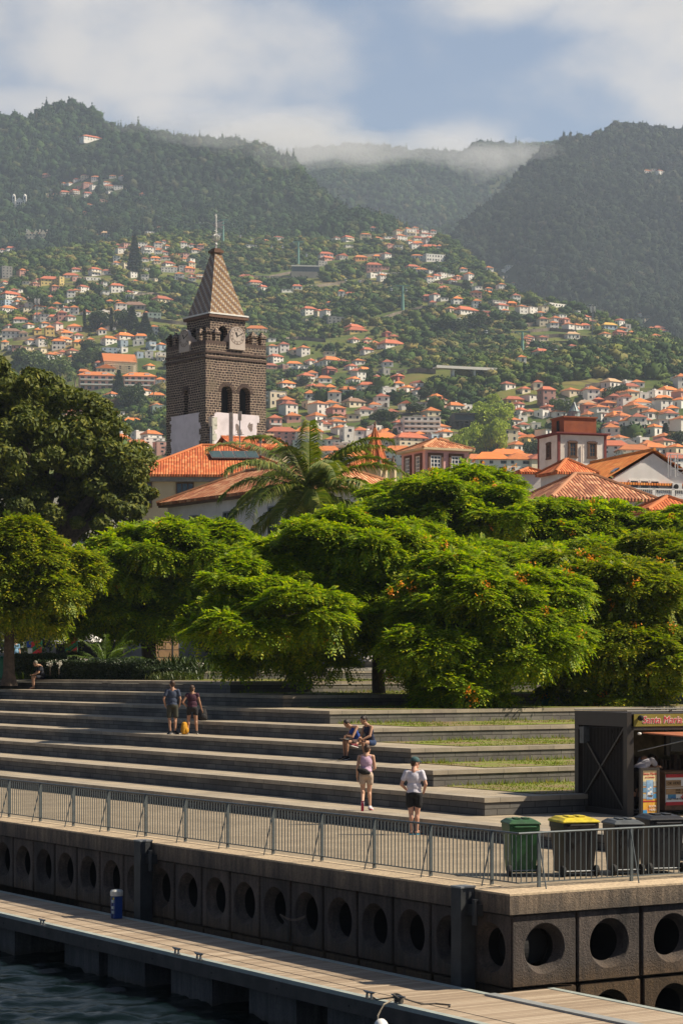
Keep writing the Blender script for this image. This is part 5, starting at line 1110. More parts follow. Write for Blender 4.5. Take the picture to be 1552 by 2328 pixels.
# ---- turret with red pyramid roof
def turret():
    b = P(852, 1062, 200); z0 = ground_z(200); t = thing('turret', 'slender octagonal turret with a steep red tile cone and ball finial', 'turret', (b.x, b.y, z0)); zt = b.z - z0; za = P(847, 972, 200).z - z0
    m = MB(); m.lathe([(1.2, -1), (1.2, zt)], (0, 0, 0), 8); m.build('wall', m_cream, t)
    n = 8; vs, fs, uv = [], [], []
    for k in range(n):
        a, b_ = 2 * math.pi * (k + .5) / n, 2 * math.pi * (k + 1.5) / n
        r0, r1, r2 = 1.5, 1.15, .07; o = len(vs)
        for r, z, v in ((r0, zt, 0), (r1 * .98, zt + .5, .6), (r2, za, 4)):
            for an, s in ((a, -1), (b_, 1)): vs.append((r * math.cos(an), r * math.sin(an), z)); uv.append((s * r * .38 + 3 + k, v))
        fs += [(o, o + 1, o + 3, o + 2), (o + 2, o + 3, o + 5, o + 4)]
    me = bpy.data.meshes.new('roof'); me.from_pydata(vs, [], fs); me.materials.append(T_OR); lay = me.uv_layers.new(name='UVMap')
    for lp in me.loops: lay.data[lp.index].uv = uv[lp.vertex_index]
    r = link('roof', me, t)
    m = MB()
    for k in range(n):
        a = 2 * math.pi * (k + .5) / n; m.tube([(1.17 * math.cos(a), 1.17 * math.sin(a), zt + .45), (.07 * math.cos(a), .07 * math.sin(a), za)], .05, 5)
    m.build('ridge_tiles', T_OR, r)
    m = MB(); m.lathe([(.1, 0), (.14, .12), (.06, .2), (.12, .34), (.02, .6)], (0, 0, za - .05), 8); m.build('finial', m_stoneT, r)
turret()
building('house', 'low orange-roofed house tucked under the red pyramid turret', 'house', P(806, 1062, 185), R(10), 2.6, 3, m_cream, T_OR, .75)
for px, lab in ((862, 'dark pointed chimney cap right of the red turret'), (893, 'dark pointed chimney cap halfway between the red turret and the pink villa')):
    b = P(px, 1062, 182); t = thing('chimney_cap', lab, 'chimney', b); m = MB(); m.lathe([(.22, -3), (.22, -.1), (.34, 0), (.3, .1), (.12, .55), (.02, .95)], (0, 0, 0), 10); m.build('cap', m_wood, t)
    m = MB(); m.lathe([(.3, -3), (.3, -.12)], (0, 0, 0), 8); m.build('stack', m_cream, t)

# ---- pink villa
def pink_villa():
    c = P(966, 1022, 188); th = R(24)
    t, H_ = building('villa', 'pink upper storey with brown-framed white sash windows and a hip roof', 'villa', c, th, 4.1, 4.6, m_pink, T_MX, 1.0, 'hip', .38, m_cream)
    for x in (.95, 2.9): sash(t, x, 0, H_ - 1.75, 1.0, 1.3, m_whitep, 3, 4, m_stoneT)
    for y in (1.2, 3.2): sash(t, 0, y, H_ - 1.75, .9, 1.3, m_whitep, 3, 4, m_stoneT, '-x')
    m = MB(); m.box((-.3, -.3, H_ - .02), (4.4, 4.9, H_ + .16)); m.build('cornice', m_cream, t)
pink_villa()

# ---- customs tower with the rust box and glass lantern
def customs_tower():
    c = P(1269, 985, 198); th = R(19); t, H_ = None, None
    b, H_ = base_at(c); t = thing('tower', 'square white lookout tower with maroon corners, carrying a rust-brown box and glass lantern', 'tower', b, th)
    W, Dp = 4.65, 4.4; m_stain = M('stained_white', (0.86, 0.78, 0.70), (0.66, 0.58, 0.50), 0.6, 0.9, 0.2, 8, lo=.3, hi=.6)
    m = MB(); m.box((0, 0, -1), (W, Dp, H_)); m.build('wall', m_stain, t)
    m = MB()
    for x, y in ((-.06, -.06), (W - .22, -.06), (-.06, Dp - .22), (W - .22, Dp - .22)): m.box((x, y, -1), (x + .22, y + .22, H_))
    m.build('corner_trim', m_maroon, t)
    m = MB(); m.box((-.3, -.3, H_), (W + .3, Dp + .3, H_ + .12)); m.box((-.08, -.08, H_ - .1), (W + .08, Dp + .08, H_)); m.build('roof', m_maroon, t)
    def win(x, y, face):
        o = sash(t, x, y, H_ - 2.0, .62, 1.2, m_wood, 2, 3, None, face); s = MB()
        for a, b_ in (((-.44, -.12, -.02), (-.31, 0, 1.2)), ((.31, -.12, -.02), (.44, 0, 1.2)), ((-.48, -.14, 1.2), (.48, 0, 1.33)), ((-.34, -.13, 1.33), (.34, 0, 1.39)), ((-.48, -.14, -.15), (.48, 0, -.02))): s.box(a, b_)
        s.build('surround', m_stoneT, o)
    win(1.35, 0, '-y'); win(3.25, 0, '-y'); win(0, 2.0, '-x')
    m = MB(); m.tube([(2.3, -.1, -1), (2.3, -.1, H_ - .9)], .05, 6); m.build('drainpipe', m_stain, t)
    m_rust = M('rust_render', (0.36, 0.11, 0.045), (0.26, 0.075, 0.035), 1.2, 0.85, .1)
    m = MB(); m.box((.95, .9, H_ + .12), (4.1, 3.6, H_ + 1.55)); m.box((.85, .8, H_ + 1.55), (4.2, 3.7, H_ + 1.68)); bx = m.build('rooftop_box', m_rust, t)
    m = MB(); m.box((.9, 1.9, H_ + .3), (.95, 2.4, H_ + 1.35)); m.build('door', m_dark, bx)
    # glass lantern
    m = MB(); z = H_ + 1.68; cx, cy = 2.6, 2.3; n = 8
    pts = [(cx + .55 * math.cos(2 * math.pi * k / n), cy + .55 * math.sin(2 * math.pi * k / n)) for k in range(n)]
    for k in range(n):
        a, b_ = pts[k], pts[(k + 1) % n]; m.bar((*a, z), (*a, z + .55), .06); m.bar((*a, z + .55), (*b_, z + .55), .06); m.bar((*a, z + .55), (cx, cy, z + 1.45), .05); m.bar((*a, z + .03), (*b_, z + .03), .06)
    ln = m.build('lantern', m_metal, bx)
    m = MB(); m.lathe([(.5, 0), (.5, .55), (.02, 1.4)], (cx, cy, z), 8); m.build('glass', M('lantern_glass', (0.45, .55, .52), (0.35, .45, .42), 2, .1), ln)
customs_tower()

# ---- white gabled house with bright roof, balustrade and air conditioners
def gabled_house():
    c = P(1371, 1101, 168); th = R(18); b, H_ = base_at(c); W, Dp, rh = 8.2, 11, 2.55
    t, H_ = building('house', 'white gabled house with vivid orange roof above a balustraded terrace', 'house', c, th, W, Dp, m_white, tilemat('tiles_new', (0.82, 0.27, 0.06), (0.72, 0.20, 0.045), (0.9, 0.38, 0.10), .22, .4, .35), rh, 'gy', .3)
    for i in range(3): sash(t, 2.5 + i * .85, 0, H_ - .55, .8, .95, m_whitep, 1, 1)
    m = MB(); m.box((1.8, -1.6, H_ - 2.2), (W + 4, 0, H_ - .95)); m.box((1.6, -1.75, H_ - 1.1), (W + 4, 0, H_ - .95)); m.build('terrace', m_white, t)
    m = MB(); m.box((1.5, -1.85, H_ - 1.25), (W + 4, -1.6, H_ - 1.1))
    for i in range(30): m.box((1.6 + i * .34, -1.95, H_ - 1.42), (1.75 + i * .34, -1.75, H_ - 1.25))
    m.build('cornice', m_stoneT, t)
    m = MB(); z = H_ - .95; m.box((1.6, -1.75, z + .5), (W + 4, -1.5, z + .6)); m.box((1.6, -1.75, z), (W + 4, -1.5, z + .07))
    for k in range(7): m.box((1.6 + k * 1.6, -1.75, z), (1.85 + k * 1.6, -1.5, z + .62))
    for k in range(60):
        x = 1.95 + k * .165
        if (x - 1.6) % 1.6 > .3: m.lathe([(.045, .05), (.065, .2), (.035, .36), (.05, .5)], (x, -1.62, z), 6)
    m.build('balustrade', m_whitep, t)
    m = MB(); m.prism([(1.1, .35, H_ + 1.0), (1.5, .35, H_ + 1.25), (1.5, 1.1, H_ + 1.25), (1.1, 1.1, H_ + 1.0)], (-.03, 0, .08)); m.build('skylight', m_glass, t)
    for x, z_, lab in ((.75, H_ - .75, 'white air conditioning unit low on the gable, beside the roof edge'), (5.55, H_ - .35, 'white air conditioning unit right of the gable windows'), (6.55, H_ - .5, 'larger white air conditioning unit furthest right on the gable wall')):
        a = thing('air_conditioner', lab, 'air conditioner', t.matrix_world @ Vector((0, 0, 0)), th, 'air conditioning units on the gable'); a.location = b + Matrix.Rotation(th, 3, 'Z') @ Vector((x, -.35, z_))
        m = MB(); m.box((0, 0, 0), (.8, .3, .58)); m.build('casing', m_whitep, a)
        m = MB(); m.lathe([(.2, -.01), (.2, .01)], (.3, 0, .29), 14, rot=None); m.v = [(v[0], -.015 + (v[2] - .29), .29 + (v[1])) for v in m.v]; m.build('fan_grille', m_dark, a)
gabled_house()
def pole_frame():
    b = P(1524, 1082, 160); t = thing('pole_frame', 'pale tubular frame standing on the roof at the edge, right of the gable', 'frame', b)
    m = MB(); W, H_ = 2.4, 1.55
    for x in (0, .5, W): m.tube([(x, 0, 0), (x, 0, H_)], .035, 6); m.tube([(x, 1.2, 0), (x, 1.2, H_)], .035, 6)
    for z in (.5, 1.0, H_): m.tube([(0, 0, z), (W, 0, z)], .03, 6)
    m.tube([(.5, 0, 0), (W, 0, H_)], .03, 6); m.tube([(0, 0, H_), (0, 1.2, H_)], .03, 6); m.tube([(W, 0, H_), (W, 1.2, H_)], .03, 6); m.build('tube', m_whitep, t)
pole_frame()
building('house', 'weathered brown hip roof with pale ridge rising just over the green trees', 'house', P(1262, 1136, 140), R(20), 6.6, 5.4, m_white, T_BR, 1.75, 'hip', .45)
building('house', 'long low weathered tile roof running behind the bright green crown', 'house', P(975, 1130, 150), R(-6), 6.3, 5.4, m_white, T_BR, 1.8, 'hip', .4)
building('house', 'small orange pyramid roof in front of the white lookout tower', 'house', P(1268, 1078, 160), R(22), 2.9, 2.7, m_white, T_OR, 1.05, 'hip', .3)
building('house', 'tiny orange roof left of the white lookout tower', 'house', P(1184, 1078, 165), R(10), 1.5, 3, m_white, T_OR, .35, 'hip', .2)
building('house', 'orange tiled roof low at the right edge above the leaves', 'house', P(1478, 1166, 128), R(12), 3.2, 4, m_white, T_OR, .9, 'hip', .25)
def white_parapet():
    b, H_ = base_at(P(1112, 1076, 172)); t = thing('warehouse', 'long blank white wall stretching between the pink villa and the brown roof', 'building', b, R(-4))
    m = MB(); m.box((0, 0, -1), (6.4, 5, H_)); m.build('wall', M('stained_wall', (0.66, 0.62, 0.58), (0.5, .46, .42), .8, .9, .1, 10), t)
    m = MB(); m.box((-.05, -.05, H_), (6.45, 5.05, H_ + .07)); m.build('coping', m_metal, t)
white_parapet()

# ---- roofs of the flat town behind, from the harbour buildings to the foot of the hill
for px, py, D, w, d, st, wc, rc, kd in ((590, 1010, 420, 13, 9, 3, 'w', 'r', 'hip'), (650, 1030, 360, 11, 9, 3, 'w', 'f', 'flat'), (705, 1006, 430, 14, 10, 4, 'e', 'l', 'flat'), (745, 1030, 350, 10, 9, 3, 'w', 'o', 'hip'), (790, 1012, 450, 12, 9, 3, 'w', 'f', 'flat'), (806, 1040, 300, 8, 8, 3, 'w', 'o', 'hip'),
    (905, 1030, 400, 12, 9, 3, 'w', 'o', 'hip'), (1085, 1052, 380, 10, 9, 3, 'w', 'o', 'hip'), (1150, 1040, 420, 13, 9, 3, 'c', 'o', 'hip'), (1195, 1050, 340, 8, 8, 3, 'w', 'o', 'hip'), (1115, 1066, 300, 8, 8, 3, 'w', 'o', 'hip'), (1215, 1056, 300, 5, 8, 3, 'c', 'r', 'hip'),
    (310, 1014, 480, 10, 9, 4, 'w', 'o', 'hip'), (345, 1000, 500, 9, 9, 4, 'w', 'f', 'flat'), (365, 1008, 360, 5, 8, 3, 'p', 'f', 'flat'), (1530, 1050, 380, 10, 9, 3, 'w', 'r', 'hip'), (1440, 1030, 460, 12, 9, 3, 'w', 'o', 'hip'), (1395, 1020, 520, 10, 9, 3, 'w', 'r', 'hip'), (870, 1000, 560, 12, 9, 3, 'w', 'o', 'hip'), (930, 1000, 620, 12, 9, 3, 'c', 'r', 'hip'), (640, 985, 640, 12, 9, 3, 'p', 'r', 'hip'), (700, 985, 600, 11, 9, 3, 'w', 'o', 'hip'), (265, 1000, 560, 11, 9, 3, 'w', 'o', 'hip'), (1010, 1062, 300, 8, 8, 2, 'w', 'o', 'hip'), (1170, 1064, 250, 6, 7, 3, 'w', 'o', 'hip'), (770, 1060, 240, 7, 7, 3, 'w', 'o', 'hip')):
    q = H1.hit(px, py + 24)
    if q is None: continue
    if D < 320: q = P(px, 1090, 640)
    e = P(px, py, q.y); house(Vector((e.x, e.y, q.z)), w * 1.15, d, max(5.5, e.z - q.z), rnd.uniform(-.1, .4), wc, rc, st, kd, px, py + 8)
# ================================================================ quay, steps, pontoon, water
def QL(name, parent=None, **k): pass
def paving(name, c1, c2, scale, bs=0.5, bsc=40, dots=None):
    m, nt, b = newmat(name); b.inputs['Roughness'].default_value = 0.9; b.inputs['Specular IOR Level'].default_value = 0.13
    f = noise(nt, scale, 8, .7); c = ramp(nt, f, [(0.3, c2), (0.65, c1)])
    c = mixc(nt, 0.6, c, ramp(nt, noise(nt, scale * 18, 3, .7), [(0.35, (0.62, 0.62, 0.62)), (0.62, (1.25, 1.25, 1.2))]), 'MULTIPLY')
    nt.links.new(c, b.inputs['Base Color']); bump(nt, b, noise(nt, bsc, 4, .7), bs, 0.03); return m
m_deck = paving('cobbled_paving', (0.33, 0.27, 0.195), (0.21, 0.17, 0.125), 0.8, 0.6, 16)
m_tread = paving('tread_stone', (0.43, 0.34, 0.225), (0.30, 0.235, 0.155), 0.5, 0.25, 20)
m_gravel = paving('gravel', (0.36, 0.31, 0.25), (0.22, 0.2, 0.17), 1.5, 0.8, 30)
m_coping = paving('quay_concrete_top', (0.56, 0.44, 0.30), (0.40, 0.31, 0.22), 0.9, 0.4, 18)
m_riser = brickmat('grey_stone_courses', (0.11, 0.105, 0.098), (0.19, 0.175, 0.155), (0.035, 0.032, 0.028), 0.75, 0.155, 0.012, rough=.9, stain=(0.045, 0.042, 0.036), bstr=.45)
def stained_concrete(name, c, d, wet, z0, z1):
    m, nt, b = newmat(name); b.inputs['Roughness'].default_value = 0.85
    tc = nt.nodes.new('ShaderNodeTexCoord'); g = nt.nodes.new('ShaderNodeNewGeometry'); s = nt.nodes.new('ShaderNodeSeparateXYZ'); nt.links.new(g.outputs['Position'], s.inputs[0])
    mp = nt.nodes.new('ShaderNodeMapping'); nt.links.new(g.outputs['Position'], mp.inputs[0]); mp.inputs['Scale'].default_value = (1.6, 1.6, 0.45)
    f = noise(nt, 1.2, 8, .68, mp.outputs[0]); col = ramp(nt, f, [(0.32, d), (0.62, c)])
    z = mathn(nt, 'ADD', s.outputs[2], mathn(nt, 'MULTIPLY', f, 0.45))
    mr = nt.nodes.new('ShaderNodeMapRange'); nt.links.new(z, mr.inputs[0]); mr.inputs[1].default_value = z0; mr.inputs[2].default_value = z1; mr.inputs[3].default_value = 1; mr.inputs[4].default_value = 0
    col = mixc(nt, mr.outputs[0], col, wet)
    oi = nt.nodes.new('ShaderNodeObjectInfo'); col = mixc(nt, 1, col, ramp(nt, oi.outputs['Random'], [(0, (0.62, 0.63, 0.66)), (1, (1.15, 1.1, 1.05))]), 'MULTIPLY')
    mp2 = nt.nodes.new('ShaderNodeMapping'); nt.links.new(g.outputs['Position'], mp2.inputs[0]); mp2.inputs['Scale'].default_value = (5, 5, .35); col = mixc(nt, .75, col, ramp(nt, noise(nt, 1.5, 5, .7, mp2.outputs[0]), [(0.35, (0.45, 0.43, 0.42)), (0.6, (1.15, 1.1, 1.05))]), 'MULTIPLY')
    col = mixc(nt, 0.6, col, ramp(nt, noise(nt, 26, 3, .7, g.outputs['Position']), [(0.35, (0.55, 0.55, 0.55)), (0.65, (1.35, 1.3, 1.2))]), 'MULTIPLY')
    nt.links.new(col, b.inputs['Base Color']); bump(nt, b, noise(nt, 24, 5, .75, g.outputs['Position']), 0.9, 0.035); return m
m_block = stained_concrete('block_concrete', (0.12, 0.10, 0.090), (0.042, 0.037, 0.036), (0.11, 0.07, 0.035), -1.45, -1.05)
m_face = stained_concrete('cope_concrete', (0.34, 0.265, 0.19), (0.11, 0.095, 0.082), (0.075, 0.068, 0.06), -0.34, 0.12)

def slabs(name, c1, c2):
    m, nt, b = newmat(name); b.inputs['Roughness'].default_value = 0.9; tc = nt.nodes.new('ShaderNodeTexCoord'); mp = nt.nodes.new('ShaderNodeMapping'); nt.links.new(tc.outputs['Object'], mp.inputs[0]); mp.inputs['Rotation'].default_value = (0, 0, R(90))
    t = nt.nodes.new('ShaderNodeTexBrick'); nt.links.new(mp.outputs[0], t.inputs['Vector']); t.inputs['Scale'].default_value = 1; t.inputs['Brick Width'].default_value = 0.9; t.inputs['Row Height'].default_value = .56; t.inputs['Mortar Size'].default_value = .009
    t.inputs['Color1'].default_value = (*c1, 1); t.inputs['Color2'].default_value = (*c2, 1); t.inputs['Mortar'].default_value = (*[q * .35 for q in c2], 1)
    c = mixc(nt, .8, t.outputs['Color'], ramp(nt, noise(nt, .7, 8, .7), [(0.3, (0.6, 0.58, 0.55)), (0.5, (.95, .95, .95)), (0.7, (1.15, 1.12, 1.05))]), 'MULTIPLY')
    c = mixc(nt, .5, c, ramp(nt, noise(nt, 30, 3, .7), [(0.35, (0.7, 0.7, 0.7)), (0.65, (1.2, 1.2, 1.2))]), 'MULTIPLY'); nt.links.new(c, b.inputs['Base Color']); bump(nt, b, noise(nt, 25, 4), .3, .01); return m
m_tread = slabs('tread_slabs', (0.38, 0.315, 0.225), (0.285, 0.235, 0.17))
# ---- water
def water():
    m, nt, b = newmat('sea_water'); b.inputs['Base Color'].default_value = (0.002, 0.006, 0.006, 1); b.inputs['Roughness'].default_value = 0.06; b.inputs['IOR'].default_value = 1.33; b.inputs['Specular IOR Level'].default_value = 0.13
    bump(nt, b, noise(nt, 9, 4, .6), .5, 0.03)
    xs = np.arange(-16, 16.01, .09); ys = np.arange(20, 62, .09); X, Y = np.meshgrid(xs, ys)
    h = fbm(X / 1.5, Y / .62, 3, 4) * .13 + fbm(X / .5 + 7, Y / .22, 9, 3) * .06
    e = np.clip(np.minimum(np.minimum(X + 16, 16 - X), np.minimum(Y - 20, 62 - Y)) / 3, 0, 1); Z = WZ + h * e + .012
    nc = len(xs); i = np.arange(len(ys) - 1)[:, None] * nc + np.arange(nc - 1)[None]
    tag(link('water', npmesh('water', np.stack([X, Y, Z], -1).reshape(-1, 3), np.stack([i, i + 1, i + nc + 1, i + nc], -1).reshape(-1, 4), [m], smooth=True)), kind='structure')
    mb = MB(); a, c, d_, f_ = -16, 16, 20, 62
    for q in (((-2500, -700), (2500, -700), (2500, d_), (-2500, d_)), ((-2500, f_), (2500, f_), (2500, 90), (-2500, 90)), ((-2500, d_), (a, d_), (a, f_), (-2500, f_)), ((c, d_), (2500, d_), (2500, f_), (c, f_))): mb.face([(x, y, WZ + .012) for x, y in q])
    tag(mb.build('open_water', m), kind='structure')
WZ = -2.5
water()
S_FAR, T_FAR = 95.0, 150.0        # how far the quay runs along and inland
def qobj(mb, name, mats, parent=None, smooth=False):
    """mesh given in quay coordinates (t, s, z)"""
    o = mb.build(name, mats, None, smooth); o.matrix_world = QM
    if parent is not None: o.parent = parent; o.matrix_parent_inverse = parent.matrix_world.inverted() if False else Matrix.Identity(4); o.matrix_local = parent.matrix_basis.inverted() @ QM
    return o
def qthing(name, label, cat, t, s, z, group=None): return thing(name, label, cat, Q(t, s, z), TH, group)
# core body of the quay (plain ground under the paving)
mb = MB(); mb.box((1.35, 1.5, -2.9), (60, S_FAR, -0.05)); mb.box((1.35, 1.5, -2.9), (1.36, 1.51, -2.8)); tag(qobj(mb, 'quay_ground', M('quay_fill', (0.1, 0.085, 0.07))), kind='structure')
mb = MB(); mb.face([(0.55, 0.55, 0.004), (T_FAR, 0.55, 0.004), (T_FAR, S_FAR, 0.004), (0.55, S_FAR, 0.004)]); tag(qobj(mb, 'quay_paving', m_deck), kind='structure')

# ---- quay wall: hollow wave-breaking blocks under a concrete coping
def block_mesh(name, w, hgt, dep=1.1, ro=.43, ri=.33, open_=False):
    mb = MB(); g = .035; x0, x1, z0, z1 = g, w - g, 0.02, hgt - .02; cx, cz = w / 2, hgt / 2 + .02
    angs = sorted([2 * math.pi * k / 36 for k in range(36)] + [math.atan2(b - cz, a - cx) % (2 * math.pi) for a in (x0, x1) for b in (z0, z1)])
    def edge(a):
        c, s = math.cos(a), math.sin(a); k = min(((x1 - cx) / c if c > 1e-9 else (x0 - cx) / c if c < -1e-9 else 9e9), ((z1 - cz) / s if s > 1e-9 else (z0 - cz) / s if s < -1e-9 else 9e9)); return (cx + c * k, cz + s * k)
    n = len(angs); O = [edge(a) for a in angs]
    rings = [([(a, 0.0 + 0.02, b) for a, b in O]), None]
    inner = lambda r, y: [(cx + r * math.cos(a), y, cz + r * math.sin(a)) for a in angs]
    O2 = [(min(max(a, x0 + .02), x1 - .02), 0.0, min(max(b, z0 + .02), z1 - .02)) for a, b in O]
    seq = [[(a, dep, b) for a, b in O], [(a, .02, b) for a, b in O], O2, inner(ro + .015, 0), inner(ro, .012), inner(ri, .20), inner(ri + .12, .24), inner(ri + .12, dep)]
    if open_: seq = seq[1:]
    vs = [v for ring in seq for v in ring]; fs = []; mi = []
    for i in range(len(seq) - 1):
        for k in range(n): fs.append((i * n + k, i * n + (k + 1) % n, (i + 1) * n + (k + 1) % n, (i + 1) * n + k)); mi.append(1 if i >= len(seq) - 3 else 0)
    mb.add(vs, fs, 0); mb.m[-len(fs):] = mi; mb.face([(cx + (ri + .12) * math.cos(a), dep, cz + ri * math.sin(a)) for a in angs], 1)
    return mb.mesh(name, [m_block, m_dark])  # bores near-black: the shade inside the holes is put into the colour
BW, SW = 1.23, 1.45
front_b = block_mesh('quay_block', BW, 1.29); side_b = block_mesh('quay_block', SW, 1.29); low_f = block_mesh('quay_block', BW, 1.25); low_s = block_mesh('quay_block', SW, 1.25)
qw = qthing('quay_wall', 'stained concrete quay wall of hollow blocks with round holes under a coping', 'quay wall', 0, 0, 0)
def blk(me, t, s, z, face):
    o = link('quay_block', me, qw); o.matrix_local = Matrix.Translation((t, s, z)) @ (Matrix.Rotation(R(-90), 4, 'Z') if face == 'f' else Matrix.Identity(4)); return o
cf = block_mesh('quay_block', BW, 1.29, open_=True, dep=.5); cs = block_mesh('quay_block', SW, 1.29, open_=True, dep=.5)
blk(cf, .02, BW, -1.65, 'f'); blk(cs, .02, .02, -1.65, 's')
for k in range(1, 26): blk(front_b, .02, (k + 1) * BW, -1.65, 'f')
for k in range(1, 14): blk(low_f, .06, (k + 1) * BW, -2.9, 'f')
for k in range(5):
    if k: blk(side_b, k * SW, .02, -1.65, 's')
    blk(low_s, k * SW + .06, .06, -2.9, 's')
# (the first side block closes the corner, front blocks butt against it)
mb = MB(); mb.box((-.05, -.05, -.36), (.55, S_FAR, -.035)); mb.box((.55, -.05, -.36), (60, .55, -.035)); o = qobj(mb, 'coping', m_face, qw)
mb = MB(); mb.prism([(-.05, -.05, -.034), (.55, .55, 0.0), (.55, S_FAR, 0.0), (-.05, S_FAR, -.034)], (0, 0, .034)); mb.prism([(-.05, -.05, -.034), (60, -.05, -.034), (60, .55, 0), (.55, .55, 0)], (0, 0, .034)); qobj(mb, 'coping_top', m_coping, qw)
mb = MB(); mb.box((.08, 26 * BW, -2.9), (1.3, S_FAR, -.36)); mb.box((5 * SW, .08, -2.9), (60, 1.3, -.36)); mb.box((1.32, 1.32, -2.9), (60, 1.4, -.36)); mb.box((1.32, 1.32, -2.9), (1.4, S_FAR, -.36)); qobj(mb, 'backing_wall', m_block, qw)

# ---- steel fender piles
m_pile = M('pile_steel', (0.055, 0.06, 0.065), (0.03, 0.033, 0.036), 3, .55, .2, 20, metal=.4)
for s, lab in ((1.12, 'dark steel fender pile against the quay, nearest the corner'), (13.35, 'dark steel fender pile against the quay, further along behind the blue pedestal')):
    t = qthing('fender_pile', lab, 'pile', -.2, s, -2.9, 'steel fender piles')
    m = MB(); m.box((-.15, -.15, 0), (.15, .15, 2.93)); m.build('pile', m_pile, t)
    m = MB(); m.box((-.16, -.16, 2.93), (.16, .16, 2.96)); m.build('cap', m_metal, t)
    m = MB(); m.box((-.02, -.38, 2.45), (.16, -.15, 2.65)); m.tube([(.0, -.36, 2.3), (.0, -.36, 2.75)], .05, 8); m.build('bracket', m_pile, t)

# ---- railing
m_rail = M('railing_paint', (0.12, 0.14, 0.145), (0.09, 0.105, 0.11), 5, .45, metal=.3)
def railing(name, label, pts, posts, outward):
    """pts: (a, b) quay-plane points of the run; posts: distances along it"""
    A, B = Vector((*pts[0], 0)), Vector((*pts[1], 0)); L_ = (B - A).length; d = (B - A).normalized(); t = qthing(name, label, 'railing', pts[0][0], pts[0][1], 0)
    loc = lambda x, z, o=0: d * x + Vector((outward[0] * o, outward[1] * o, z))
    for x in posts:
        m = MB(); m.bar(loc(x, 0), loc(x, .99), .06, .035); m.box(tuple(loc(x, 0) + Vector((-.07, -.07, 0))), tuple(loc(x, 0) + Vector((.07, .07, .012)))); m.build('post', m_rail, t)
        m = MB(); m.tube([loc(x - .02, .97), loc(x - .02, 0, .24)], .013, 6); m.build('strut', m_rail, t)
    m = MB(); m.tube([loc(0, .985), loc(L_, .985)], .02, 8); m.build('top_rail', m_rail, t)
    m = MB(); m.bar(loc(0, .12), loc(L_, .12), .03, .02); m.build('bottom_rail', m_rail, t)
    m = MB(); k = 0; x = .06
    while x < L_:
        if all(abs(x - p) > .04 for p in posts): m.bar(loc(x, .12), loc(x, .98), .015)
        x += .1195
    o = m.build('bar', m_rail, t)
    return t
railing('railing', 'grey metal railing with thin upright bars running along the water side of the quay', ((.5, .45), (.5, 60)), [.78 + 1.91 * k for k in range(30)], (-1, 0))
railing('railing', 'short grey metal railing turning inland at the quay corner in front of the bins', ((.5, .45), (9, .45)), [.45 + 2.08 * k for k in range(4)], (0, -1))

# ---- stepped seating
TK = [6.5, 8.25, 10.0, 11.8, 13.55, 15.3, 17.05, 18.8]
SK = [6.4, 12.2, 16.9, 20.6, 25.4, 30.5, 36.4, 43.3]
ZK = [.35, .78, 1.2, 1.62, 2.04, 2.46, 2.88, 3.31]
names = ['lowest', 'second', 'third', 'fourth', 'fifth', 'sixth', 'seventh', 'top']
m_capst = brickmat('coping_slabs', (0.30, 0.26, 0.205), (0.38, 0.325, 0.25), (0.08, 0.07, 0.06), 0.9, 3.0, 0.008, rough=.85, bstr=.2)
for k in range(8):
    t0, s0, z1 = TK[k], SK[k], ZK[k]; zb = ZK[k - 1] if k else 0.0
    t = qthing('seating_tier', f'{names[k]} of the grey stone seating steps' + (', meeting the cobbled quay' if k == 0 else ', below the hedge and planters' if k == 7 else ', counted from the quay'), 'stone step', t0, s0, zb, 'grey stone seating steps')
    m = MB(); T_, S_ = (TK[k + 1] if k < 7 else 60) - t0, S_FAR - s0
    m.box((0.02, 0.02, -.3), (.4, S_, z1 - zb - .13)); m.box((.4, 0.02, -.3), (90, .4, z1 - zb - .13)); m.build('riser', m_riser, t)
    m = MB(); m.box((-.015, -.015, z1 - zb - .115), (.55, S_, z1 - zb)); m.box((.55, -.015, z1 - zb - .115), (90, .42, z1 - zb)); m.build('coping', m_capst, t)
    nt_ = (TK[k + 1] if k < 7 else 80.0) - t0; ns = (SK[k + 1] if k < 7 else 90.0) - s0
    m = MB(); q = z1 - zb - .004
    m.face([(.5, .38, q), (nt_ + .1, .38, q), (nt_ + .1, S_, q), (.5, S_, q)]); m.face([(nt_ + .1, .38, q), (92, .38, q), (92, ns + .1, q), (nt_ + .1, ns + .1, q)]) if k else m.face([(nt_ + .1, .38, q), (20, .38, q), (20, ns + .1, q), (nt_ + .1, ns + .1, q)])
    m.build('tread', m_tread, t)
# the level ground the kiosk stands on
mb = MB(); mb.box((8.0, -40, -.1), (70, 6.5, .335)); tag(qobj(mb, 'kiosk_ground', m_gravel), kind='structure')
mb = MB(); mb.box((7.0, -40, -.2), (8.0, 6.38, .34)); tag(qobj(mb, 'kerb', m_riser), kind='structure')
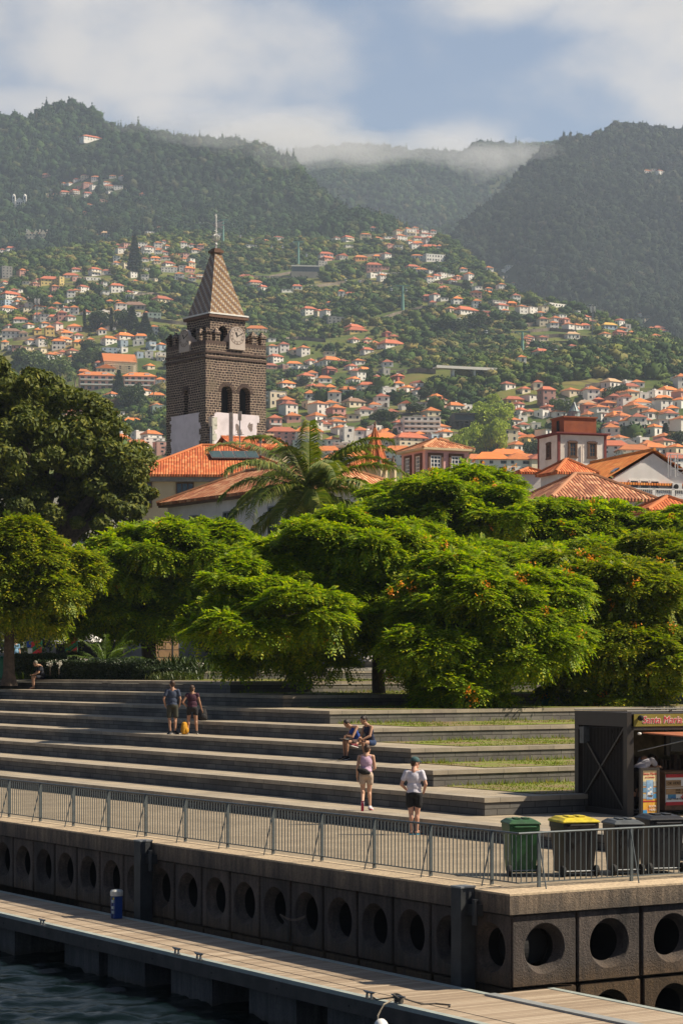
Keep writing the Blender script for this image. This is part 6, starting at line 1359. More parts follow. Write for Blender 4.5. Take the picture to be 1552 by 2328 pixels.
# lawn strips behind each side wall
m_grassg = M('lawn_soil', (0.16, 0.19, 0.022), (0.21, 0.145, 0.08), 0.7, 0.95, 0.6, 25, lo=.42, hi=.56)
for k in range(0, 8):
    a, b = SK[k] + .42, (SK[k + 1] if k < 7 else 62); t0 = TK[k] + 1.75 if k else 12.0
    mb = MB(); mb.face([(t0 + .3, a, ZK[k] + .012), (T_FAR - 40, a, ZK[k] + .012), (T_FAR - 40, b, ZK[k] + .012), (t0 + .3, b, ZK[k] + .012)]); tag(qobj(mb, 'lawn', m_grassg), kind='structure')
def blades(name, n, region, zf, h, mat, label, seed, w=.018):
    r = np.random.default_rng(seed); t = r.uniform(region[0], region[1], n); s = r.uniform(region[2], region[3], n)
    den = fbm(t / 1.5, s / 1.5, seed, 3); k = r.random(n) < np.clip(den * 2.2 + .55, 0.05, 1); t, s = t[k], s[k]; n = len(t)
    z = zf(t, s); a = r.random(n) * 6.283; hh = h * (.5 + r.random(n)); lean = r.normal(0, .35, (n, 2)) * hh[:, None]
    p = np.stack([t, s, z], -1); d = np.stack([np.cos(a), np.sin(a), 0 * a], -1) * w
    top = p + np.stack([lean[:, 0], lean[:, 1], hh], -1)
    v = np.stack([p - d, p + d, top], 1).reshape(-1, 3); o = link(name, npmesh(name, v, np.arange(3 * n).reshape(-1, 3), [mat])); o.matrix_world = QM
    return tag(o, label, 'grass', None, 'stuff')
m_blade = leafmat('grass_blade', (0.10, 0.16, 0.010), (0.18, 0.235, 0.016), .35, .6, (0.28, 0.20, 0.06), .5)
for k in range(0, 8):
    a, b = SK[k] + .45, (SK[k + 1] if k < 7 else 58); t0 = TK[k] + 1.75 if k else 12
    ext = 26 if k < 5 else 34
    blades('grass', 15000, (t0 + .3, t0 + ext, a, b - .02), lambda t, s, z=ZK[k]: z + 0 * t, .045, m_blade, f'short sunlit grass on the lawn strip behind the {names[k]} stone wall', 50 + k)
    blades('grass', 1500, (t0 + .3, t0 + ext, b - .35, b - .02), lambda t, s, z=ZK[k]: z + 0 * t, .12, m_blade, f'taller grass tufts at the foot of the wall above the {names[k]} lawn strip', 70 + k)
# upper planters
def planter(label, t0, s0, t1, s1, z0, z1):
    t = qthing('planter_wall', label, 'planter', t0, s0, z0); m = MB(); m.box((0, 0, -.1), (t1 - t0, s1 - s0, z1 - z0 - .1)); m.build('wall', m_riser, t)
    m = MB(); m.box((-.02, -.02, z1 - z0 - .09), (t1 - t0, s1 - s0, z1 - z0)); m.build('coping', m_capst, t)
planter('long low stone planter wall behind the top step, left end beside the dark hedge', 24.5, 56.0, 70, 64, 3.31, 3.68)
planter('stone planter wall under the trees on the upper lawn right of the tree trunk', 34, 49.5, 95, 54, 3.31, 3.62)
mb = MB(); mb.face([(18.8, 62, 3.325), (110, 62, 3.325), (110, S_FAR + 60, 3.325), (18.8, S_FAR + 60, 3.325)]); tag(qobj(mb, 'garden_soil', M('garden_soil', (0.10, 0.08, 0.05), (0.05, 0.045, 0.03), 1, .95)), kind='structure')

# ---- floating pontoon
m_plank = None
def plankmat(name, cx_dir):
    m, nt, b = newmat(name); b.inputs['Roughness'].default_value = 0.75
    tc = nt.nodes.new('ShaderNodeTexCoord'); s = nt.nodes.new('ShaderNodeSeparateXYZ'); nt.links.new(tc.outputs['Object'], s.inputs[0])
    y = mathn(nt, 'DIVIDE', s.outputs[1], 0.12); cell = mathn(nt, 'FLOOR', y); fr = mathn(nt, 'FRACT', y)
    wn = nt.nodes.new('ShaderNodeTexWhiteNoise'); wn.noise_dimensions = '1D'; nt.links.new(cell, wn.inputs['W'])
    col = ramp(nt, wn.outputs['Value'], [(0, (0.28, 0.21, 0.145)), (0.5, (0.37, 0.285, 0.20)), (1, (0.46, 0.37, 0.27))])
    mp = nt.nodes.new('ShaderNodeMapping'); nt.links.new(tc.outputs['Object'], mp.inputs[0]); mp.inputs['Scale'].default_value = (1.2, 16, 1)
    col = mixc(nt, .7, col, ramp(nt, noise(nt, 3, 5, .6, mp.outputs[0]), [(0.3, (0.7, 0.68, 0.66)), (0.7, (1.15, 1.14, 1.12))]), 'MULTIPLY')
    gap = mathn(nt, 'GREATER_THAN', fr, 0.93)
    col = mixc(nt, gap, col, (0.03, 0.022, 0.016)); nt.links.new(col, b.inputs['Base Color'])
    bump(nt, b, mathn(nt, 'MULTIPLY', gap, -1.0), 0.6, .01); return m
m_plank = plankmat('deck_planks', 0)
m_beam = M('beam_timber', (0.08, 0.07, 0.062), (0.04, 0.036, 0.033), 2.5, .8, .5, 8)
m_strip = M('edge_strip', (0.36, 0.40, 0.36), (0.27, 0.30, 0.28), 2, .6)
m_float = stained_concrete('float_concrete', (0.13, 0.135, 0.14), (0.06, 0.065, 0.07), (0.06, 0.05, 0.035), -2.35, -2.15)
PZ = -1.65
def pontoon(label, t0, t1, s0, s1, floats, extra=None):
    p = qthing('pontoon', label, 'pontoon', t0, s0, PZ); T_, S_ = t1 - t0, s1 - s0
    m = MB(); m.box((.14, 0, -.05), (T_ - .14, S_, 0)); m.build('deck', m_plank, p)
    m = MB(); m.box((0, 0, -.06), (.14, S_, .012)); m.build('edge_strip', m_strip, p); m = MB(); m.box((T_ - .14, 0, -.06), (T_, S_, .012)); m.build('edge_strip', m_strip, p)
    m = MB(); m.box((.48, 0, 0.001), (.5, S_, .004)); m.build('seam', m_dark, p)
    m = MB(); m.box((-.03, 0, -.3), (.06, S_, -.062)); m.box((T_ - .06, 0, -.3), (T_ + .03, S_, -.062)); m.build('beam', m_beam, p)
    m = MB()
    for k in range(int(S_ / 2.4)): m.lathe([(.025, -.035), (.025, -.01)], (0, 1 + k * 2.4, -.18), 8, rot=Matrix.Rotation(R(90), 3, 'Y')) if False else m.box((-.04, 1 + k * 2.4, -.2), (-.03, 1.03 + k * 2.4, -.17))
    m.build('bolt', m_dark, p)
    for a, b in floats:
        m = MB(); m.box((.12, a - s0, -1.3), (T_ - .12, b - s0, -.3)); m.build('float', m_float, p)
    return p
def s_at(px, t, z):
    """quay coordinate s where the photo column px meets the line of given t"""
    k = (px - CX) / F; tt = t + CORNER.dot(V); D = tt / (V.y + V.x * k); return D * (U.y + U.x * k) - CORNER.dot(U)
fl = [(s_at(b, -2.5, 0), s_at(a, -2.5, 0)) for a, b in ((-60, 32), (145, 223), (243, 327), (387, 480), (564, 671), (742, 870), (-260, -150), (-400, -300))]
pontoon('long floating pontoon with timber deck lying along the foot of the quay wall', -2.6, -.55, -12, S_FAR - 30, fl + [(-4, -1.2), (-9, -6)])
pb = qthing('pontoon', 'paler timber platform joining the long pontoon at the quay corner', 'pontoon', -.9, -14, PZ)
m = MB(); m.box((.36, 0, -.05), (1.46, 13.7, .02)); m.build('deck', m_plank, pb)
m = MB(); m.box((.14, 0, -.049), (.35, 13.7, .035)); m.build('joint_plate', M('joint_plate', (0.30, 0.31, 0.30), (0.24, 0.25, 0.25), 3, .55), pb)
m = MB(); m.box((1.46, 0, -.06), (1.6, 13.7, .03)); m.build('edge_strip', m_strip, pb)
m = MB(); m.box((1.5, 0, -.3), (1.62, 13.7, -.062)); m.box((.36, 13.58, -.3), (1.6, 13.7, -.062)); m.build('beam', m_beam, pb)

# ---- cleats, pedestal, chain, rope
def cleat(px, py, label, i):
    D = Dz(py, PZ); p = Vector(((px - CX) / F * D, D, PZ)); t = thing('cleat', label, 'cleat', p, TH, 'mooring cleats on the pontoon')
    m = MB()
    for y in (-.07, .07): m.tube([(0, y, 0), (0, y * .9, .1)], [.028, .018], 8)
    m.tube([(0, -.17, .125), (0, -.1, .11), (0, .1, .11), (0, .17, .125)], [.012, .022, .022, .012], 8); m.box((-.04, -.12, 0), (.04, .12, .012)); m.build('horn', M('cleat_metal', (0.22, .22, .22), None, 5, .4, metal=.7), t)
for i, a in enumerate(((96, 2104, 'small metal mooring cleat on the pontoon edge, far to the left'), (402, 2171, 'small metal mooring cleat, first of the close pair on the pontoon edge'), (452, 2183, 'small metal mooring cleat, second of the close pair on the pontoon edge'), (839, 2272, 'small metal mooring cleat on the pontoon edge beside the tied rope'))): cleat(*a, i)
def rope_cleat():
    D = Dz(2284, PZ); p = Vector(((905 - CX) / F * D, D, PZ)); t = thing('cleat', 'mooring cleat with a dark rope wrapped around it', 'cleat', p, TH, 'mooring cleats on the pontoon')
    m = MB(); 
    for y in (-.08, .08): m.tube([(0, y, 0), (0, y * .9, .12)], [.03, .02], 8)
    m.tube([(0, -.2, .14), (0, 0, .12), (0, .2, .14)], [.014, .026, .014], 8); m.build('horn', MATS['cleat_metal'], t)
    m = MB(); m_rope = M('rope_dark', (0.09, 0.08, 0.07), None, 30, .9, .6, 60); m_r2 = M('rope_pale', (0.42, 0.36, 0.27), None, 30, .9, .6, 60)
    for k in range(4): m.tube([(.06 * math.cos(a), .1 * math.sin(a) , .07 + .02 * k + .03 * math.sin(a)) for a in [j * math.pi / 5 for j in range(11)]], .017, 6)
    m.tube([(0.05, -.1, .1), (.25, -.3, .02), (.5, -.35, .015), (.62, -.6, .015), (.5, -.75, .015)], .014, 6); m.tube([(0, .1, .1), (-.1, .5, .02), (.05, .9, .02)], .014, 6)
    r = m.build('rope', m_rope, t); m = MB(); m.tube([(-.05, 0, .1), (-.3, -.02, .02), (-.42, -.03, -.15), (-.45, -.03, -.8)], .016, 6); m.build('rope_end', m_r2, t)
rope_cleat()
def pedestal():
    D = Dz(2089, PZ); p = Vector(((265 - CX) / F * D, D, PZ)); t = thing('service_pedestal', 'blue marina service pedestal with white cap standing on the pontoon', 'pedestal', p, TH)
    m_blue = M('pedestal_blue', (0.012, 0.055, 0.26), (0.01, 0.04, 0.19), 3, .4)
    m = MB(); m.box((-.1, -.1, 0), (.1, .1, .5)); o = m.build('body', m_blue, t); bevel(o, .02)
    m = MB(); m.box((-.115, -.005, .02), (-.1, .005, .48)); m.build('seam', m_dark, t)
    m = MB(); m.lathe([(.14, .5), (.145, .53), (.145, .6), (.12, .63), (.02, .645)], (0, 0, 0), 12); m.build('cap', M('pedestal_cap', (0.6, .6, .56), None, 3, .4), t)
    m = MB(); 
    for z in (.12, .22, .36): m.box((-.135, -.09, z), (-.1, -.03, z + .06))
    m.build('socket', M('socket_white', (.5, .6, .6), None, 5, .4), t)
    m = MB(); m.box((-.106, -.085, .4), (-.1, -.02, .47)); m.build('sticker', M('sticker_yellow', (.6, .5, .05)), t)
pedestal()
def chain():
    a, b = G(636, 2082, 0), None
    def on_wall(px, py, t=-.06):
        k = (px - CX) / F; D = (t + CORNER.dot(V)) / (V.y + V.x * k); return P(px, py, D)
    p, q, r = on_wall(636, 2080), on_wall(694, 2084), on_wall(655, 2140); t = thing('mooring_chain', 'rusty chain looped between two holes of the quay wall', 'chain', p)
    m = MB(); pts = [p.lerp(q, k / 14) - p + Vector((0, 0, -.09 * math.sin(math.pi * k / 14))) for k in range(15)]
    for k in range(14):
        c = (pts[k] + pts[k + 1]) / 2; d = (pts[k + 1] - pts[k]).normalized(); up = Vector((0, 0, 1)) if k % 2 else V
        n = d.cross(up).normalized(); u2 = n.cross(d); s_ = u2 if k % 2 else n
        m.tube([c + d * .03 * math.cos(w) + s_ * .018 * math.sin(w) for w in [j * math.pi / 4 for j in range(9)]], .008, 5, cap=False)
    m.build('link', M('chain_rust', (0.16, .12, .09), None, 8, .7, .4), t)
    m = MB(); m.tube([Vector((0, 0, 0)), r - p + Vector((0, 0, .3)), r - p], .013, 5); m.tube([q - p, r - p + Vector((.12, 0, .25)), r - p + Vector((.05, 0, -.1))], .013, 5); m.build('hanging_rope', M('rope_dark', (.09, .08, .07)), t)
chain()
def outboard():
    p = P(866, 2327, 33.4); t = thing('outboard_motor', 'white cowling of a boat engine just peeking in at the bottom edge', 'boat engine', p)
    m = MB(); m.ell((0, 0, -.06), (.11, .13, .13), 14, 8); o = m.build('cowling', m_whitep, t, smooth=True)
    m = MB(); m.box((-.06, -.07, -.5), (.06, .07, -.12)); m.build('shaft', m_dark, t)
outboard()

# ---- wheeled bins
def bin_(px, py, rz, body, lid, label, w=.60, d=.72, h=1.0, lidtilt=0):
    D = Dz(py, 0.0); p = Vector(((px - CX) / F * D, D, 0.006)); t = thing('wheelie_bin', label, 'bin', p, rz, 'wheeled bins behind the railing')
    m = MB(); wt, dt = w / 2, d / 2; wb, db = wt * .80, dt * .74; z0 = .06; hb = h * .9
    vs = []
    for z, a, b in ((z0, wb, db), (hb - .1, wt * .97, dt * .95), (hb - .1, wt, dt), (hb, wt, dt)): vs += [(-a, -b, z), (a, -b, z), (a, b, z), (-a, b, z)]
    fs = [(3, 2, 1, 0), (12, 13, 14, 15)]
    for k in range(3):
        for j in range(4): fs.append((k * 4 + j, k * 4 + (j + 1) % 4, k * 4 + 4 + (j + 1) % 4, k * 4 + 4 + j))
    m.add(vs, fs); 
    for x in (-.6, .6): m.add([(x * wb - .02, -db - .012, z0 + .1), (x * wb + .02, -db - .012, z0 + .1), (x * wt + .02, -dt * .95 - .008, hb - .14), (x * wt - .02, -dt * .95 - .008, hb - .14), (x * wb - .02, -db + .01, z0 + .1), (x * wb + .02, -db + .01, z0 + .1), (x * wt + .02, -dt * .95 + .01, hb - .14), (x * wt - .02, -dt * .95 + .01, hb - .14)], [(0, 1, 2, 3), (0, 3, 7, 4), (1, 5, 6, 2)])
    o = m.build('body', body, t); bevel(o, .018)
    m = MB(); zl = hb
    m.add([(-wt - .02, -dt - .02, zl + .005), (wt + .02, -dt - .02, zl + .005), (wt + .02, dt + .02, zl + .005), (-wt - .02, dt + .02, zl + .005), (-wt - .02, -dt - .02, zl + .035), (wt + .02, -dt - .02, zl + .035), (wt + .02, dt + .02, zl + .045), (-wt - .02, dt + .02, zl + .045),
           (-wt * .78, -dt * .75, zl + .09), (wt * .78, -dt * .75, zl + .09), (wt * .8, dt * .7, zl + .11), (-wt * .8, dt * .7, zl + .11)], [(3, 2, 1, 0), (0, 1, 5, 4), (1, 2, 6, 5), (2, 3, 7, 6), (3, 0, 4, 7), (4, 5, 9, 8), (5, 6, 10, 9), (6, 7, 11, 10), (7, 4, 8, 11), (8, 9, 10, 11)])
    m.box((-wt * .5, -dt * .4, zl + .098), (-wt * .1, dt * .4, zl + .125)); m.box((wt * .1, -dt * .4, zl + .098), (wt * .5, dt * .4, zl + .125))
    l = m.build('lid', lid, t); bevel(l, .012)
    m = MB(); m.tube([(-wt * .7, -dt - .07, hb - .03), (wt * .7, -dt - .07, hb - .03)], .016, 8)
    for x in (-.7, 0, .7): m.bar((x * wt, -dt, hb - .03), (x * wt, -dt - .075, hb - .03), .025)
    m.build('handle', body, t)
    for x in (-1, 1):
        m = MB(); rr = .1; m.lathe([(.03, -.03), (rr, -.03), (rr + .008, -.02), (rr + .008, .02), (rr, .03), (.03, .03)], (0, 0, 0), 18); m.v = [(x * (wb + .05) + v[2], -db - .02 + v[0], rr + v[1]) for v in m.v]; m.build('wheel', M('tyre_black', (0.02, .02, .02), None, 5, .8), t)
    m = MB(); m.tube([(-wb - .05, -db - .02, .1), (wb + .05, -db - .02, .1)], .012, 6); m.build('axle', m_metal, t)
    return t
def plas(name, c): return M(name, c, tuple(q * .55 + .006 for q in c), 7, .5, .12, 40)
m_grn, m_yel, m_gry, m_blk, m_blk2 = plas('plastic_green', (0.03, 0.13, 0.04)), plas('plastic_yellow', (0.72, 0.56, 0.02)), plas('plastic_grey', (0.09, 0.10, 0.105)), plas('plastic_black', (0.016, 0.014, 0.013)), plas('plastic_charcoal', (0.022, 0.022, 0.025))
bin_(1183, 1990, R(10), m_grn, plas('plastic_dark_green', (.03, .10, .035)), 'green wheeled bin behind the railing nearest the quay corner', .58, .62, 1.05)
bin_(1304, 1991, R(16), m_blk, m_yel, 'dark wheeled bin with a bright yellow lid', .70, .74, 1.1)
bin_(1415, 1988, R(14), m_blk, m_gry, 'dark wheeled bin with a flat grey lid, between the yellow-lidded one and the last', .56, .66, 1.03)
bin_(1500, 1984, R(14), m_blk2, m_blk2, 'all charcoal wheeled bin with ridged lid, last in the row under the sign board', .70, .74, 1.1)
p = G(1549, 1998, .01); t = thing('yellow_marking', 'small yellow marking on the paving beside the last bin', 'marking', p); m = MB(); m.box((-.12, -.08, 0), (.3, .12, .004)); m.build('paint', m_yel, t)

# ---- ticket kiosk
def kiosk():
    D0 = Dz(1857, .35); c = Vector(((1425 - CX) / F * D0, D0, .345)); th = math.atan2(.40, .917); H_, W, Dp = 2.46, 6.0, 2.5
    t = thing('kiosk', 'black container kiosk with cross-braced side and a red-lettered yellow sign', 'kiosk', c, th)
    m_k = M('kiosk_black', (0.024, 0.019, 0.016), (0.016, 0.013, 0.011), 3, .8, .1); m_kf = M('kiosk_frame', (0.040, 0.032, 0.027), (0.03, .024, .02), 3, .5)
    m = MB(); m.box((.08, .25, .12), (.14, Dp - .25, H_ - .3)); sw = m.build('side_wall', m_k, t)
    m = MB(); 
    for k in range(28): m.box((.06, .3 + k * .068, .12), (.08, .33 + k * .068, H_ - .3))
    m.build('cladding', m_k, sw)
    m = MB(); m.bar((.03, .15, .15), (.03, Dp - .15, H_ - .35), .07, .05); m.bar((.045, .15, H_ - .35), (.045, Dp - .15, .15), .07, .05); m.build('cross_brace', m_kf, t)
    m = MB()
    for x, y in ((0, 0), (0, Dp - .18), (W - .18, 0), (W - .18, Dp - .18)): m.box((x, y, 0), (x + .18, y + .18, H_ - .34))
    m.box((0, 0, H_ - .34), (.12, Dp, H_)); m.box((.12, Dp - .12, H_ - .34), (W, Dp, H_)); m.box((.12, 0, H_ - .42), (W, .1, H_ - .34)); m.box((0, .18, 0), (.1, Dp - .18, .14)); m.build('frame', m_kf, t)
    m = MB(); m.box((.12, .1, H_ - .06), (W, Dp - .12, H_ - .03)); m.box((.14, Dp - .2, .1), (W, Dp - .12, H_ - .34)); m.box((W - .1, .18, .1), (W - .04, Dp - .2, H_ - .1)); m.box((.18, .1, .06), (W, Dp - .2, .1)); m.build('shell', m_k, t)
    m = MB(); m.tube([(.0, .02, H_ + .03), (W, .02, H_ + .03)], .02, 6); m.tube([(0, Dp, H_ + .03), (W, Dp, H_ + .03)], .02, 6)
    for x in (1.2, 3, 4.8): m.box((x - .03, -.01, H_), (x + .03, .06, H_ + .05))
    m.build('roof_rail', m_kf, t)
    sign_y = M('sign_olive', (0.25, 0.20, 0.03), (0.20, .16, .02), 2, .6); m_redl = M('letter_red', (0.55, 0.02, 0.05), (.5, .02, .04), 3, .5); m_lp = M('letter_pale', (0.8, .72, .6), None, 3, .5)
    m = MB(); m.box((.18, -.02, H_ - .33), (W, .02, H_ - .04)); sg = m.build('sign', sign_y, t)
    def ktext(body, size, x, z, mat, y=-.028, sx=1.0, sh=.15, name='lettering', par=sg, halo=None):
        mw = Matrix.Translation((x, y, z)) @ Matrix.Rotation(R(90), 4, 'X')
        if halo: text_mesh('lettering_outline', body, size, halo, par, Matrix.Translation((x, y + .005, z)) @ Matrix.Rotation(R(90), 4, 'X'), .002, 'LEFT', sh, sx, .012)
        return text_mesh(name, body, size, mat, par, mw, .003, 'LEFT', sh, sx)
    ktext('Santa Maria de Colombo', .235, .40, H_ - .255, m_redl, halo=m_lp)
    m = MB(); m.ell((.3, -.12, H_ - .13), (.07, .09, .07), 12, 8); m.bar((.3, 0, H_ - .13), (.3, -.1, H_ - .13), .04); m.build('floodlight', m_dark, t)
    m = MB(); m.ell((.3, -.06, H_ - .5), (.05, .05, .035), 10, 6); m.build('lamp', m_whitep, t)
    m = MB(); m.box((-.1, Dp - .62, H_ - .78), (.06, Dp - .42, H_ - .38)); m.build('junction_box', m_gry, t)
    m = MB(); m.tube([(-.02, Dp - .5, H_ - .42), (-.02, 1.3, H_ - .38), (-.02, .2, H_ - .36)], .008, 5); m.tube([(-.02, .7, H_ - .37), (-.02, .6, H_ - .6), (-.02, .45, H_ - .8)], .006, 5); m.build('wire', m_dark, t)
    # awning flap
    m_aw = M('flap_timber', (0.42, 0.155, 0.07), (0.30, .10, .05), 1.5, .6, .2); z = H_ - .5
    m = MB(); m.prism([(.42, -.0, z), (W, -.0, z), (W, -1.0, z - .1), (1.35, -1.0, z - .1)], (0, 0, .03)); m.build('awning', m_aw, t)
    m = MB(); m.tube([(.35, .1, z - .42), (1.2, -.85, z - .12)], .012, 6); m.build('awning_arm', m_metal, t)
    # inside: back wall, shelf, screen, clutter
    m = MB(); m.box((.2, Dp - .27, .2), (W - .2, Dp - .21, H_ - .4)); m.build('back_wall', M('inner_wall', (0.30, 0.24, 0.13), (0.16, .12, .07), 5, .8), t)
    m = MB(); m.box((1.75, .9, 1.48), (3.2, .96, 2.0)); m.build('screen', M('screen_black', (0.012, .012, .014), None, 3, .15), t)
    m = MB(); m.box((1.6, .85, 1.4), (1.7, .95, 2.05)); m.build('screen_frame', m_kf, t)
    m = MB(); m.box((.2, 1.6, .95), (W - .2, Dp - .3, 1.0)); rr = random.Random(4)
    for k in range(26):
        x = .3 + k * .13; h = rr.uniform(.1, .38); m.box((x, 1.75, 1.0), (x + rr.uniform(.05, .11), 1.9, 1.0 + h))
    m.build('shelf', m_wood, t)
    # counter with banner
    m_ban = M('banner_white', (0.62, 0.64, 0.66), (.56, .58, .6), 2, .5); m_red = M('banner_red', (0.45, .02, .03), None, 3, .5); m_brn = M('banner_brown', (0.36, .23, .12), None, 3, .6)
    m = MB(); m.box((1.05, 0.02, .12), (W, .5, 1.0)); m.box((1.0, -.05, 1.0), (W, .55, 1.05)); m.build('counter', m_wood, t)
    m = MB(); m.box((1.06, -.005, .3), (W - .05, .015, .98)); bn = m.build('banner', m_ban, t)
    m = MB(); m.box((1.06, -.012, .9), (W - .05, -.006, .98)); m.box((1.06, -.012, .24), (W - .05, -.006, .32)); m.build('stripe', m_red, bn)
    m = MB(); m.box((1.06, -.012, .66), (W - .05, -.006, .69)); m.box((1.06, -.012, .70), (1.48, -.006, .84)); m.box((1.06, -.012, .50), (1.72, -.006, .64)); m.build('board', m_brn, bn)
    ktext('OK HERE!', .095, 1.1, .735, m_dark, -.016, .9, 0, 'lettering', bn); ktext('Santa Maria de Colombo', .15, 1.58, .735, m_redl, -.016, 1, .15, 'lettering', bn)
    ktext('START YOUR CHECK-IN HERE', .055, 1.08, .37, m_dark, -.016, 1, 0, 'lettering', bn); ktext('10H30 - 13H30', .05, 1.32, .585, m_dark, -.016, 1, 0, 'lettering', bn); ktext('15H00 - 18H00', .05, 1.32, .525, m_dark, -.016, 1, 0, 'lettering', bn)
    for k, (x, z, c1, c2) in enumerate(((1.12, .40, (.02, .07, .35), (.05, .25, .35)), (1.72, .44, (.03, .08, .3), (.2, .3, .4)), (1.7, .39, (.02, .25, .25), (.05, .3, .3)), (2.4, .4, (.03, .2, .4), (.3, .3, .2)))):
        m = MB(); m.box((x, -.011, z), (x + .22, -.006, z + (.2 if k != 2 else .1))); m.build('photo', M('photo_%d' % k, c1, c2, 9, .4), bn)
    m = MB(); cx, cz = 1.53, .43
    for a in range(4):
        c_, s_ = math.cos(a * math.pi / 2), math.sin(a * math.pi / 2); m.face([(cx + c_ * u - s_ * v, -.014, cz + s_ * u + c_ * v) for u, v in ((.012, -.008), (.06, -.025), (.06, .025), (.012, .008))])
    m.box((cx - .015, -.014, cz - .015), (cx + .015, -.0135, cz + .015)); m.build('cross_emblem', m_red, bn)
    m = MB(); m.box((.2, .3, .1), (.24, .9, 1.05)); m.build('door', M('rusty_door', (.25, .10, .05), (.12, .06, .04), 6, .8), t)
    return t, c, th
KIOSK, KC, KTH = kiosk()
def sign_board():
    D0 = Dz(1868, .35) - .2; c = Vector(((1476 - CX) / F * D0, D0, .345)); th = R(24); t = thing('sign_board', 'upright framed advertising board on a dark foot in front of the kiosk', 'sign', c, th)
    fr = MATS['kiosk_frame']; W, H_ = .50, 1.12; z0 = .12; sc = Vector((-.02, 0, 0))
    m = MB(); m.box((-W / 2, -.03, z0), (-W / 2 + .06, .05, z0 + H_)); m.box((W / 2 - .06, -.03, z0), (W / 2, .05, z0 + H_)); m.box((-W / 2 + .06, -.03, z0 + H_ - .06), (W / 2 - .06, .05, z0 + H_)); m.box((-W / 2 + .06, -.03, z0), (W / 2 - .06, .05, z0 + .07)); m.build('frame', fr, t)
    m = MB(); m.box((-.14, -.12, 0), (.14, .16, .05)); m.box((-.08, -.03, .05), (.08, .05, z0)); m.build('foot', m_dark, t)
    m = MB(); m.box((-W / 2 + .06, -.005, z0 + .07), (W / 2 - .06, .03, z0 + H_ - .06)); ps = m.build('poster', M('poster_ochre', (0.70, 0.42, 0.05), (0.62, .22, .04), 5, .4, lo=.4, hi=.6), t)
    red = MATS['letter_red']; x0 = -W / 2 + .06; w = W - .12; zt = z0 + H_ - .06
    m = MB(); m.box((x0, -.009, zt - .26), (x0 + w, -.006, zt)); m.build('header', M('poster_cream', (.72, .60, .35), (.66, .5, .25), 6, .4), ps)
    T_ = lambda s, size, x, z, mat, al='CENTER', sh=.1, sx=1: text_mesh('lettering', s, size, mat, ps, Matrix.Translation((x, -.014, z)) @ Matrix.Rotation(R(90), 4, 'X'), .002, al, sh, sx)
    T_('Santa Maria', .075, 0, zt - .10, red); T_('de Colombo', .05, 0, zt - .17, red)
    m = MB(); m.box((x0 + .10, -.012, z0 + .40), (x0 + w - .10, -.007, zt - .22)); m.build('ship_photo', M('ship_sea', (.08, .22, .45), (.35, .5, .65), 7, .35), ps)
    m = MB()
    for dx, z, s_ in ((-.02, .52, .05), (.03, .56, .04), (-.03, .63, .03), (.02, .66, .03)): m.face([(dx - s_, -.014, z0 + z - s_ * .2), (dx + s_ * .9, -.014, z0 + z - s_ * .3), (dx + s_ * .6, -.014, z0 + z + s_), (dx - s_ * .7, -.014, z0 + z + s_ * .9)])
    m.build('sail', m_whitep, ps)
    m = MB(); m.face([(-.07, -.0145, z0 + .47), (.06, -.0145, z0 + .45), (.075, -.0145, z0 + .50), (-.06, -.0145, z0 + .495)]); m.build('hull', m_wood, ps)
    for i in range(3):
        for sx in (0, 1):
            m = MB(); a = x0 + .008 + sx * (w - .098); m.box((a, -.012, z0 + .42 + i * .14), (a + .082, -.007, z0 + .53 + i * .14)); m.build('photo', M('snap_%d%d' % (i, sx), ((.1, .3, .5), (.25, .35, .4), (.4, .4, .35))[i], ((.5, .45, .35), (.05, .2, .4), (.1, .25, .4))[(i + sx) % 3], 16, .4), ps)
    m = MB(); m.box((x0, -.010, z0 + .34), (x0 + w, -.006, z0 + .37)); m.build('stripe', MATS['banner_red'], ps)
    T_('BOOK', .07, x0 + w * .7, z0 + .22, m_whitep, 'CENTER', 0); T_('HERE!', .07, x0 + w * .7, z0 + .14, m_whitep, 'CENTER', 0)
    m = MB(); m.box((x0, -.009, z0 + .07), (x0 + .12, -.006, z0 + .16)); m.build('blue_panel', M('poster_blue', (.05, .3, .6)), ps)
sign_board()

# ---- far garden: lamp posts, panels, column, hedges, litter bins
def post(px, py, D, h, label, r=.05):
    b = P(px, py, D); b.z = 3.4 if D < 130 else ground_z(D); t = thing('lamp_post', label, 'lamp post', b); m = MB(); m.tube([(0, 0, 0), (0, 0, .6), (0, 0, h)], [r * 1.5, r, r * .8], 10); m.build('pole', m_pile, t)
    m = MB(); m.lathe([(.05, h), (.22, h + .05), (.2, h + .3), (.05, h + .36)], (0, 0, 0), 10); m.build('lamp_head', m_metal, t)
post(240, 1505, 104, 4.2, 'slim black lamp post rising from the hedge beside the feathery palm'); post(392, 1486, 112, 4.0, 'slim dark lamp post in front of the rough stone column')
def stone_column():
    b = P(375, 1500, 125); b.z = 3.6; t = thing('stone_pillar', 'wide rough sandstone pillar behind the dark tree trunk', 'pillar', b, R(20))
    m = MB(); m.box((-.65, -.5, 0), (.65, .5, 3.4)); m.build('masonry', brickmat('sandstone', (0.46, 0.29, 0.15), (0.36, 0.22, 0.11), (0.10, 0.07, 0.05), .8, .42, .03, jitter=.25), t)
    m = MB(); m.box((-.75, -.6, 3.4), (.75, .6, 3.6)); m.build('cap', m_coping, t)
stone_column()
def grey_building():
    b = P(392, 1500, 132); b.z = 3.6; t = thing('building', 'shaded grey wall of a low building behind the trees, right of the stone pillar', 'building', b, R(0)); m = MB(); m.box((.6, 0, -1), (9, 6, 3.6)); m.build('wall', M('grey_wall', (.30, .31, .33), (.25, .26, .28), 1, .9), t)
    m = MB(); m.box((.5, -.1, 3.6), (9.1, 6.1, 3.75)); m.build('roof', m_coping, t)
grey_building()
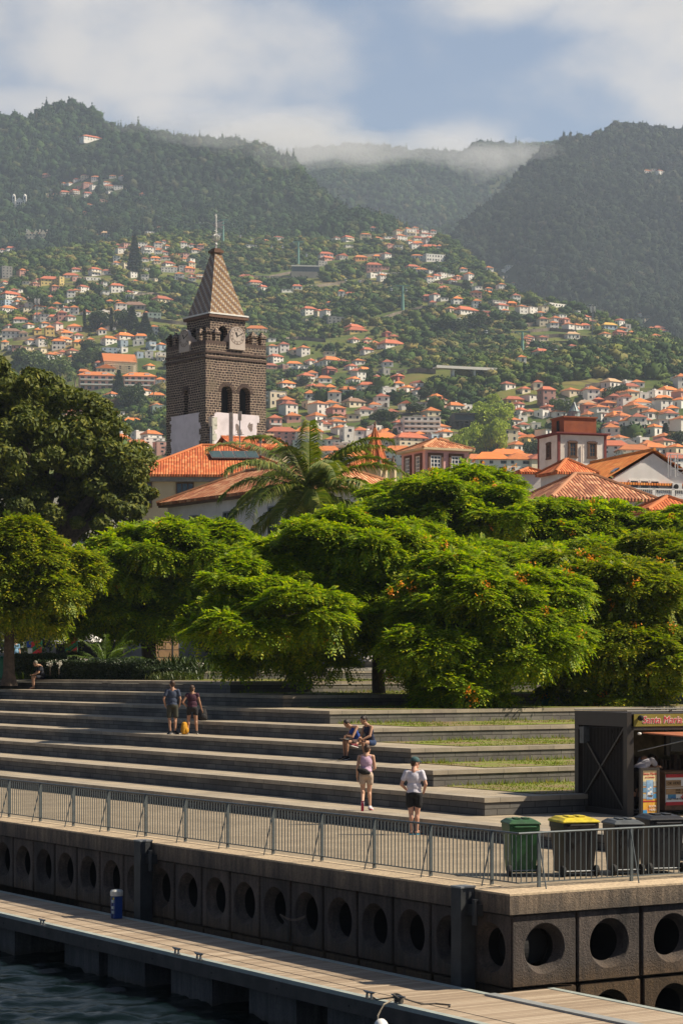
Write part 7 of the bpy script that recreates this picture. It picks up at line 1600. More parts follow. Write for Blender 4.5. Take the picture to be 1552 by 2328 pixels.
def fan_panel(px, w, top, bot, D, label, green=True):
    b = P(px, bot, D); b.z = 3.5; H_ = (HY - top) / F * D + CZ - b.z; W = w / F * D; t = thing('striped_panel', label, 'panel', b)
    m = MB(); m.box((-W / 2, 0, 0), (W / 2, .15, H_)); p_ = m.build('panel', M('panel_green', (.02, .22, .09), (.015, .17, .07), 3, .5), t)
    red, blk = M('panel_red', (.55, .03, .03), (.5, .02, .02), 3, .5), m_dark; m = MB(); m2 = MB()
    k = 0; z = -W * .9
    while z < H_:
        lo = lambda q: max(0, min(H_, q))
        m.face([(-W / 2, -.006, lo(z)), (W / 2, -.006, lo(z + W * .7)), (W / 2, -.006, lo(z + W * .7 + .32)), (-W / 2, -.006, lo(z + .32))]); m2.face([(-W / 2, -.008, lo(z + .38)), (W / 2, -.008, lo(z + W * .7 + .38)), (W / 2, -.008, lo(z + W * .7 + .43)), (-W / 2, -.008, lo(z + .43))]); z += .62
    m.build('red_stripe', red, p_); m2.build('black_stripe', blk, p_)
    m = MB(); c = H_ * .38; 
    for s_, mt in ((.2, 0), (.13, 1)): m.face([(s_ * x, -.012 - mt * .004, c + s_ * z) for x, z in ((-.9, 1), (.9, 1), (.9, -.2), (0, -1.1), (-.9, -.2))], mt)
    m.box((-.03, -.02, c - .09), (.03, -.018, c + .07), 2); m.box((-.07, -.02, c - .02), (.07, -.0185, c + .02), 2); m.build('crest', [red, m_whitep, M('crest_blue', (.03, .1, .4))], p_)
fan_panel(83, 24, 1455, 1500, 118, 'red, green and black striped panel behind the hedge, left one beside the traffic sign')
fan_panel(162, 28, 1420, 1500, 116, 'taller red, green and black striped panel bearing a crest, left of the feathery palm')
def shield_flag():
    b = P(192, 1434, 118); t = thing('flag', 'small yellow shield-shaped flag with red mark above the striped panel', 'flag', b); m = MB(); m.prism([(x, 0, z) for x, z in ((-.12, .35), (.12, .35), (.12, 0), (0, -.2), (-.12, 0))], (0, .02, 0)); m.build('cloth', M('flag_yellow', (.7, .55, .03)), t)
    m = MB(); m.prism([(-.05, -.005, .0), (.06, -.005, .05), (.03, -.005, .25), (-.02, -.005, .2)], (0, .004, 0)); m.build('mark', MATS['panel_red'], t); m = MB(); m.tube([(-.14, .02, -1), (-.14, .02, .45)], .015, 6); m.build('pole', m_metal, t)
shield_flag()
def canopy():
    b = P(180, 1440, 121); b.z = 3.5; t = thing('parasol', 'white and black canvas canopy showing between the leaves above the striped panel', 'parasol', b); m = MB(); m.lathe([(1.6, 1.7), (.9, 2.05), (.05, 2.3)], (0, 0, 0), 8); m.build('canvas', m_whitep, t); m = MB(); m.tube([(0, 0, 0), (0, 0, 2.3)], .03, 6); m.build('pole', m_dark, t)
    m = MB(); m.box((-1.2, -.4, .9), (2.4, .6, 1.6)); m.build('dark_drape', m_dark, t)
canopy()
def road_sign():
    b = P(68, 1490, 112); b.z = 3.5; t = thing('road_sign', 'small blue and white sign plates on a post beside the left striped panel', 'sign', b); m = MB(); m.tube([(0, 0, 0), (0, 0, 1.75)], .025, 6); m.build('post', m_metal, t)
    m = MB(); m.box((-.16, -.03, 1.35), (.06, -.01, 1.65)); m.build('blue_plate', M('sign_blue', (.02, .08, .4)), t); m = MB(); m.box((-.1, -.03, .95), (.12, -.01, 1.3)); m.build('white_plate', m_whitep, t)
road_sign()
def litter(px, py, D, z, label, col='litter_green'):
    b = P(px, py, D); b.z = z; t = thing('litter_bin', label, 'litter bin', b); m = MB(); m.lathe([(.2, 0), (.24, .1), (.26, .75)], (0, 0, 0), 14); m.build('body', M('litter_green', (.01, .16, .10), (.01, .12, .08), 3, .45), t); m = MB(); m.lathe([(.28, .75), (.28, .85), (.2, .98), (.03, 1.02)], (0, 0, 0), 14); m.build('lid', MATS['litter_green'], t)
litter(4, 1530, 100, 3.35, 'green litter bin at the left end of the hedge behind the seated figure')
litter(1246, 1562, 82, 2.4, 'teal green litter bin half hidden by hanging leaves on the right lawns')
# ================================================================ trees and plants near the quay
def unit(v): return v / np.maximum(np.linalg.norm(v, axis=-1, keepdims=True), 1e-9)
def fronds_np(p, d, L_, r, pairs=5, w=.05, ll=.14, droop=.35):
    """pinnate leaves: p base points (n,3), d directions (n,3), L_ lengths (n,) -> verts, quads"""
    n = len(p); g = np.array([0, 0, -1.0]); side = unit(np.cross(d, g + r.normal(0, .25, (n, 3)))); up = unit(np.cross(side, d))
    V_ = []
    for k in range(pairs + 1):
        u = (k + .6) / (pairs + .6); c = p + d * (L_ * u)[:, None] + g * (L_ * droop * u * u)[:, None]
        lens = ll * (1.15 - .5 * abs(u - .45)) * (L_ / .5)
        if k < pairs:
            for sg in (-1, 1):
                dir_ = unit(side * sg * .9 + d * .5 + g * .15 + up * .1); tip = c + dir_ * lens[:, None]; mid = c + dir_ * (lens * .45)[:, None]; ww = unit(np.cross(dir_, up)) * w
                V_.append(np.stack([c, mid - ww, tip, mid + ww], 1))
        else:
            dir_ = unit(d + g * .5); tip = c + dir_ * lens[:, None]; mid = c + dir_ * (lens * .4)[:, None]; ww = side * w; V_.append(np.stack([c, mid - ww, tip, mid + ww], 1))
    v = np.stack(V_, 1).reshape(-1, 3); return v, np.arange(len(v)).reshape(-1, 4)
m_leafA = leafmat('feathery_leaf', (0.105, 0.16, 0.004), (0.235, 0.365, 0.007), .45, .6, (0.50, 0.48, 0.010), .45)
m_leafA2 = leafmat('feathery_leaf_olive', (0.095, 0.14, 0.004), (0.22, 0.30, 0.008), .42, .6, (0.44, 0.38, 0.010), .45)
m_leafD = leafmat('dark_leathery_leaf', (0.045, 0.068, 0.006), (0.10, 0.125, 0.010), .2, .7, (0.19, 0.19, 0.014), .6)
m_flower = leafmat('orange_blossom', (0.75, 0.20, 0.01), (0.80, 0.32, 0.02), .3, .6)
m_bark = M('grey_bark', (0.13, 0.095, 0.07), (0.055, 0.042, 0.032), 5, .95, .8, 14)
def limb(m, a, b, r0, r1, rr, sag=.15, n=5):
    a, b = Vector(a), Vector(b); pts = []
    for k in range(n + 1):
        u = k / n; q = a.lerp(b, u) + Vector((rr.uniform(-1, 1), rr.uniform(-1, 1), math.sin(u * math.pi) * 2)) * (sag * (b - a).length * .12 * (0 < k < n)); pts.append(q)
    m.tube(pts, [r0 + (r1 - r0) * k / n for k in range(n + 1)], 8)
def feathery_tree(name, label, base, lobes, seed, nfr=15000, mat=None, trunk_r=.24, flowers=10, fork=None, group=None, lean=(0, 0), Lf=.38, w=.036):
    """lobes: (x, y, z, rx, ry, rz) ellipsoids relative to the base"""
    r = np.random.default_rng(seed); rr = random.Random(seed); mat = mat or m_leafA
    t = thing(name, label, 'tree', base, 0, group); P_, D_ = [], []
    area = [(l[3] * l[4] + l[4] * l[5] + l[3] * l[5]) for l in lobes]; tot = sum(area); clumps = []
    for l, a in zip(lobes, area):
        nc = max(12, int(300 * a / tot)); i = 0
        while i < nc:
            v = r.normal(0, 1, 3); v /= np.linalg.norm(v)
            if v[2] < -.45: continue
            rad = (.66 + .36 * r.random()) * (1 + .16 * math.sin(v[0] * 5 + seed) * math.sin(v[1] * 4 + v[2] * 6 + l[0])); c = np.array(l[:3]) + v * np.array(l[3:]) * rad
            # inside another lobe: skip, it would not show
            if any(np.sum(((c - np.array(o[:3])) / (np.array(o[3:]) * .72)) ** 2) < 1 for o in lobes if o is not l) and r.random() < .85: i += .5; continue
            clumps.append((c, v, r.uniform(.26, .74) * min(1.1, (a / 6) ** .35))); i += 1
    wts = np.array([c[2] ** 2 for c in clumps]); wts /= wts.sum()
    for (c, v, cr), w_ in zip(clumps, wts):
        n = int(nfr * 2.1 * w_); q = unit(r.normal(0, 1, (n, 3))); q[:, 2] = np.abs(q[:, 2]) * .9 - .25 * r.random(n)
        pos = c + q * cr * np.array([1.15, 1.15, .72]) * (.45 + .55 * r.random((n, 1)) ** .5); P_.append(pos)
        dd = q * np.array([1, 1, .35]) + v * .4 + r.normal(0, .65, (n, 3)); dd[:, 2] = dd[:, 2] * .4 - .03; D_.append(unit(dd))
        h = int(n * (.14 if v[2] < .2 else .0))   # hanging tips
        q2 = unit(r.normal(0, 1, (h, 3))); pos2 = c + q2 * cr * np.array([1.1, 1.1, .1]) - np.array([0, 0, 1]) * (r.random((h, 1)) * cr * .7); P_.append(pos2); D_.append(unit(q2 * np.array([.6, .6, 0]) + np.array([0, 0, -.7])))
    p = np.vstack(P_); d = np.vstack(D_); L_ = Lf * (.7 + .6 * r.random(len(p)))
    v, f = fronds_np(p, d, L_, r, 5, w, .17)
    link('crown', npmesh('crown', v, f, [mat]), t)
    m = MB(); zmin = min(l[2] - l[5] * .7 for l in lobes); fk = Vector(fork or (lean[0] * .5, lean[1] * .5, max(1.2, zmin + .4)))
    limb(m, (0, 0, -.3), fk, trunk_r * 1.15, trunk_r * .85, rr, .1); m.tube([(0, 0, -.3), (0, 0, .25)], [trunk_r * 1.6, trunk_r * 1.1], 10)
    for l in lobes:
        e = Vector((l[0], l[1], l[2] + l[5] * .1)); limb(m, fk, e, trunk_r * .55, trunk_r * .2, rr, .4)
        for k in range(3):
            q = Vector((l[0] + rr.uniform(-.6, .6) * l[3], l[1] + rr.uniform(-.6, .6) * l[4], l[2] + rr.uniform(.1, .6) * l[5])); limb(m, fk.lerp(e, .6), q, trunk_r * .25, trunk_r * .08, rr, .4, 4)
    m.build('trunk', m_bark, t)
    if flowers:
        c = [clumps[i] for i in r.choice(len(clumps), min(len(clumps), flowers * 4))]; V_ = []
        for cc, vv, cr in c:
            o = cc + vv * cr * .9 + r.normal(0, .2, 3); n = 22; q = o + r.normal(0, .10, (n, 3)); a = unit(r.normal(0, 1, (n, 3))) * .042; b_ = unit(np.cross(a, r.normal(0, 1, (n, 3)))) * .042; V_.append(np.stack([q - a, q + b_, q + a, q - b_], 1).reshape(-1, 3))
        v = np.vstack(V_); link('blossom', npmesh('blossom', v, np.arange(len(v)).reshape(-1, 4), [m_flower]), t)
    return t
def LB(px, py, rx, ry, D, base, dy=0, ryd=None):
    """lobe from photo extents: centre pixel, pixel radii, at depth D+dy"""
    Dd = D + dy; c = P(px, py, Dd) - base; return (c.x, c.y, c.z - ry * .10 / F * Dd, rx * .93 / F * Dd, (ryd or rx * .8) / F * Dd, ry * .88 / F * Dd)
GT = 'feathery green trees with orange blossom'
def ftree(label, tp, zb, D, lobes, seed, **k):
    b = P(tp, 1500, D); b.z = zb; return feathery_tree('tree', label, b, [LB(*l[:4], D, b, *(l[4:] or (0,))) for l in lobes], seed, group=GT, **k)
ftree('feathery tree with a bare slim trunk, standing on the lawn steps in the middle', 860, 2.46, 83.5, [(690, 1290, 190, 110, 1), (640, 1400, 200, 85, -3.5), (800, 1240, 150, 95, .5), (860, 1370, 110, 120, -.5), (560, 1430, 110, 70, -5), (715, 1480, 105, 60, -2.2), (620, 1500, 100, 45, -1), (970, 1290, 110, 95, 1.5), (880, 1230, 120, 70, 2), (720, 1370, 150, 120, 0), (800, 1420, 100, 100, -1), (560, 1340, 110, 90, -3.5), (650, 1240, 110, 60, 2), (640, 1470, 120, 60, -2)], 101, nfr=30000, flowers=5, fork=(0, 0, 2.2))
ftree('broad feathery tree with orange blossom hanging low over the lawns left of the kiosk', 1120, 1.65, 79, [(1100, 1390, 170, 110, 0), (1010, 1470, 110, 90, -1), (1180, 1480, 120, 80, -1), (1060, 1560, 110, 55, -1.2), (960, 1390, 60, 60, 0), (1100, 1470, 140, 120, 0), (1020, 1580, 60, 45, -1.5), (960, 1450, 70, 60, 0), (1230, 1430, 90, 90, 0), (1200, 1360, 120, 80, 1), (1030, 1330, 120, 70, 1)], 102, nfr=26000, flowers=16, fork=(0, 0, 2.6), mat=m_leafA)
ftree('feathery tree with thick trunk directly behind the kiosk roof', 1370, 1.7, 82, [(1390, 1360, 170, 110, 1), (1330, 1470, 110, 110, 0), (1460, 1490, 110, 90, -.5), (1290, 1560, 60, 60, -1), (1420, 1570, 100, 55, -.5), (1300, 1310, 110, 70, 2), (1500, 1400, 90, 90, .5), (1400, 1460, 130, 100, 0), (1300, 1400, 90, 90, 0)], 103, nfr=24000, flowers=16, mat=m_leafA2, trunk_r=.42)
ftree('feathery tree at the right edge of the view, past the one behind the kiosk', 1570, 2.0, 86, [(1560, 1330, 130, 110, 0), (1580, 1450, 110, 110, 0), (1640, 1380, 140, 130, 0), (1500, 1270, 100, 60, 1)], 104, nfr=13000, flowers=8, mat=m_leafA2)
ftree('sunlit yellow-green tree right of the palm, its top over the tiled roofs', 1090, 3.4, 108, [(1000, 1170, 180, 95, 0), (1130, 1190, 180, 85, 0), (910, 1140, 80, 55, 2), (1060, 1110, 130, 55, 3), (1250, 1210, 170, 80, 0), (1370, 1190, 90, 70, 0), (940, 1210, 100, 70, -1)], 105, nfr=20000, flowers=14, Lf=.46, w=.045, fork=(0, 0, 3.5), mat=m_leafA)
ftree('dense feathery crown between the middle lawns tree and the sunlit tree behind', 1180, 3.2, 95, [(1080, 1290, 150, 60, 0), (1220, 1290, 150, 60, 0), (1340, 1280, 120, 60, 0), (980, 1310, 90, 60, 0)], 106, nfr=13000, flowers=8, fork=(0, 0, 3.0), mat=m_leafA)
ftree('feathery tree whose rounded top shows at the right edge above the others', 1530, 3.4, 108, [(1520, 1220, 90, 60, 0), (1620, 1240, 120, 80, 0), (1570, 1180, 60, 35, 0)], 107, nfr=8000, flowers=3, Lf=.46, w=.045, mat=m_leafA)
ftree('wide feathery tree with dark leaning trunk beside the stone pillar', 342, 3.35, 105, [(400, 1250, 190, 85, 0), (300, 1300, 200, 90, 0), (480, 1300, 120, 90, .5), (200, 1330, 130, 85, -.5), (390, 1380, 170, 70, .5), (250, 1400, 150, 60, 0), (130, 1400, 90, 70, 0), (560, 1290, 60, 70, 1), (300, 1370, 160, 90, 0), (430, 1400, 130, 80, 0), (170, 1290, 80, 60, 1), (120, 1330, 110, 85, 0), (490, 1380, 90, 80, .5)], 108, nfr=28000, flowers=10, Lf=.46, w=.045, fork=(-.1, 0, 2.5), mat=m_leafA, trunk_r=.34)
ftree('feathery yellow-green tree at the left edge of the view', 20, 3.35, 98, [(20, 1260, 110, 90, 0), (80, 1340, 90, 80, 0), (0, 1380, 110, 80, 0), (-70, 1290, 120, 110, 0), (60, 1420, 60, 45, 0), (150, 1300, 85, 60, 1), (100, 1270, 60, 50, 0), (40, 1330, 110, 90, 0)], 109, nfr=18000, flowers=3, Lf=.46, w=.045, mat=m_leafA2)

def leafy(name, label, base, lobes, seed, n, mat, size=.12, clump=120, trunk=None, cat='tree', cr0=(.7, 1.3)):
    r = np.random.default_rng(seed); rr = random.Random(seed); t = thing(name, label, cat, base); P_ = []
    area = np.array([l[3] * l[4] + l[4] * l[5] + l[3] * l[5] for l in lobes]); area /= area.sum()
    N_ = []
    for l, a in zip(lobes, area):
        for _ in range(max(4, int(clump * a))):
            v = r.normal(0, 1, 3); v /= np.linalg.norm(v)
            if v[2] < -.6: continue
            c = np.array(l[:3]) + v * np.array(l[3:]) * (.84 + .16 * r.random()); cr = r.uniform(*cr0); k = int(n / clump); q = unit(r.normal(0, 1, (k, 3)) + v * .5)
            P_.append(c + q * cr * np.array([1, 1, .75]) * (.7 + .3 * r.random((k, 1)))); N_.append(q)
    p = np.vstack(P_); nn = unit(np.vstack(N_) + r.normal(0, .55, (len(p), 3)) + np.array([0, 0, .35])); a = unit(np.cross(nn, r.normal(0, 1, (len(p), 3)))); b_ = np.cross(nn, a); s = size * (.6 + .8 * r.random((len(p), 1)))
    v = np.stack([p - a * s, p - b_ * s * .45, p + a * s, p + b_ * s * .45], 1).reshape(-1, 3)
    link('crown', npmesh('crown', v, np.arange(len(v)).reshape(-1, 4), [mat]), t)
    if trunk:
        m = MB(); limb(m, (0, 0, -.5), (0, 0, trunk[1]), trunk[0], trunk[0] * .7, rr)
        for l in lobes: limb(m, (0, 0, trunk[1]), l[:3], trunk[0] * .5, trunk[0] * .15, rr, .4)
        m.build('trunk', m_bark, t)
    return t
b = P(90, 1500, 140); b.z = 5.0
leafy('tree', 'huge dark dense evergreen tree filling the left edge beside the bell tower', b, [LB(*q[:4], 140, b, *(q[4:] or (0,))) for q in ((60, 1020, 190, 130), (150, 960, 110, 90), (40, 900, 110, 80), (-60, 900, 140, 90), (240, 1080, 110, 100), (290, 1130, 60, 70), (190, 1160, 140, 80), (60, 1150, 160, 80), (-80, 1080, 160, 160), (225, 990, 50, 60), (310, 1060, 40, 50), (-50, 850, 80, 40), (110, 1050, 130, 110, 3), (0, 1000, 120, 110, 3))], 201, 165000, m_leafD, .17, 620, (.9, 5), cr0=(.5, 1.15))
# royal palm in the centre
def pinnate_palm(name, label, base, h, n, L_, seed, leafm, tr=.2, el0=1.25, el1=-.5, pairs=46, lw=.03, ll=.75, cat='palm tree', trunk=True, sag=1.1):
    r = np.random.default_rng(seed); t = thing(name, label, cat, base); V_, F_ = [], []
    for i in range(n):
        a = i * 2.399 + r.normal(0, .12); u0 = (i + .5) / n; e = el0 + (el1 - el0) * u0 + r.normal(0, .08); L2 = L_ * r.uniform(.85, 1.1); K = 14
        pts = [np.array([0, 0, h])]; dirs = []
        for k in range(K):
            u = k / K; ee = e - sag * (u ** 1.6) - .05; d = np.array([math.cos(a) * math.cos(ee), math.sin(a) * math.cos(ee), math.sin(ee)]); dirs.append(d); pts.append(pts[-1] + d * L2 / K)
        pts = np.array(pts); side = np.array([-math.sin(a), math.cos(a), 0.])
        for k in range(K):      # rachis
            o = len(V_); w_ = .035 * (1 - k / K) + .008; upv = np.array([0, 0, w_]); V_ += [pts[k] - side * w_, pts[k] + side * w_, pts[k + 1] + side * w_ * .9, pts[k + 1] - side * w_ * .9]; F_.append((o, o + 1, o + 2, o + 3))
        for j in range(pairs):
            u = .10 + .89 * j / pairs; x = u * K; k = min(K - 1, int(x)); c = pts[k] + (pts[k + 1] - pts[k]) * (x - k); d = dirs[k]
            le = ll * (math.sin(min(1, u * 1.15) * math.pi * .9 + .25) ** .7 if u < .86 else .55) * r.uniform(.85, 1.1)
            for sg in (-1, 1):
                dr = side * sg * .85 + d * .55 + np.array([0, 0, r.uniform(-.15, .35)]); dr /= np.linalg.norm(dr); m1 = c + dr * le * .5 + np.array([0, 0, -.04 * le]); tip = c + dr * le * .92 + np.array([0, 0, -(.42 + .2 * r.random()) * le]); wv = np.cross(dr, [0, 0, 1]); wv = wv / np.linalg.norm(wv) * lw; wv = wv * .6 + np.array([0, 0, lw * .6])
                o = len(V_); V_ += [c - wv * .5, c + wv * .5, m1 + wv, m1 - wv, tip]; F_ += [(o, o + 1, o + 2, o + 3), (o + 3, o + 2, o + 4, o + 4)]
    q = [f for f in F_ if f[2] != f[3]]; tr_ = [f[:3] for f in F_ if f[2] == f[3]]
    link('fronds', npmesh('fronds', np.array(V_), [np.array(q), np.array(tr_)], [leafm]), t)
    if trunk:
        m = MB(); m.tube([(0, 0, -.3), (0, 0, .3), (0, 0, h * .5), (0, 0, h * .9), (0, 0, h + .1)], [tr * 1.3, tr, tr * 1.05, tr * .8, tr * .5], 12); m.build('trunk', M('ringed_trunk', (0.34, 0.24, 0.16), (0.2, .14, .09), 16, .9, .4), t)
    return t
m_palm = leafmat('palm_leaflet', (0.055, 0.095, 0.012), (0.13, 0.175, 0.02), .3, .5, (0.26, 0.25, 0.05), .5)
m_palm2 = leafmat('young_palm_leaflet', (0.06, 0.11, 0.015), (0.11, 0.17, 0.022), .3, .4)
b = P(704, 1500, 118); b.z = 3.7
pinnate_palm('palm_tree', 'tall royal palm with long drooping dark fronds in front of the tiled roofs', b, P(704, 1120, 118).z - 3.7, 38, 6.1, 301, m_palm, .26, 1.28, -.55, 96, .042, 1.05, sag=1.5)
b = P(242, 1500, 101); b.z = 3.4
pinnate_palm('palm_shrub', 'low feathery young palm beside the slim lamp post', b, .35, 22, 2.1, 302, m_palm2, .16, 1.4, .15, 30, .02, .42, 'palm shrub', True, .9)
b = P(330, 1500, 112); b.z = 3.5
pinnate_palm('palm_tree', 'palm with sunlit ringed trunk hidden behind the dark leaning trunk', b, 5.2, 14, 2.0, 303, m_palm, .16, 1.2, -.4, 30, .025, .5)

# hedges and shrubs
def hedge(name, label, a, c, wd, h, n, mat, seed, size=.05, z0=3.33, cat='hedge'):
    r = np.random.default_rng(seed); A, C_ = Vector(a), Vector(c); d = C_ - A; L_ = d.length; d.normalize(); nrm = Vector((-d.y, d.x, 0)); t = thing(name, label, cat, (A.x, A.y, z0), math.atan2(d.y, d.x))
    u = r.random(n) * L_; face = r.integers(0, 3, n); y = np.where(face == 0, -wd / 2, np.where(face == 1, r.uniform(-wd / 2, wd / 2, n), r.uniform(-wd / 2, wd / 2, n))); z = np.where(face == 0, r.random(n) * h, np.where(face == 1, h, r.random(n) * h))
    p = np.stack([u, y, z], -1) + r.normal(0, .045, (n, 3)); p[:, 2] += fbm(u * .8, y, seed, 3) * .22 * (z / h); nn = unit(r.normal(0, 1, (n, 3)) + np.array([0, -.6, .6])); a_ = unit(np.cross(nn, r.normal(0, 1, (n, 3)))); b_ = np.cross(nn, a_); s = size * (.6 + .8 * r.random((n, 1)))
    v = np.stack([p - a_ * s, p - b_ * s * .5, p + a_ * s, p + b_ * s * .5], 1).reshape(-1, 3); link('foliage', npmesh('foliage', v, np.arange(len(v)).reshape(-1, 4), [mat]), t)
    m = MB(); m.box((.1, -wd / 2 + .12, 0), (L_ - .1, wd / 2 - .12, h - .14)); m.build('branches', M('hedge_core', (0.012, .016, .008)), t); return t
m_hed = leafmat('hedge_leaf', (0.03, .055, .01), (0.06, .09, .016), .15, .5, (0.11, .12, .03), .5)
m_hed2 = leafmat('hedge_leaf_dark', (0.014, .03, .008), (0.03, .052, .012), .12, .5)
def on(px, D): return ((px - CX) / F * D, D, 0)
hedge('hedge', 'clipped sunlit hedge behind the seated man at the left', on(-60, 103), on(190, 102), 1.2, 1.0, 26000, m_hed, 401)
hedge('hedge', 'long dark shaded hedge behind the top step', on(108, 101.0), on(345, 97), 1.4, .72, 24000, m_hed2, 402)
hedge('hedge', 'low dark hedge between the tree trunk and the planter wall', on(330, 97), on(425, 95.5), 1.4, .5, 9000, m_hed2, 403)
def tuft(name, label, px, D, z, n, L_, w, mat, seed, spread=.4, group=None, cat='shrub'):
    r = np.random.default_rng(seed); b = P(px, 1500, D); b.z = z; t = thing(name, label, cat, b, 0, group); a = r.random(n) * 6.283; e = r.uniform(.5, 1.45, n); o = r.normal(0, spread, (n, 2)); L2 = L_ * r.uniform(.6, 1.1, n)
    p = np.stack([o[:, 0], o[:, 1], 0 * a], -1); d = np.stack([np.cos(a) * np.cos(e), np.sin(a) * np.cos(e), np.sin(e)], -1); s = np.stack([-np.sin(a), np.cos(a), 0 * a], -1) * w; m1 = p + d * (L2 * .55)[:, None]; tip = p + d * L2[:, None] * np.array([1.2, 1.2, .8])
    v = np.stack([p - s * .6, p + s * .6, m1 + s, m1 - s], 1).reshape(-1, 3); v2 = np.stack([m1 - s, m1 + s, tip], 1).reshape(-1, 3); k = len(v)
    link('leaves', npmesh('leaves', np.vstack([v, v2]), [np.arange(k).reshape(-1, 4), k + np.arange(len(v2)).reshape(-1, 3)], [mat]), t)
    m = MB(); m.lathe([(spread * .5, -.05), (spread * .3, .1), (.02, .16)], (0, 0, 0), 8); m.build('stem', m_bark, t); return t
tuft('shrub', 'dark sword-leaved plant in front of the stone pillar', 385, 97.5, 3.33, 260, 1.25, .035, m_hed2, 411, .55)
tuft('shrub', 'dark sword-leaved plant right of the stone pillar', 415, 99, 3.33, 260, 1.5, .04, m_hed2, 412, .6)
tuft('shrub', 'bright grassy clump beside the seated man', 40, 102.2, 3.33, 700, .5, .012, m_palm2, 413, .6)
tuft('shrub', 'bright green leafy bush rising right of the dark sword plants', 432, 101, 3.33, 500, 1.3, .03, m_palm2, 414, .5)
tuft('shrub', 'low yellowish shrub at the end of the planter wall', 405, 94.5, 3.33, 420, .55, .02, m_hed, 415, .5)
tuft('shrub', 'strappy green leaves on top of the planter wall, left clump', 470, 104, 3.66, 700, .5, .015, m_palm2, 416, 1.1)
tuft('shrub', 'strappy green leaves on top of the planter wall under the hanging foliage', 545, 104, 3.66, 700, .55, .015, m_palm2, 417, 1.0)
for px, py, lab in ((114, 1510, 'small cluster of white flowers on the hedge beside the seated man'), (134, 1508, 'second cluster of white flowers on the hedge, further right'), (452, 1510, 'white flowers low among the dark sword plants')):
    p = P(px, py, 98.5); t = thing('flowers', lab, 'flowers', p, 0, 'white flower clusters'); r = np.random.default_rng(px); q = r.normal(0, .07, (60, 3)); a = unit(r.normal(0, 1, (60, 3))) * .025; b_ = unit(np.cross(a, r.normal(0, 1, (60, 3)))) * .025; v = np.stack([q - a, q + b_, q + a, q - b_], 1).reshape(-1, 3)
    link('petals', npmesh('petals', v, np.arange(len(v)).reshape(-1, 4), [M('petal_white', (.75, .72, .62))]), t); m = MB(); m.tube([(0, 0, -.5), (0, 0, 0)], .02, 5); m.build('stem', m_bark, t)
# dark treeline behind the garden so no gap shows bare ground between trunks
for i, (px, D, w, top) in enumerate(((-60, 128, 150, 1330), (170, 134, 150, 1330), (540, 130, 130, 1330), (700, 128, 130, 1350), (900, 126, 150, 1340), (1120, 124, 150, 1350), (1330, 124, 150, 1340), (1530, 124, 150, 1340))):
    b = P(px, 1500, D); b.z = 3.6
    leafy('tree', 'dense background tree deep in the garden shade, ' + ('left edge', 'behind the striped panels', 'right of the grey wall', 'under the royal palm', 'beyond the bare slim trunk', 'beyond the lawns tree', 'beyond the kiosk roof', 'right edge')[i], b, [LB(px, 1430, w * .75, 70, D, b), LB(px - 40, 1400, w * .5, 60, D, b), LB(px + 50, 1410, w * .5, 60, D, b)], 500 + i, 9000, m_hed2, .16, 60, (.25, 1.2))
# ================================================================ people
m_skin = M('skin', (0.56, 0.33, 0.22), (0.48, 0.27, 0.175), 6, .55, .05, 60); m_skin2 = M('skin_tanned', (0.42, 0.23, 0.145), (0.34, 0.18, 0.11), 6, .55)
m_hair = M('hair_dark', (0.030, 0.017, 0.011), (0.015, 0.010, 0.007), 30, .5, .5, 80); m_hairb = M('hair_brown', (0.07, 0.035, 0.02), (0.04, .02, .012), 30, .5, .5, 80)
def cloth(name, c): return M('cloth_' + name, c, tuple(q * .78 for q in c), 9, .85, .35, 18)
def capsule(bm, p, q, r0, r1, seg=12):
    p, q = Vector(p), Vector(q); d = q - p; L_ = d.length
    if L_ < 1e-5: return
    rot = d.to_track_quat('Z', 'Y').to_matrix().to_4x4()
    bmesh.ops.create_cone(bm, cap_ends=True, segments=seg, radius1=r0, radius2=r1, depth=L_, matrix=Matrix.Translation((p + q) / 2) @ rot)
    for c, r in ((p, r0), (q, r1)): bmesh.ops.create_uvsphere(bm, u_segments=seg, v_segments=8, radius=r, matrix=Matrix.Translation(c))
def ellip(bm, c, r, rot=None):
    m = Matrix.Translation(c) @ (rot.to_4x4() if rot else Matrix.Identity(4)) @ Matrix.Diagonal((*r, 1)); bmesh.ops.create_uvsphere(bm, u_segments=16, v_segments=10, radius=1, matrix=m)
def melt(bm, name, mat, parent, voxel=.012, smooth=4):
    """fuse overlapping volumes into one continuous surface"""
    me = bpy.data.meshes.new(name); bm.to_mesh(me); bm.free(); o = bpy.data.objects.new(name, me); COL.objects.link(o)
    r = o.modifiers.new('fuse', 'REMESH'); r.mode = 'VOXEL'; r.voxel_size = voxel; r.use_smooth_shade = True
    s = o.modifiers.new('soften', 'SMOOTH'); s.factor = .6; s.iterations = smooth
    bpy.context.view_layer.update(); me2 = bpy.data.meshes.new_from_object(o.evaluated_get(bpy.context.evaluated_depsgraph_get())); bpy.data.objects.remove(o); bpy.data.meshes.remove(me)
    me2.name = name; me2.materials.clear(); me2.materials.append(mat)
    for p in me2.polygons: p.use_smooth = True
    return link(name, me2, parent)
STAND = dict(head=(0, .01, 1.62), neck=(0, -.015, 1.44), chest=(0, 0, 1.27), belly=(0, .005, 1.07), pelvis=(0, -.01, .93), shL=(-.175, -.01, 1.40), shR=(.175, -.01, 1.40), elL=(-.235, -.03, 1.12), elR=(.235, -.03, 1.12), wrL=(-.235, .06, .88), wrR=(.235, .06, .88), haL=(-.23, .09, .80), haR=(.23, .09, .80),
             hiL=(-.09, 0, .90), hiR=(.09, 0, .90), knL=(-.095, .02, .49), knR=(.095, .02, .49), anL=(-.10, -.03, .09), anR=(.10, -.03, .09), toL=(-.12, .13, .03), toR=(.12, .13, .03))
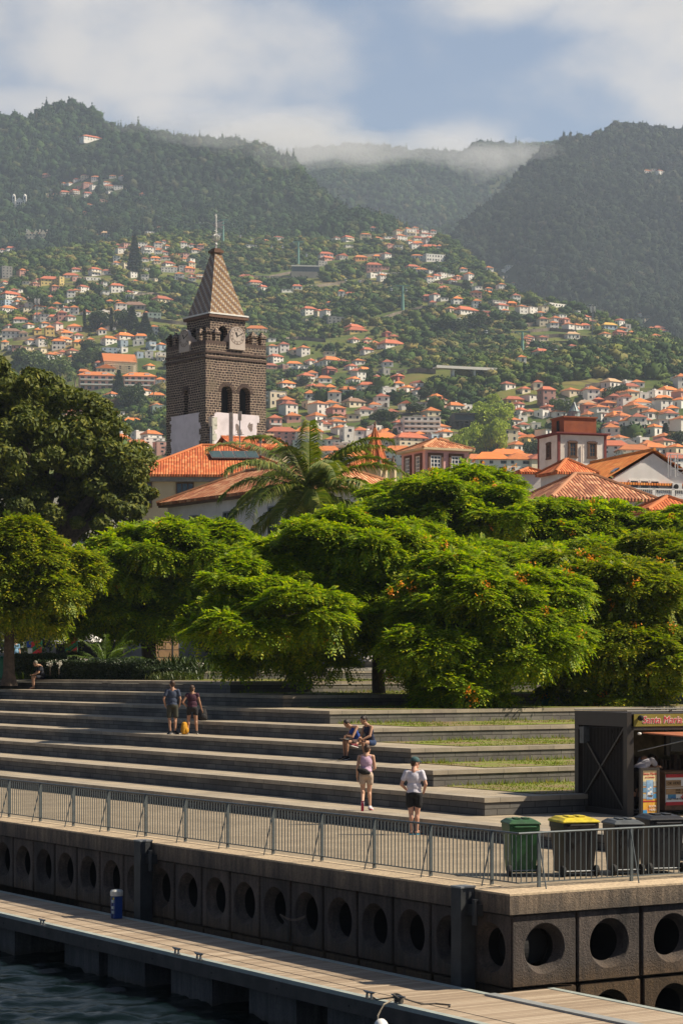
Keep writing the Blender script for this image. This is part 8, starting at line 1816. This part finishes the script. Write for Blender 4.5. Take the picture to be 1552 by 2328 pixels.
def person(label, loc, face, J, height=1.75, skin=None, build=1.0, hair='short', hairm=None, top=None, topm=None, bottom=None, botm=None, shoes='shoe', shoem=None, headyaw=0, headtilt=0, female=False, group=None, sleeves='short', bot_len=.62, face_mat=True):
    """local frame: x to the person's right, y the way they face, z up; metres for a 1.75 m adult"""
    K = dict(STAND); K.update(J); j = {k: Vector(v) for k, v in K.items()}; skin = skin or m_skin; hairm = hairm or m_hair
    t = thing('person', label, 'person', loc, face - R(90), group); s = height / 1.75; t.scale = (s, s, s)
    HR = Matrix.Rotation(headyaw, 3, 'Z') @ Matrix.Rotation(headtilt, 3, 'X'); h = j['head'] - Vector((0, 0, .015)); Hd = lambda v: h + HR @ Vector(v)
    bm = bmesh.new(); b = build
    ellip(bm, Hd((0, 0, .02)), (.077, .097, .108), HR); ellip(bm, Hd((0, .022, -.05)), (.058, .070, .074), HR)      # skull, jaw
    ellip(bm, Hd((0, .098, -.012)), (.012, .018, .022), HR); ellip(bm, Hd((0, .078, -.088)), (.022, .02, .018), HR); ellip(bm, Hd((0, .085, .03)), (.045, .014, .012), HR); ellip(bm, Hd((0, .086, -.052)), (.024, .012, .01), HR)
    for x in (-1, 1): ellip(bm, Hd((x * .076, -.005, -.005)), (.011, .024, .034), HR)
    capsule(bm, j['neck'] - Vector((0, 0, .02)), Hd((0, -.015, -.06)), .068, .056); capsule(bm, j['neck'], j['chest'] + Vector((0, 0, .1)), .06, .09)
    up = (j['neck'] - j['pelvis']).normalized()
    ax = (j['shR'] - j['shL']).normalized(); fw = up.cross(ax).normalized(); TR = Matrix((ax, fw if fw.dot(Vector((0, 1, 0))) != 0 else fw, up)).transposed()
    ellip(bm, j['chest'], (.155 * b, .10 * b, .19), TR); ellip(bm, j['belly'], ((.125 if female else .135) * b, .095 * b, .16), TR); ellip(bm, j['pelvis'], ((.165 if female else .15) * b, .115 * b, .12), TR)
    capsule(bm, j['shL'], j['shR'], .052, .052); capsule(bm, j['neck'], j['shL'], .05, .045); capsule(bm, j['neck'], j['shR'], .05, .045)
    if female:
        for x in (-1, 1): ellip(bm, j['chest'] + ax * x * .065 + fw * .075 * 1 + up * .02, (.055, .05, .055))
    for x in 'LR':
        capsule(bm, j['sh' + x], j['el' + x], .050 * b, .038 * b); capsule(bm, j['el' + x], j['wr' + x], .039 * b, .025)
        capsule(bm, j['hi' + x] + Vector((0, 0, .0)), j['kn' + x], .085 * b, .056 * b); capsule(bm, j['kn' + x], j['an' + x], .054 * b, .034); ellip(bm, j['kn' + x].lerp(j['an' + x], .27) - (j['to' + x] - j['an' + x]).normalized() * .018, (.05 * b, .052 * b, .10), None)
        an, to = j['an' + x], j['to' + x]; fd = (to - an); fd.normalize(); heel = an - fd * .035 + Vector((0, 0, -.045)) if abs(fd.z) < .8 else an
        capsule(bm, heel, an.lerp(to, .6) + Vector((0, 0, -.01)), .030, .030); capsule(bm, an, to, .034, .022); capsule(bm, an.lerp(to, .6), to + (to - an) * .12, .034, .022)
        # hand: palm, four unequal bent fingers, a thumb from the side of the palm
        wr, ha = j['wr' + x], j['ha' + x]; d = (ha - wr).normalized(); sd = 1 if x == 'R' else -1
        th = Vector((-.2 * sd, 1, .0)); th = (th - d * th.dot(d)).normalized(); nrm = d.cross(th).normalized() * (1 if sd > 0 else 1)
        inw = Vector((-sd, 0, 0)); inw = (inw - d * inw.dot(d)); inw = inw.normalized() if inw.length > .1 else nrm
        palm = wr + d * .05; PR = Matrix((th, inw, d)).transposed(); ellip(bm, palm, (.038, .017, .048), PR); 
        for i, (o, L_) in enumerate(((.028, .068), (.010, .076), (-.009, .070), (-.027, .054))):
            a = wr + d * .085 + th * o; m1 = a + d * L_ * .5 + inw * .006; m2 = m1 + (d * .7 + inw * .7).normalized() * L_ * .5; capsule(bm, a, m1, .0095, .009, 8); capsule(bm, m1, m2, .009, .0075, 8)
        a = wr + d * .03 + th * .03; m1 = a + (d * .6 + th * .7).normalized() * .035; m2 = m1 + (d * .85 + inw * .4).normalized() * .028; capsule(bm, a, m1, .011, .0095, 8); capsule(bm, m1, m2, .0095, .008, 8)
    body = melt(bm, 'body', skin, t, .0085, 2)
    # eyes and mouth
    m = MB()
    for x in (-1, 1): m.ell(Hd((x * .029, .083, .012)), (.013, .008, .008), 8, 6, 0, HR); m.ell(Hd((x * .029, .090, .012)), (.006, .004, .006), 8, 6, 1, HR)
    m.build('eyes', [M('eye_white', (.7, .68, .65)), m_dark], t, True); m = MB(); m.ell(Hd((0, .096, -.052)), (.022, .006, .006), 8, 6, 0, HR); m.build('mouth', M('lips', (.35, .12, .10)), t, True)
    # hair
    bm = bmesh.new()
    if hair: 
        ellip(bm, Hd((0, -.018, .042)), (.087, .098, .100), HR); ellip(bm, Hd((0, -.05, -.01)), (.070, .058, .075), HR)
        if hair == 'bun': ellip(bm, Hd((0, -.075, .125)), (.042, .042, .04), HR)
        if hair == 'tail': ellip(bm, Hd((0, -.115, .07)), (.03, .035, .04), HR); capsule(bm, Hd((0, -.13, .06)), Hd((0, -.155, -.09)), .028, .012)
        if hair == 'bob': ellip(bm, Hd((0, -.035, -.02)), (.088, .08, .10), HR)
        melt(bm, 'hair', hairm, t, .010, 2)
    # clothes
    if top:
        bm = bmesh.new(); e = .014 * b
        if sleeves != 'none':
            for x in 'LR': capsule(bm, j['neck'] - up * .035, j['sh' + x], .060, .056)
        hang = .03 if top == 'tee' else .008
        ellip(bm, j['chest'], (.155 * b + e, .10 * b + e, .185), TR); ellip(bm, j['belly'], (.140 * b + hang, .10 * b + hang * .8, .17), TR); capsule(bm, j['shL'] * .96 + j['chest'] * .04, j['shR'] * .96 + j['chest'] * .04, .058, .058) if sleeves != 'none' else capsule(bm, j['shL'].lerp(j['shR'], .17), j['shL'].lerp(j['shR'], .83), .057, .057)
        if female:
            for x in (-1, 1): ellip(bm, j['chest'] + ax * x * .065 + fw * .082 + up * .02, (.060, .056, .06))
        lowr = j['pelvis'] + up * (.03 if top == 'tee' else .10); ellip(bm, lowr, ((.168 if top == 'tee' else .15) * b, .125 * b, .085), TR)
        capsule(bm, j['belly'], lowr, .11 * b, .125 * b)
        if sleeves == 'short':
            for x in 'LR': capsule(bm, j['sh' + x], j['sh' + x].lerp(j['el' + x], .55), .064 * b, .062 * b)
        elif sleeves == 'cap':
            for x in 'LR': capsule(bm, j['sh' + x], j['sh' + x].lerp(j['el' + x], .2), .062 * b, .06 * b)
        melt(bm, {'tee': 't_shirt', 'tank': 'tank_top'}[top], topm, t, .011, 4)
    if bottom:
        bm = bmesh.new(); ellip(bm, j['pelvis'], ((.178 if female else .163) * b, .13 * b, .125), TR)
        for x in 'LR':
            e = j['hi' + x].lerp(j['kn' + x], bot_len); out = Vector((.012 if x == 'R' else -.012, 0, 0)); capsule(bm, j['hi' + x], e + out, .100 * b, (.088 if bottom == 'shorts' else .07) * b)
            if bottom == 'trousers': capsule(bm, e + out, j['an' + x], .07, .05)
            if female: ellip(bm, j['hi' + x] - fw * .045 + up * .0, (.085 * b, .085 * b, .10))
        melt(bm, bottom, botm, t, .012, 4)
    for x in 'LR':
        an, to = j['an' + x], j['to' + x]; d = (to - an); 
        if shoes == 'shoe':
            bm = bmesh.new(); fd = Vector((d.x, d.y, d.z)).normalized(); dn = Vector((0, 0, -1)) if abs(fd.z) < .75 else -fw; capsule(bm, an - fd * .03 + dn * .035, to + fd * .05 + dn * .0, .046, .036); capsule(bm, an, an.lerp(to, .5), .046, .042); melt(bm, 'shoe', shoem or m_dark, t, .010, 3)
            m = MB(); a, b2 = an - fd * .07 + dn * .075, to + fd * .085 + dn * .028; m.bar(a, b2, .075, .018); m.build('sole', (cloth('magenta', (.35, .03, .06)) if 'stepping' in label else m_whitep) if shoem else M('sole_pale', (.4, .4, .42)), t)
        elif shoes == 'flip':
            m = MB(); fd = Vector((d.x, d.y, 0)).normalized(); c = an + fd * .08; m.bar(Vector((c.x, c.y, .012)) - fd * .15, Vector((c.x, c.y, .012)) + fd * .13, .10, .02); m.build('flip_flop', shoem or m_dark, t)
    return t, j, Hd, HR
def facing(dx, dy): return math.atan2(dy, dx)

# woman in purple climbing the first step
z = .35; D = Dz(1843, z); loc = Vector(((832 - CX) / F * D, D, z + .004))
t, j, Hd, HR = person('person seen from behind in purple top and beige shorts, stepping up with a water bottle', loc, R(90), dict(head=(.03, .03, 1.60), haR=(.20, .36, 1.08), wrR=(.21, .28, 1.06), elR=(.225, .02, 1.10), elL=(-.225, -.03, 1.10), wrL=(-.235, .02, .86), haL=(-.23, .05, .78),
    knL=(-.085, .03, .50), anL=(-.095, -.27, .20), toL=(-.10, -.30, .06), knR=(.085, .07, .50), anR=(.10, .03, .09), toR=(.15, .18, .03), hiL=(-.09, 0, .90)), 1.65, m_skin, 1.03, 'bun', m_hairb, 'tank', cloth('lilac', (.62, .42, .56)), 'shorts', cloth('beige', (.50, .38, .29)), 'shoe', cloth('pale', (.68, .65, .72)), R(-25), 0, True, sleeves='none', bot_len=.42)
bag = thing('shoulder_bag', 'black crescent shoulder bag on the back of the person in purple', 'bag', loc, 0); bag.scale = t.scale
bm = bmesh.new(); ellip(bm, (-.07, -.155, 1.02), (.15, .06, .085), Matrix.Rotation(R(12), 3, 'Y')); capsule(bm, (-.19, -.13, 1.06), (.07, -.15, .98), .05, .045); melt(bm, 'pouch', cloth('black', (.018, .017, .018)), bag, .012, 3)
m = MB(); m.tube([(-.19, -.13, 1.1), (-.20, -.10, 1.28), (-.15, -.02, 1.455), (-.05, .10, 1.38), (.10, .14, 1.15)], .013, 6); m.build('strap', MATS['cloth_black'], bag)
bot = thing('water_bottle', 'clear plastic water bottle with red cap in the hand of the person in purple', 'bottle', loc + Matrix.Rotation(0, 3, 'Z') @ (Vector((.19, .40, 1.04)) * (1.65 / 1.75)), 0)
m = MB(); m.lathe([(.03, 0), (.033, .02), (.033, .13), (.028, .17), (.012, .20)], (0, 0, 0), 12); m.build('bottle', M('clear_plastic', (.55, .62, .72), (.45, .52, .62), 8, .08), bot, True); m = MB(); m.lathe([(.014, .2), (.014, .225)], (0, 0, 0), 10); m.build('cap', m_red if 'm_red' in globals() else M('cap_red', (.5, .03, .03)), bot)

# man with cap
z = 0.0; D = Dz(1899, z); loc = Vector(((941 - CX) / F * D, D, .006))
t, j, Hd, HR = person('person in pale t-shirt, black shorts and teal cap standing behind the railing', loc, R(84), dict(elL=(-.285, -.03, 1.13), elR=(.265, -.05, 1.14), wrL=(-.17, .16, .99), wrR=(.20, .16, .93), haL=(-.10, .20, .96), haR=(.13, .20, .90), knL=(-.07, .01, .49), anL=(-.05, -.02, .09), toL=(-.08, .13, .03), knR=(.07, .03, .49), anR=(.06, .03, .09), toR=(.15, .16, .03), head=(.02, .05, 1.62)),
    1.80, M('skin_fair', (.60, .33, .23), (.52, .28, .19), 6, .55), 1.02, 'short', m_hairb, 'tee', cloth('pale', (.68, .65, .72)), 'shorts', cloth('night', (.012, .012, .014)), 'flip', cloth('cyan', (.02, .22, .34)), R(-62), R(-8), False, bot_len=.55)
cap = thing('cap', 'teal baseball cap on the head of the person in the pale t-shirt', 'cap', loc, R(84) - R(90)); cap.scale = t.scale
bm = bmesh.new(); ellip(bm, Hd((0, -.012, .066)), (.094, .106, .086), HR); c1 = cloth('teal', (.05, .11, .115)); o = melt(bm, 'crown', c1, cap, .010, 2)
m = MB(); m.prism([Hd(v) for v in ((-.06, .07, .062), (.06, .07, .062), (.055, .15, .048), (.0, .175, .044), (-.055, .15, .048))], HR @ Vector((0, 0, .012))); m.build('brim', c1, cap)
sg = thing('sunglasses', 'dark sunglasses worn by the person in the teal cap', 'sunglasses', loc, R(84) - R(90)); sg.scale = t.scale
m = MB(); m.prism([Hd(v) for v in ((-.055, .092, .0), (.055, .092, .0), (.055, .092, .028), (-.055, .092, .028))], HR @ Vector((0, .012, 0)))
for x in (-1, 1): m.bar(Hd((x * .062, .09, .02)), Hd((x * .078, 0, .015)), .006, .012)
m.build('lens', M('lens_black', (.01, .01, .012), None, 3, .1), sg)

# couple standing in the shade of the steps
z = 1.62; D = 74.9; loc = P(392, 1668, D); loc.z = z + .004
person('person in navy t-shirt and olive shorts standing in the shade, seen from behind', loc, R(98), dict(elL=(-.28, -.04, 1.14), elR=(.25, -.04, 1.13), wrL=(-.22, .03, .90), wrR=(.22, .04, .90), haL=(-.185, .06, .86), haR=(.19, .07, .86), hiL=(-.08, 0, .9), anL=(-.07, -.02, .09), anR=(.08, -.02, .09), toR=(.17, .13, .03), head=(-.01, .02, 1.62)), 1.82, m_skin2, .98, 'short', m_hairb, 'tee', cloth('navy', (.045, .06, .10)), 'shorts', cloth('olive', (.05, .05, .035)), 'shoe', None, R(20), bot_len=.75)
loc = P(437, 1668, 75.1); loc.z = z + .004
person('person with short curly hair in maroon top, hand on hip, holding a backpack strap', loc, R(95), dict(elL=(-.33, -.05, 1.13), wrL=(-.20, .02, .98), haL=(-.14, .05, .95), elR=(.26, -.0, 1.12), wrR=(.33, .08, .88), haR=(.37, .10, .80), hiL=(-.10, 0, .9), anL=(-.16, -.02, .09), anR=(.16, -.02, .09), knL=(-.13, .02, .49), knR=(.13, .02, .49), toL=(-.2, .12, .03), toR=(.2, .12, .03)), 1.66, m_skin2, 1.08, 'bob', m_hairb, 'tee', cloth('maroon', (.06, .018, .035)), 'shorts', cloth('black', (.018, .017, .018)), 'shoe', None, R(-40), 0, True, sleeves='cap', bot_len=.42)
def backpack(label, loc, rz, col, s=1.0, lean=0):
    t = thing('backpack', label, 'backpack', loc, rz); t.scale = (s, s, s); c = cloth(col[0], col[1]); bm = bmesh.new(); ellip(bm, (0, 0, .2), (.16, .11, .20)); ellip(bm, (0, 0, .12), (.165, .12, .13)); capsule(bm, (-.1, 0, .06), (.1, 0, .06), .07, .07); capsule(bm, (-.06, 0, .34), (.06, 0, .34), .07, .07); melt(bm, 'pack', c, t, .014, 3)
    bm = bmesh.new(); ellip(bm, (0, -.10, .13), (.11, .05, .10)); melt(bm, 'pocket', c, t, .012, 2)
    m = MB(); m.tube([(-.04, 0, .40), (-.02, 0, .46), (.02, 0, .46), (.04, 0, .40)], .011, 6); m.tube([(-.08, .1, .36), (-.1, .17, .22), (-.09, .1, .06)], .014, 6); m.tube([(.08, .1, .36), (.1, .17, .22), (.09, .1, .06)], .014, 6); m.build('strap', MATS['cloth_black'], t)
q = P(419, 1668, 74.9); q.z = 1.63; backpack('yellow-orange backpack standing on the step between the two people', q, R(70), ('ochre', (.50, .24, .01)), 1.0)
q = P(461, 1642, 76.6); q.z = 2.05; backpack('black backpack held by its strap on the next step up', q, R(20), ('black', (.018, .017, .018)), 1.0)

# seated pair leaning together
def seated(label, seat, face, zseat, zfoot, extra, **k):
    """seated on an edge: origin on the foot level directly below the pelvis"""
    dz = (zseat - zfoot) / (k.get('height', 1.7) / 1.75); pz = dz + .10
    J = dict(pelvis=(0, -.02, pz), belly=(0, .02, pz + .16), chest=(0, .07, pz + .35), neck=(0, .12, pz + .52), head=(0, .20, pz + .67), shL=(-.165, .10, pz + .46), shR=(.165, .10, pz + .46), hiL=(-.09, .0, pz - .02), hiR=(.09, 0, pz - .02), knL=(-.10, .42, pz - .0), knR=(.10, .42, pz - .0), anL=(-.10, .40, .09), anR=(.10, .40, .09), toL=(-.11, .54, .03), toR=(.11, .54, .03),
             elL=(-.22, .22, pz + .20), elR=(.22, .22, pz + .20), wrL=(-.12, .42, pz + .10), wrR=(.12, .42, pz + .10), haL=(-.08, .50, pz + .09), haR=(.08, .50, pz + .09)); J.update({a: (v(pz) if callable(v) else v) for a, v in extra.items()})
    loc = Vector((seat.x, seat.y, zfoot + .004)); return person(label, loc, face, J, **k)
s = Q(11.8 + .17, 0, 0); fdir = facing(-V.x, -V.y)
def seat_at(px, t):
    k = (px - CX) / F; tt = t + CORNER.dot(V); D = tt / (V.y + V.x * k); return Vector((k * D, D, 0))
A = seat_at(842, 12.0); B_ = seat_at(826, 12.02)
seated('seated person in dark flowered sleeveless top with ponytail, one leg crossed over the other', A, fdir + R(8), 1.62, 1.2, dict(knR=lambda p: (.04, .40, p + .10), anR=lambda p: (-.10, .66, p - .06), toR=lambda p: (-.12, .80, p - .05), knL=lambda p: (-.08, .38, p - .0), anL=(-.06, .26, .09), toL=(-.07, .40, .03), head=lambda p: (.03, .26, p + .68), wrR=lambda p: (.02, .36, p + .16), haR=lambda p: (-.03, .42, p + .14), elR=lambda p: (.21, .22, p + .15)),
       height=1.66, skin=m_skin2, build=1.05, hair='tail', hairm=m_hair, top='tank', topm=cloth('midnight', (.018, .025, .06)), bottom='shorts', botm=cloth('blueprint', (.02, .045, .12)), shoes='shoe', shoem=cloth('wine', (.16, .02, .03)), headtilt=R(-28), female=True, sleeves='none', bot_len=.3)
seated('seated person in blue top bent forward with head against the neighbour, book on the knees', B_ + U * .32, fdir - R(6), 1.62, 1.2, dict(head=lambda p: (.06, .34, p + .58), neck=lambda p: (.02, .22, p + .46), chest=lambda p: (0, .12, p + .32), elL=lambda p: (-.25, .30, p + .15), wrL=lambda p: (-.06, .42, p + .20)),
       height=1.62, skin=m_skin2, build=1.0, hair='short', hairm=m_hair, top='tank', topm=cloth('royal', (.015, .06, .30)), bottom='shorts', botm=cloth('clay', (.10, .06, .05)), shoes='shoe', shoem=cloth('black', (.018, .017, .018)), headtilt=R(-45), female=True, sleeves='none', bot_len=.5)
q = B_ + U * .32 - V * .42; t = thing('book', 'open pale book on the knees of the seated person in blue', 'book', (q.x, q.y, 1.79), fdir); m = MB(); m.prism([(-.11, -.15, .02), (0, -.15, 0), (0, .15, 0), (-.11, .15, .02)], (0, 0, .012)); m.prism([(0, -.15, 0), (.11, -.15, .02), (.11, .15, .02), (0, .15, 0)], (0, 0, .012)); m.build('pages', M('paper', (.5, .45, .38)), t)
# man sitting at the top left
A = seat_at(96, 18.95)
seated('seated person in dark t-shirt and shorts alone on the top step before the hedge', A, facing(-.93, -.36), 3.31, 2.88, dict(head=lambda p: (0, .30, p + .62)), height=1.74, skin=m_skin, build=1.05, hair='short', hairm=M('hair_grey', (.25, .22, .18), (.15, .13, .10), 30, .6), top='tee', topm=cloth('ink', (.02, .022, .035)), bottom='shorts', botm=cloth('ink', (.02, .022, .035)), shoes='flip', shoem=cloth('wine', (.16, .02, .03)), headtilt=R(-25), bot_len=.6)
A = seat_at(-4, 18.95)
seated('seated person in dark top and pale grey trousers cut off by the left edge', A, facing(.2, -.97), 3.31, 2.88, {}, height=1.74, skin=m_skin2, build=1.12, hair='short', hairm=m_hair, top='tee', topm=cloth('black', (.018, .017, .018)), bottom='trousers', botm=cloth('ash', (.28, .28, .30)), shoes='shoe', bot_len=.9)
# clerk inside the kiosk doorway
kq = KC + Matrix.Rotation(KTH, 3, 'Z') @ Vector((.62, .55, .1))
person('person in white t-shirt bending over the counter inside the kiosk doorway', kq, KTH + R(20), dict(pelvis=(0, -.02, .92), belly=(0, .08, 1.02), chest=(0, .24, 1.14), neck=(0, .40, 1.20), head=(0, .52, 1.24), shL=(-.17, .34, 1.22), shR=(.17, .34, 1.22), elL=(-.22, .48, 1.06), elR=(.22, .48, 1.06), wrL=(-.15, .68, 1.04), wrR=(.15, .68, 1.04), haL=(-.14, .76, 1.03), haR=(.14, .76, 1.03)), 1.72, m_skin2, 1.12, 'short', m_hair, 'tee', cloth('white', (.62, .60, .66)), 'trousers', cloth('black', (.018, .017, .018)), 'shoe', None, 0, R(-35), bot_len=.9)
# figure far away at the left, and one resting under the trees
b = P(35, 1490, 116); b.z = 3.6
person('distant person in light blue shirt standing behind the hedge near the striped panel', b, R(-60), {}, 1.76, m_skin, 1, 'short', m_hair, 'tee', cloth('sky', (.18, .34, .50)), 'trousers', cloth('denim', (.06, .12, .22)), 'shoe', bot_len=.9)
A = P(985, 1545, 82); 
seated('seated person in dark clothes resting bare arms under the leaves behind the lawn steps', Vector((A.x, A.y, 0)), facing(.5, -.86), 2.9, 2.47, {}, height=1.7, skin=m_skin, build=1.0, hair='short', hairm=m_hair, top='tank', topm=cloth('black', (.018, .017, .018)), bottom='shorts', botm=cloth('ink', (.02, .022, .035)), shoes='shoe', sleeves='none')
# ================================================================ labels that single out each house
def dirword(dx, dy):
    a = math.degrees(math.atan2(-dy, dx)) % 360
    return ('right of', 'up and right of', 'above', 'up and left of', 'left of', 'down and left of', 'below', 'down and right of')[int(((a + 22.5) % 360) // 45)]
LM = [((44, 460), 'the twin-towered church'), ((85, 535), 'the old gabled mansion'), ((110, 640), 'the long yellow villa'), ((273, 825), 'the scaffolded house'), ((216, 870), 'the pink apartment blocks'), ((490, 570), 'the spire tip'), ((490, 760), 'the tower clocks'), ((695, 610), 'the cable car station'), ((678, 560), 'the station pylon'), ((915, 670), 'the middle pylon'), ((1187, 780), 'the lowest pylon'), ((1347, 720), 'the telecom mast'),
      ((1064, 840), 'the ravine bridge'), ((956, 970), 'the long off-white apartment block'), ((850, 1010), 'the red turret'), ((990, 1030), 'the pink villa'), ((1330, 950), 'the rust rooftop box'), ((1460, 1060), 'the white gabled house'), ((1056, 955), 'the charcoal block on legs'), ((625, 900), 'the cream block with curved balconies'), ((840, 745), 'the yellow terraced building'), ((1090, 970), 'the lime green avenue trees'), ((200, 420), 'the highest hamlet'), ((925, 530), 'the white flat-roofed school on the crest')]
def desc(h, lvl=1):
    wn, rn = WALLC[h['w']][0], ROOFC[h['r']][0]
    size = 'small' if h['sz'] < 11 else 'long' if h['sz'] > 22 else ''
    st = {1: 'one-storey', 2: 'two-storey', 3: 'three-storey', 4: 'four-storey', 5: 'five-storey'}[h['st']]
    roof = 'flat-roofed house' if h['k'] == 'flat' else {'hip': f'house with {rn} roof', 'pyr': f'house with pointed {rn} roof', 'gab': f'gabled house with {rn} roof'}[h['k']]
    return ' '.join(x for x in (size if lvl else '', wn, st if lvl else '', roof) if x)
def short(h): return WALLC[h['w']][0] + (' flat-roofed' if h['k'] == 'flat' else ' gabled' if h['k'] == 'gab' else '') + ' house'
used = {}
def nearest(h, n=3):
    return sorted((q for q in HOUSES if q is not h), key=lambda q: (q['px'] - h['px']) ** 2 + (q['py'] - h['py']) ** 2)[:n]
labels = set()
for h in HOUSES:
    near = sorted(LM, key=lambda l: (l[0][0] - h['px']) ** 2 + (l[0][1] - h['py']) ** 2)
    cands = []
    for (c, nm) in near[:3]:
        dx, dy = h['px'] - c[0], h['py'] - c[1]; dist = math.hypot(dx, dy); far = 'close ' if dist < 32 else 'just ' if dist < 60 else '' if dist < 110 else 'well ' if dist < 190 else 'far '
        cands.append(f'{far}{dirword(dx, dy)} {nm}')
    ns = nearest(h)
    opts = [f'{desc(h)}, {c}' for c in cands[:2]]
    for q in ns: opts.append(f'{desc(h, 0)} {dirword(h["px"] - q["px"], h["py"] - q["py"])} a {short(q)}, {cands[0]}')
    for q in ns: opts.append(f'{desc(h, 0)} {dirword(h["px"] - q["px"], h["py"] - q["py"])} a {short(q)}, {cands[1]}')
    for q in ns: opts.append(f'{desc(h, 0)} {dirword(h["px"] - q["px"], h["py"] - q["py"])} a {short(q)}, {cands[2]}')
    pick = None
    for o in opts:
        if o not in labels and len(o.split()) <= 16: pick = o; break
    if pick is None:
        for x in ('slightly smaller', 'slightly larger', 'partly hidden', 'bright', 'half screened by bushes', 'faded'):
            o = ' '.join((x + ' ' + short(h) + ', ' + cands[0]).split()[:16])
            if o not in labels: pick = o; break
    labels.add(pick); tag(h['o'], pick, 'house', 'houses scattered over the hillside')

for t, px, py in TWALLS:
    near = sorted(LM + [((h['px'], h['py']), 'a ' + short(h)) for h in HOUSES if h['sz'] > 17], key=lambda l: (l[0][0] - px) ** 2 + (l[0][1] - py) ** 2); lm = sorted(LM, key=lambda l: (l[0][0] - px) ** 2 + (l[0][1] - py) ** 2)
    for q in near[:6]:
        o = f'brown stone retaining wall {dirword(px - q[0][0], py - q[0][1])} {q[1]}' + ('' if q in LM else f', {dirword(px - lm[0][0][0], py - lm[0][0][1])} {lm[0][1]}')
        if o not in labels and len(o.split()) <= 16: break
    labels.add(o); t['label'] = o
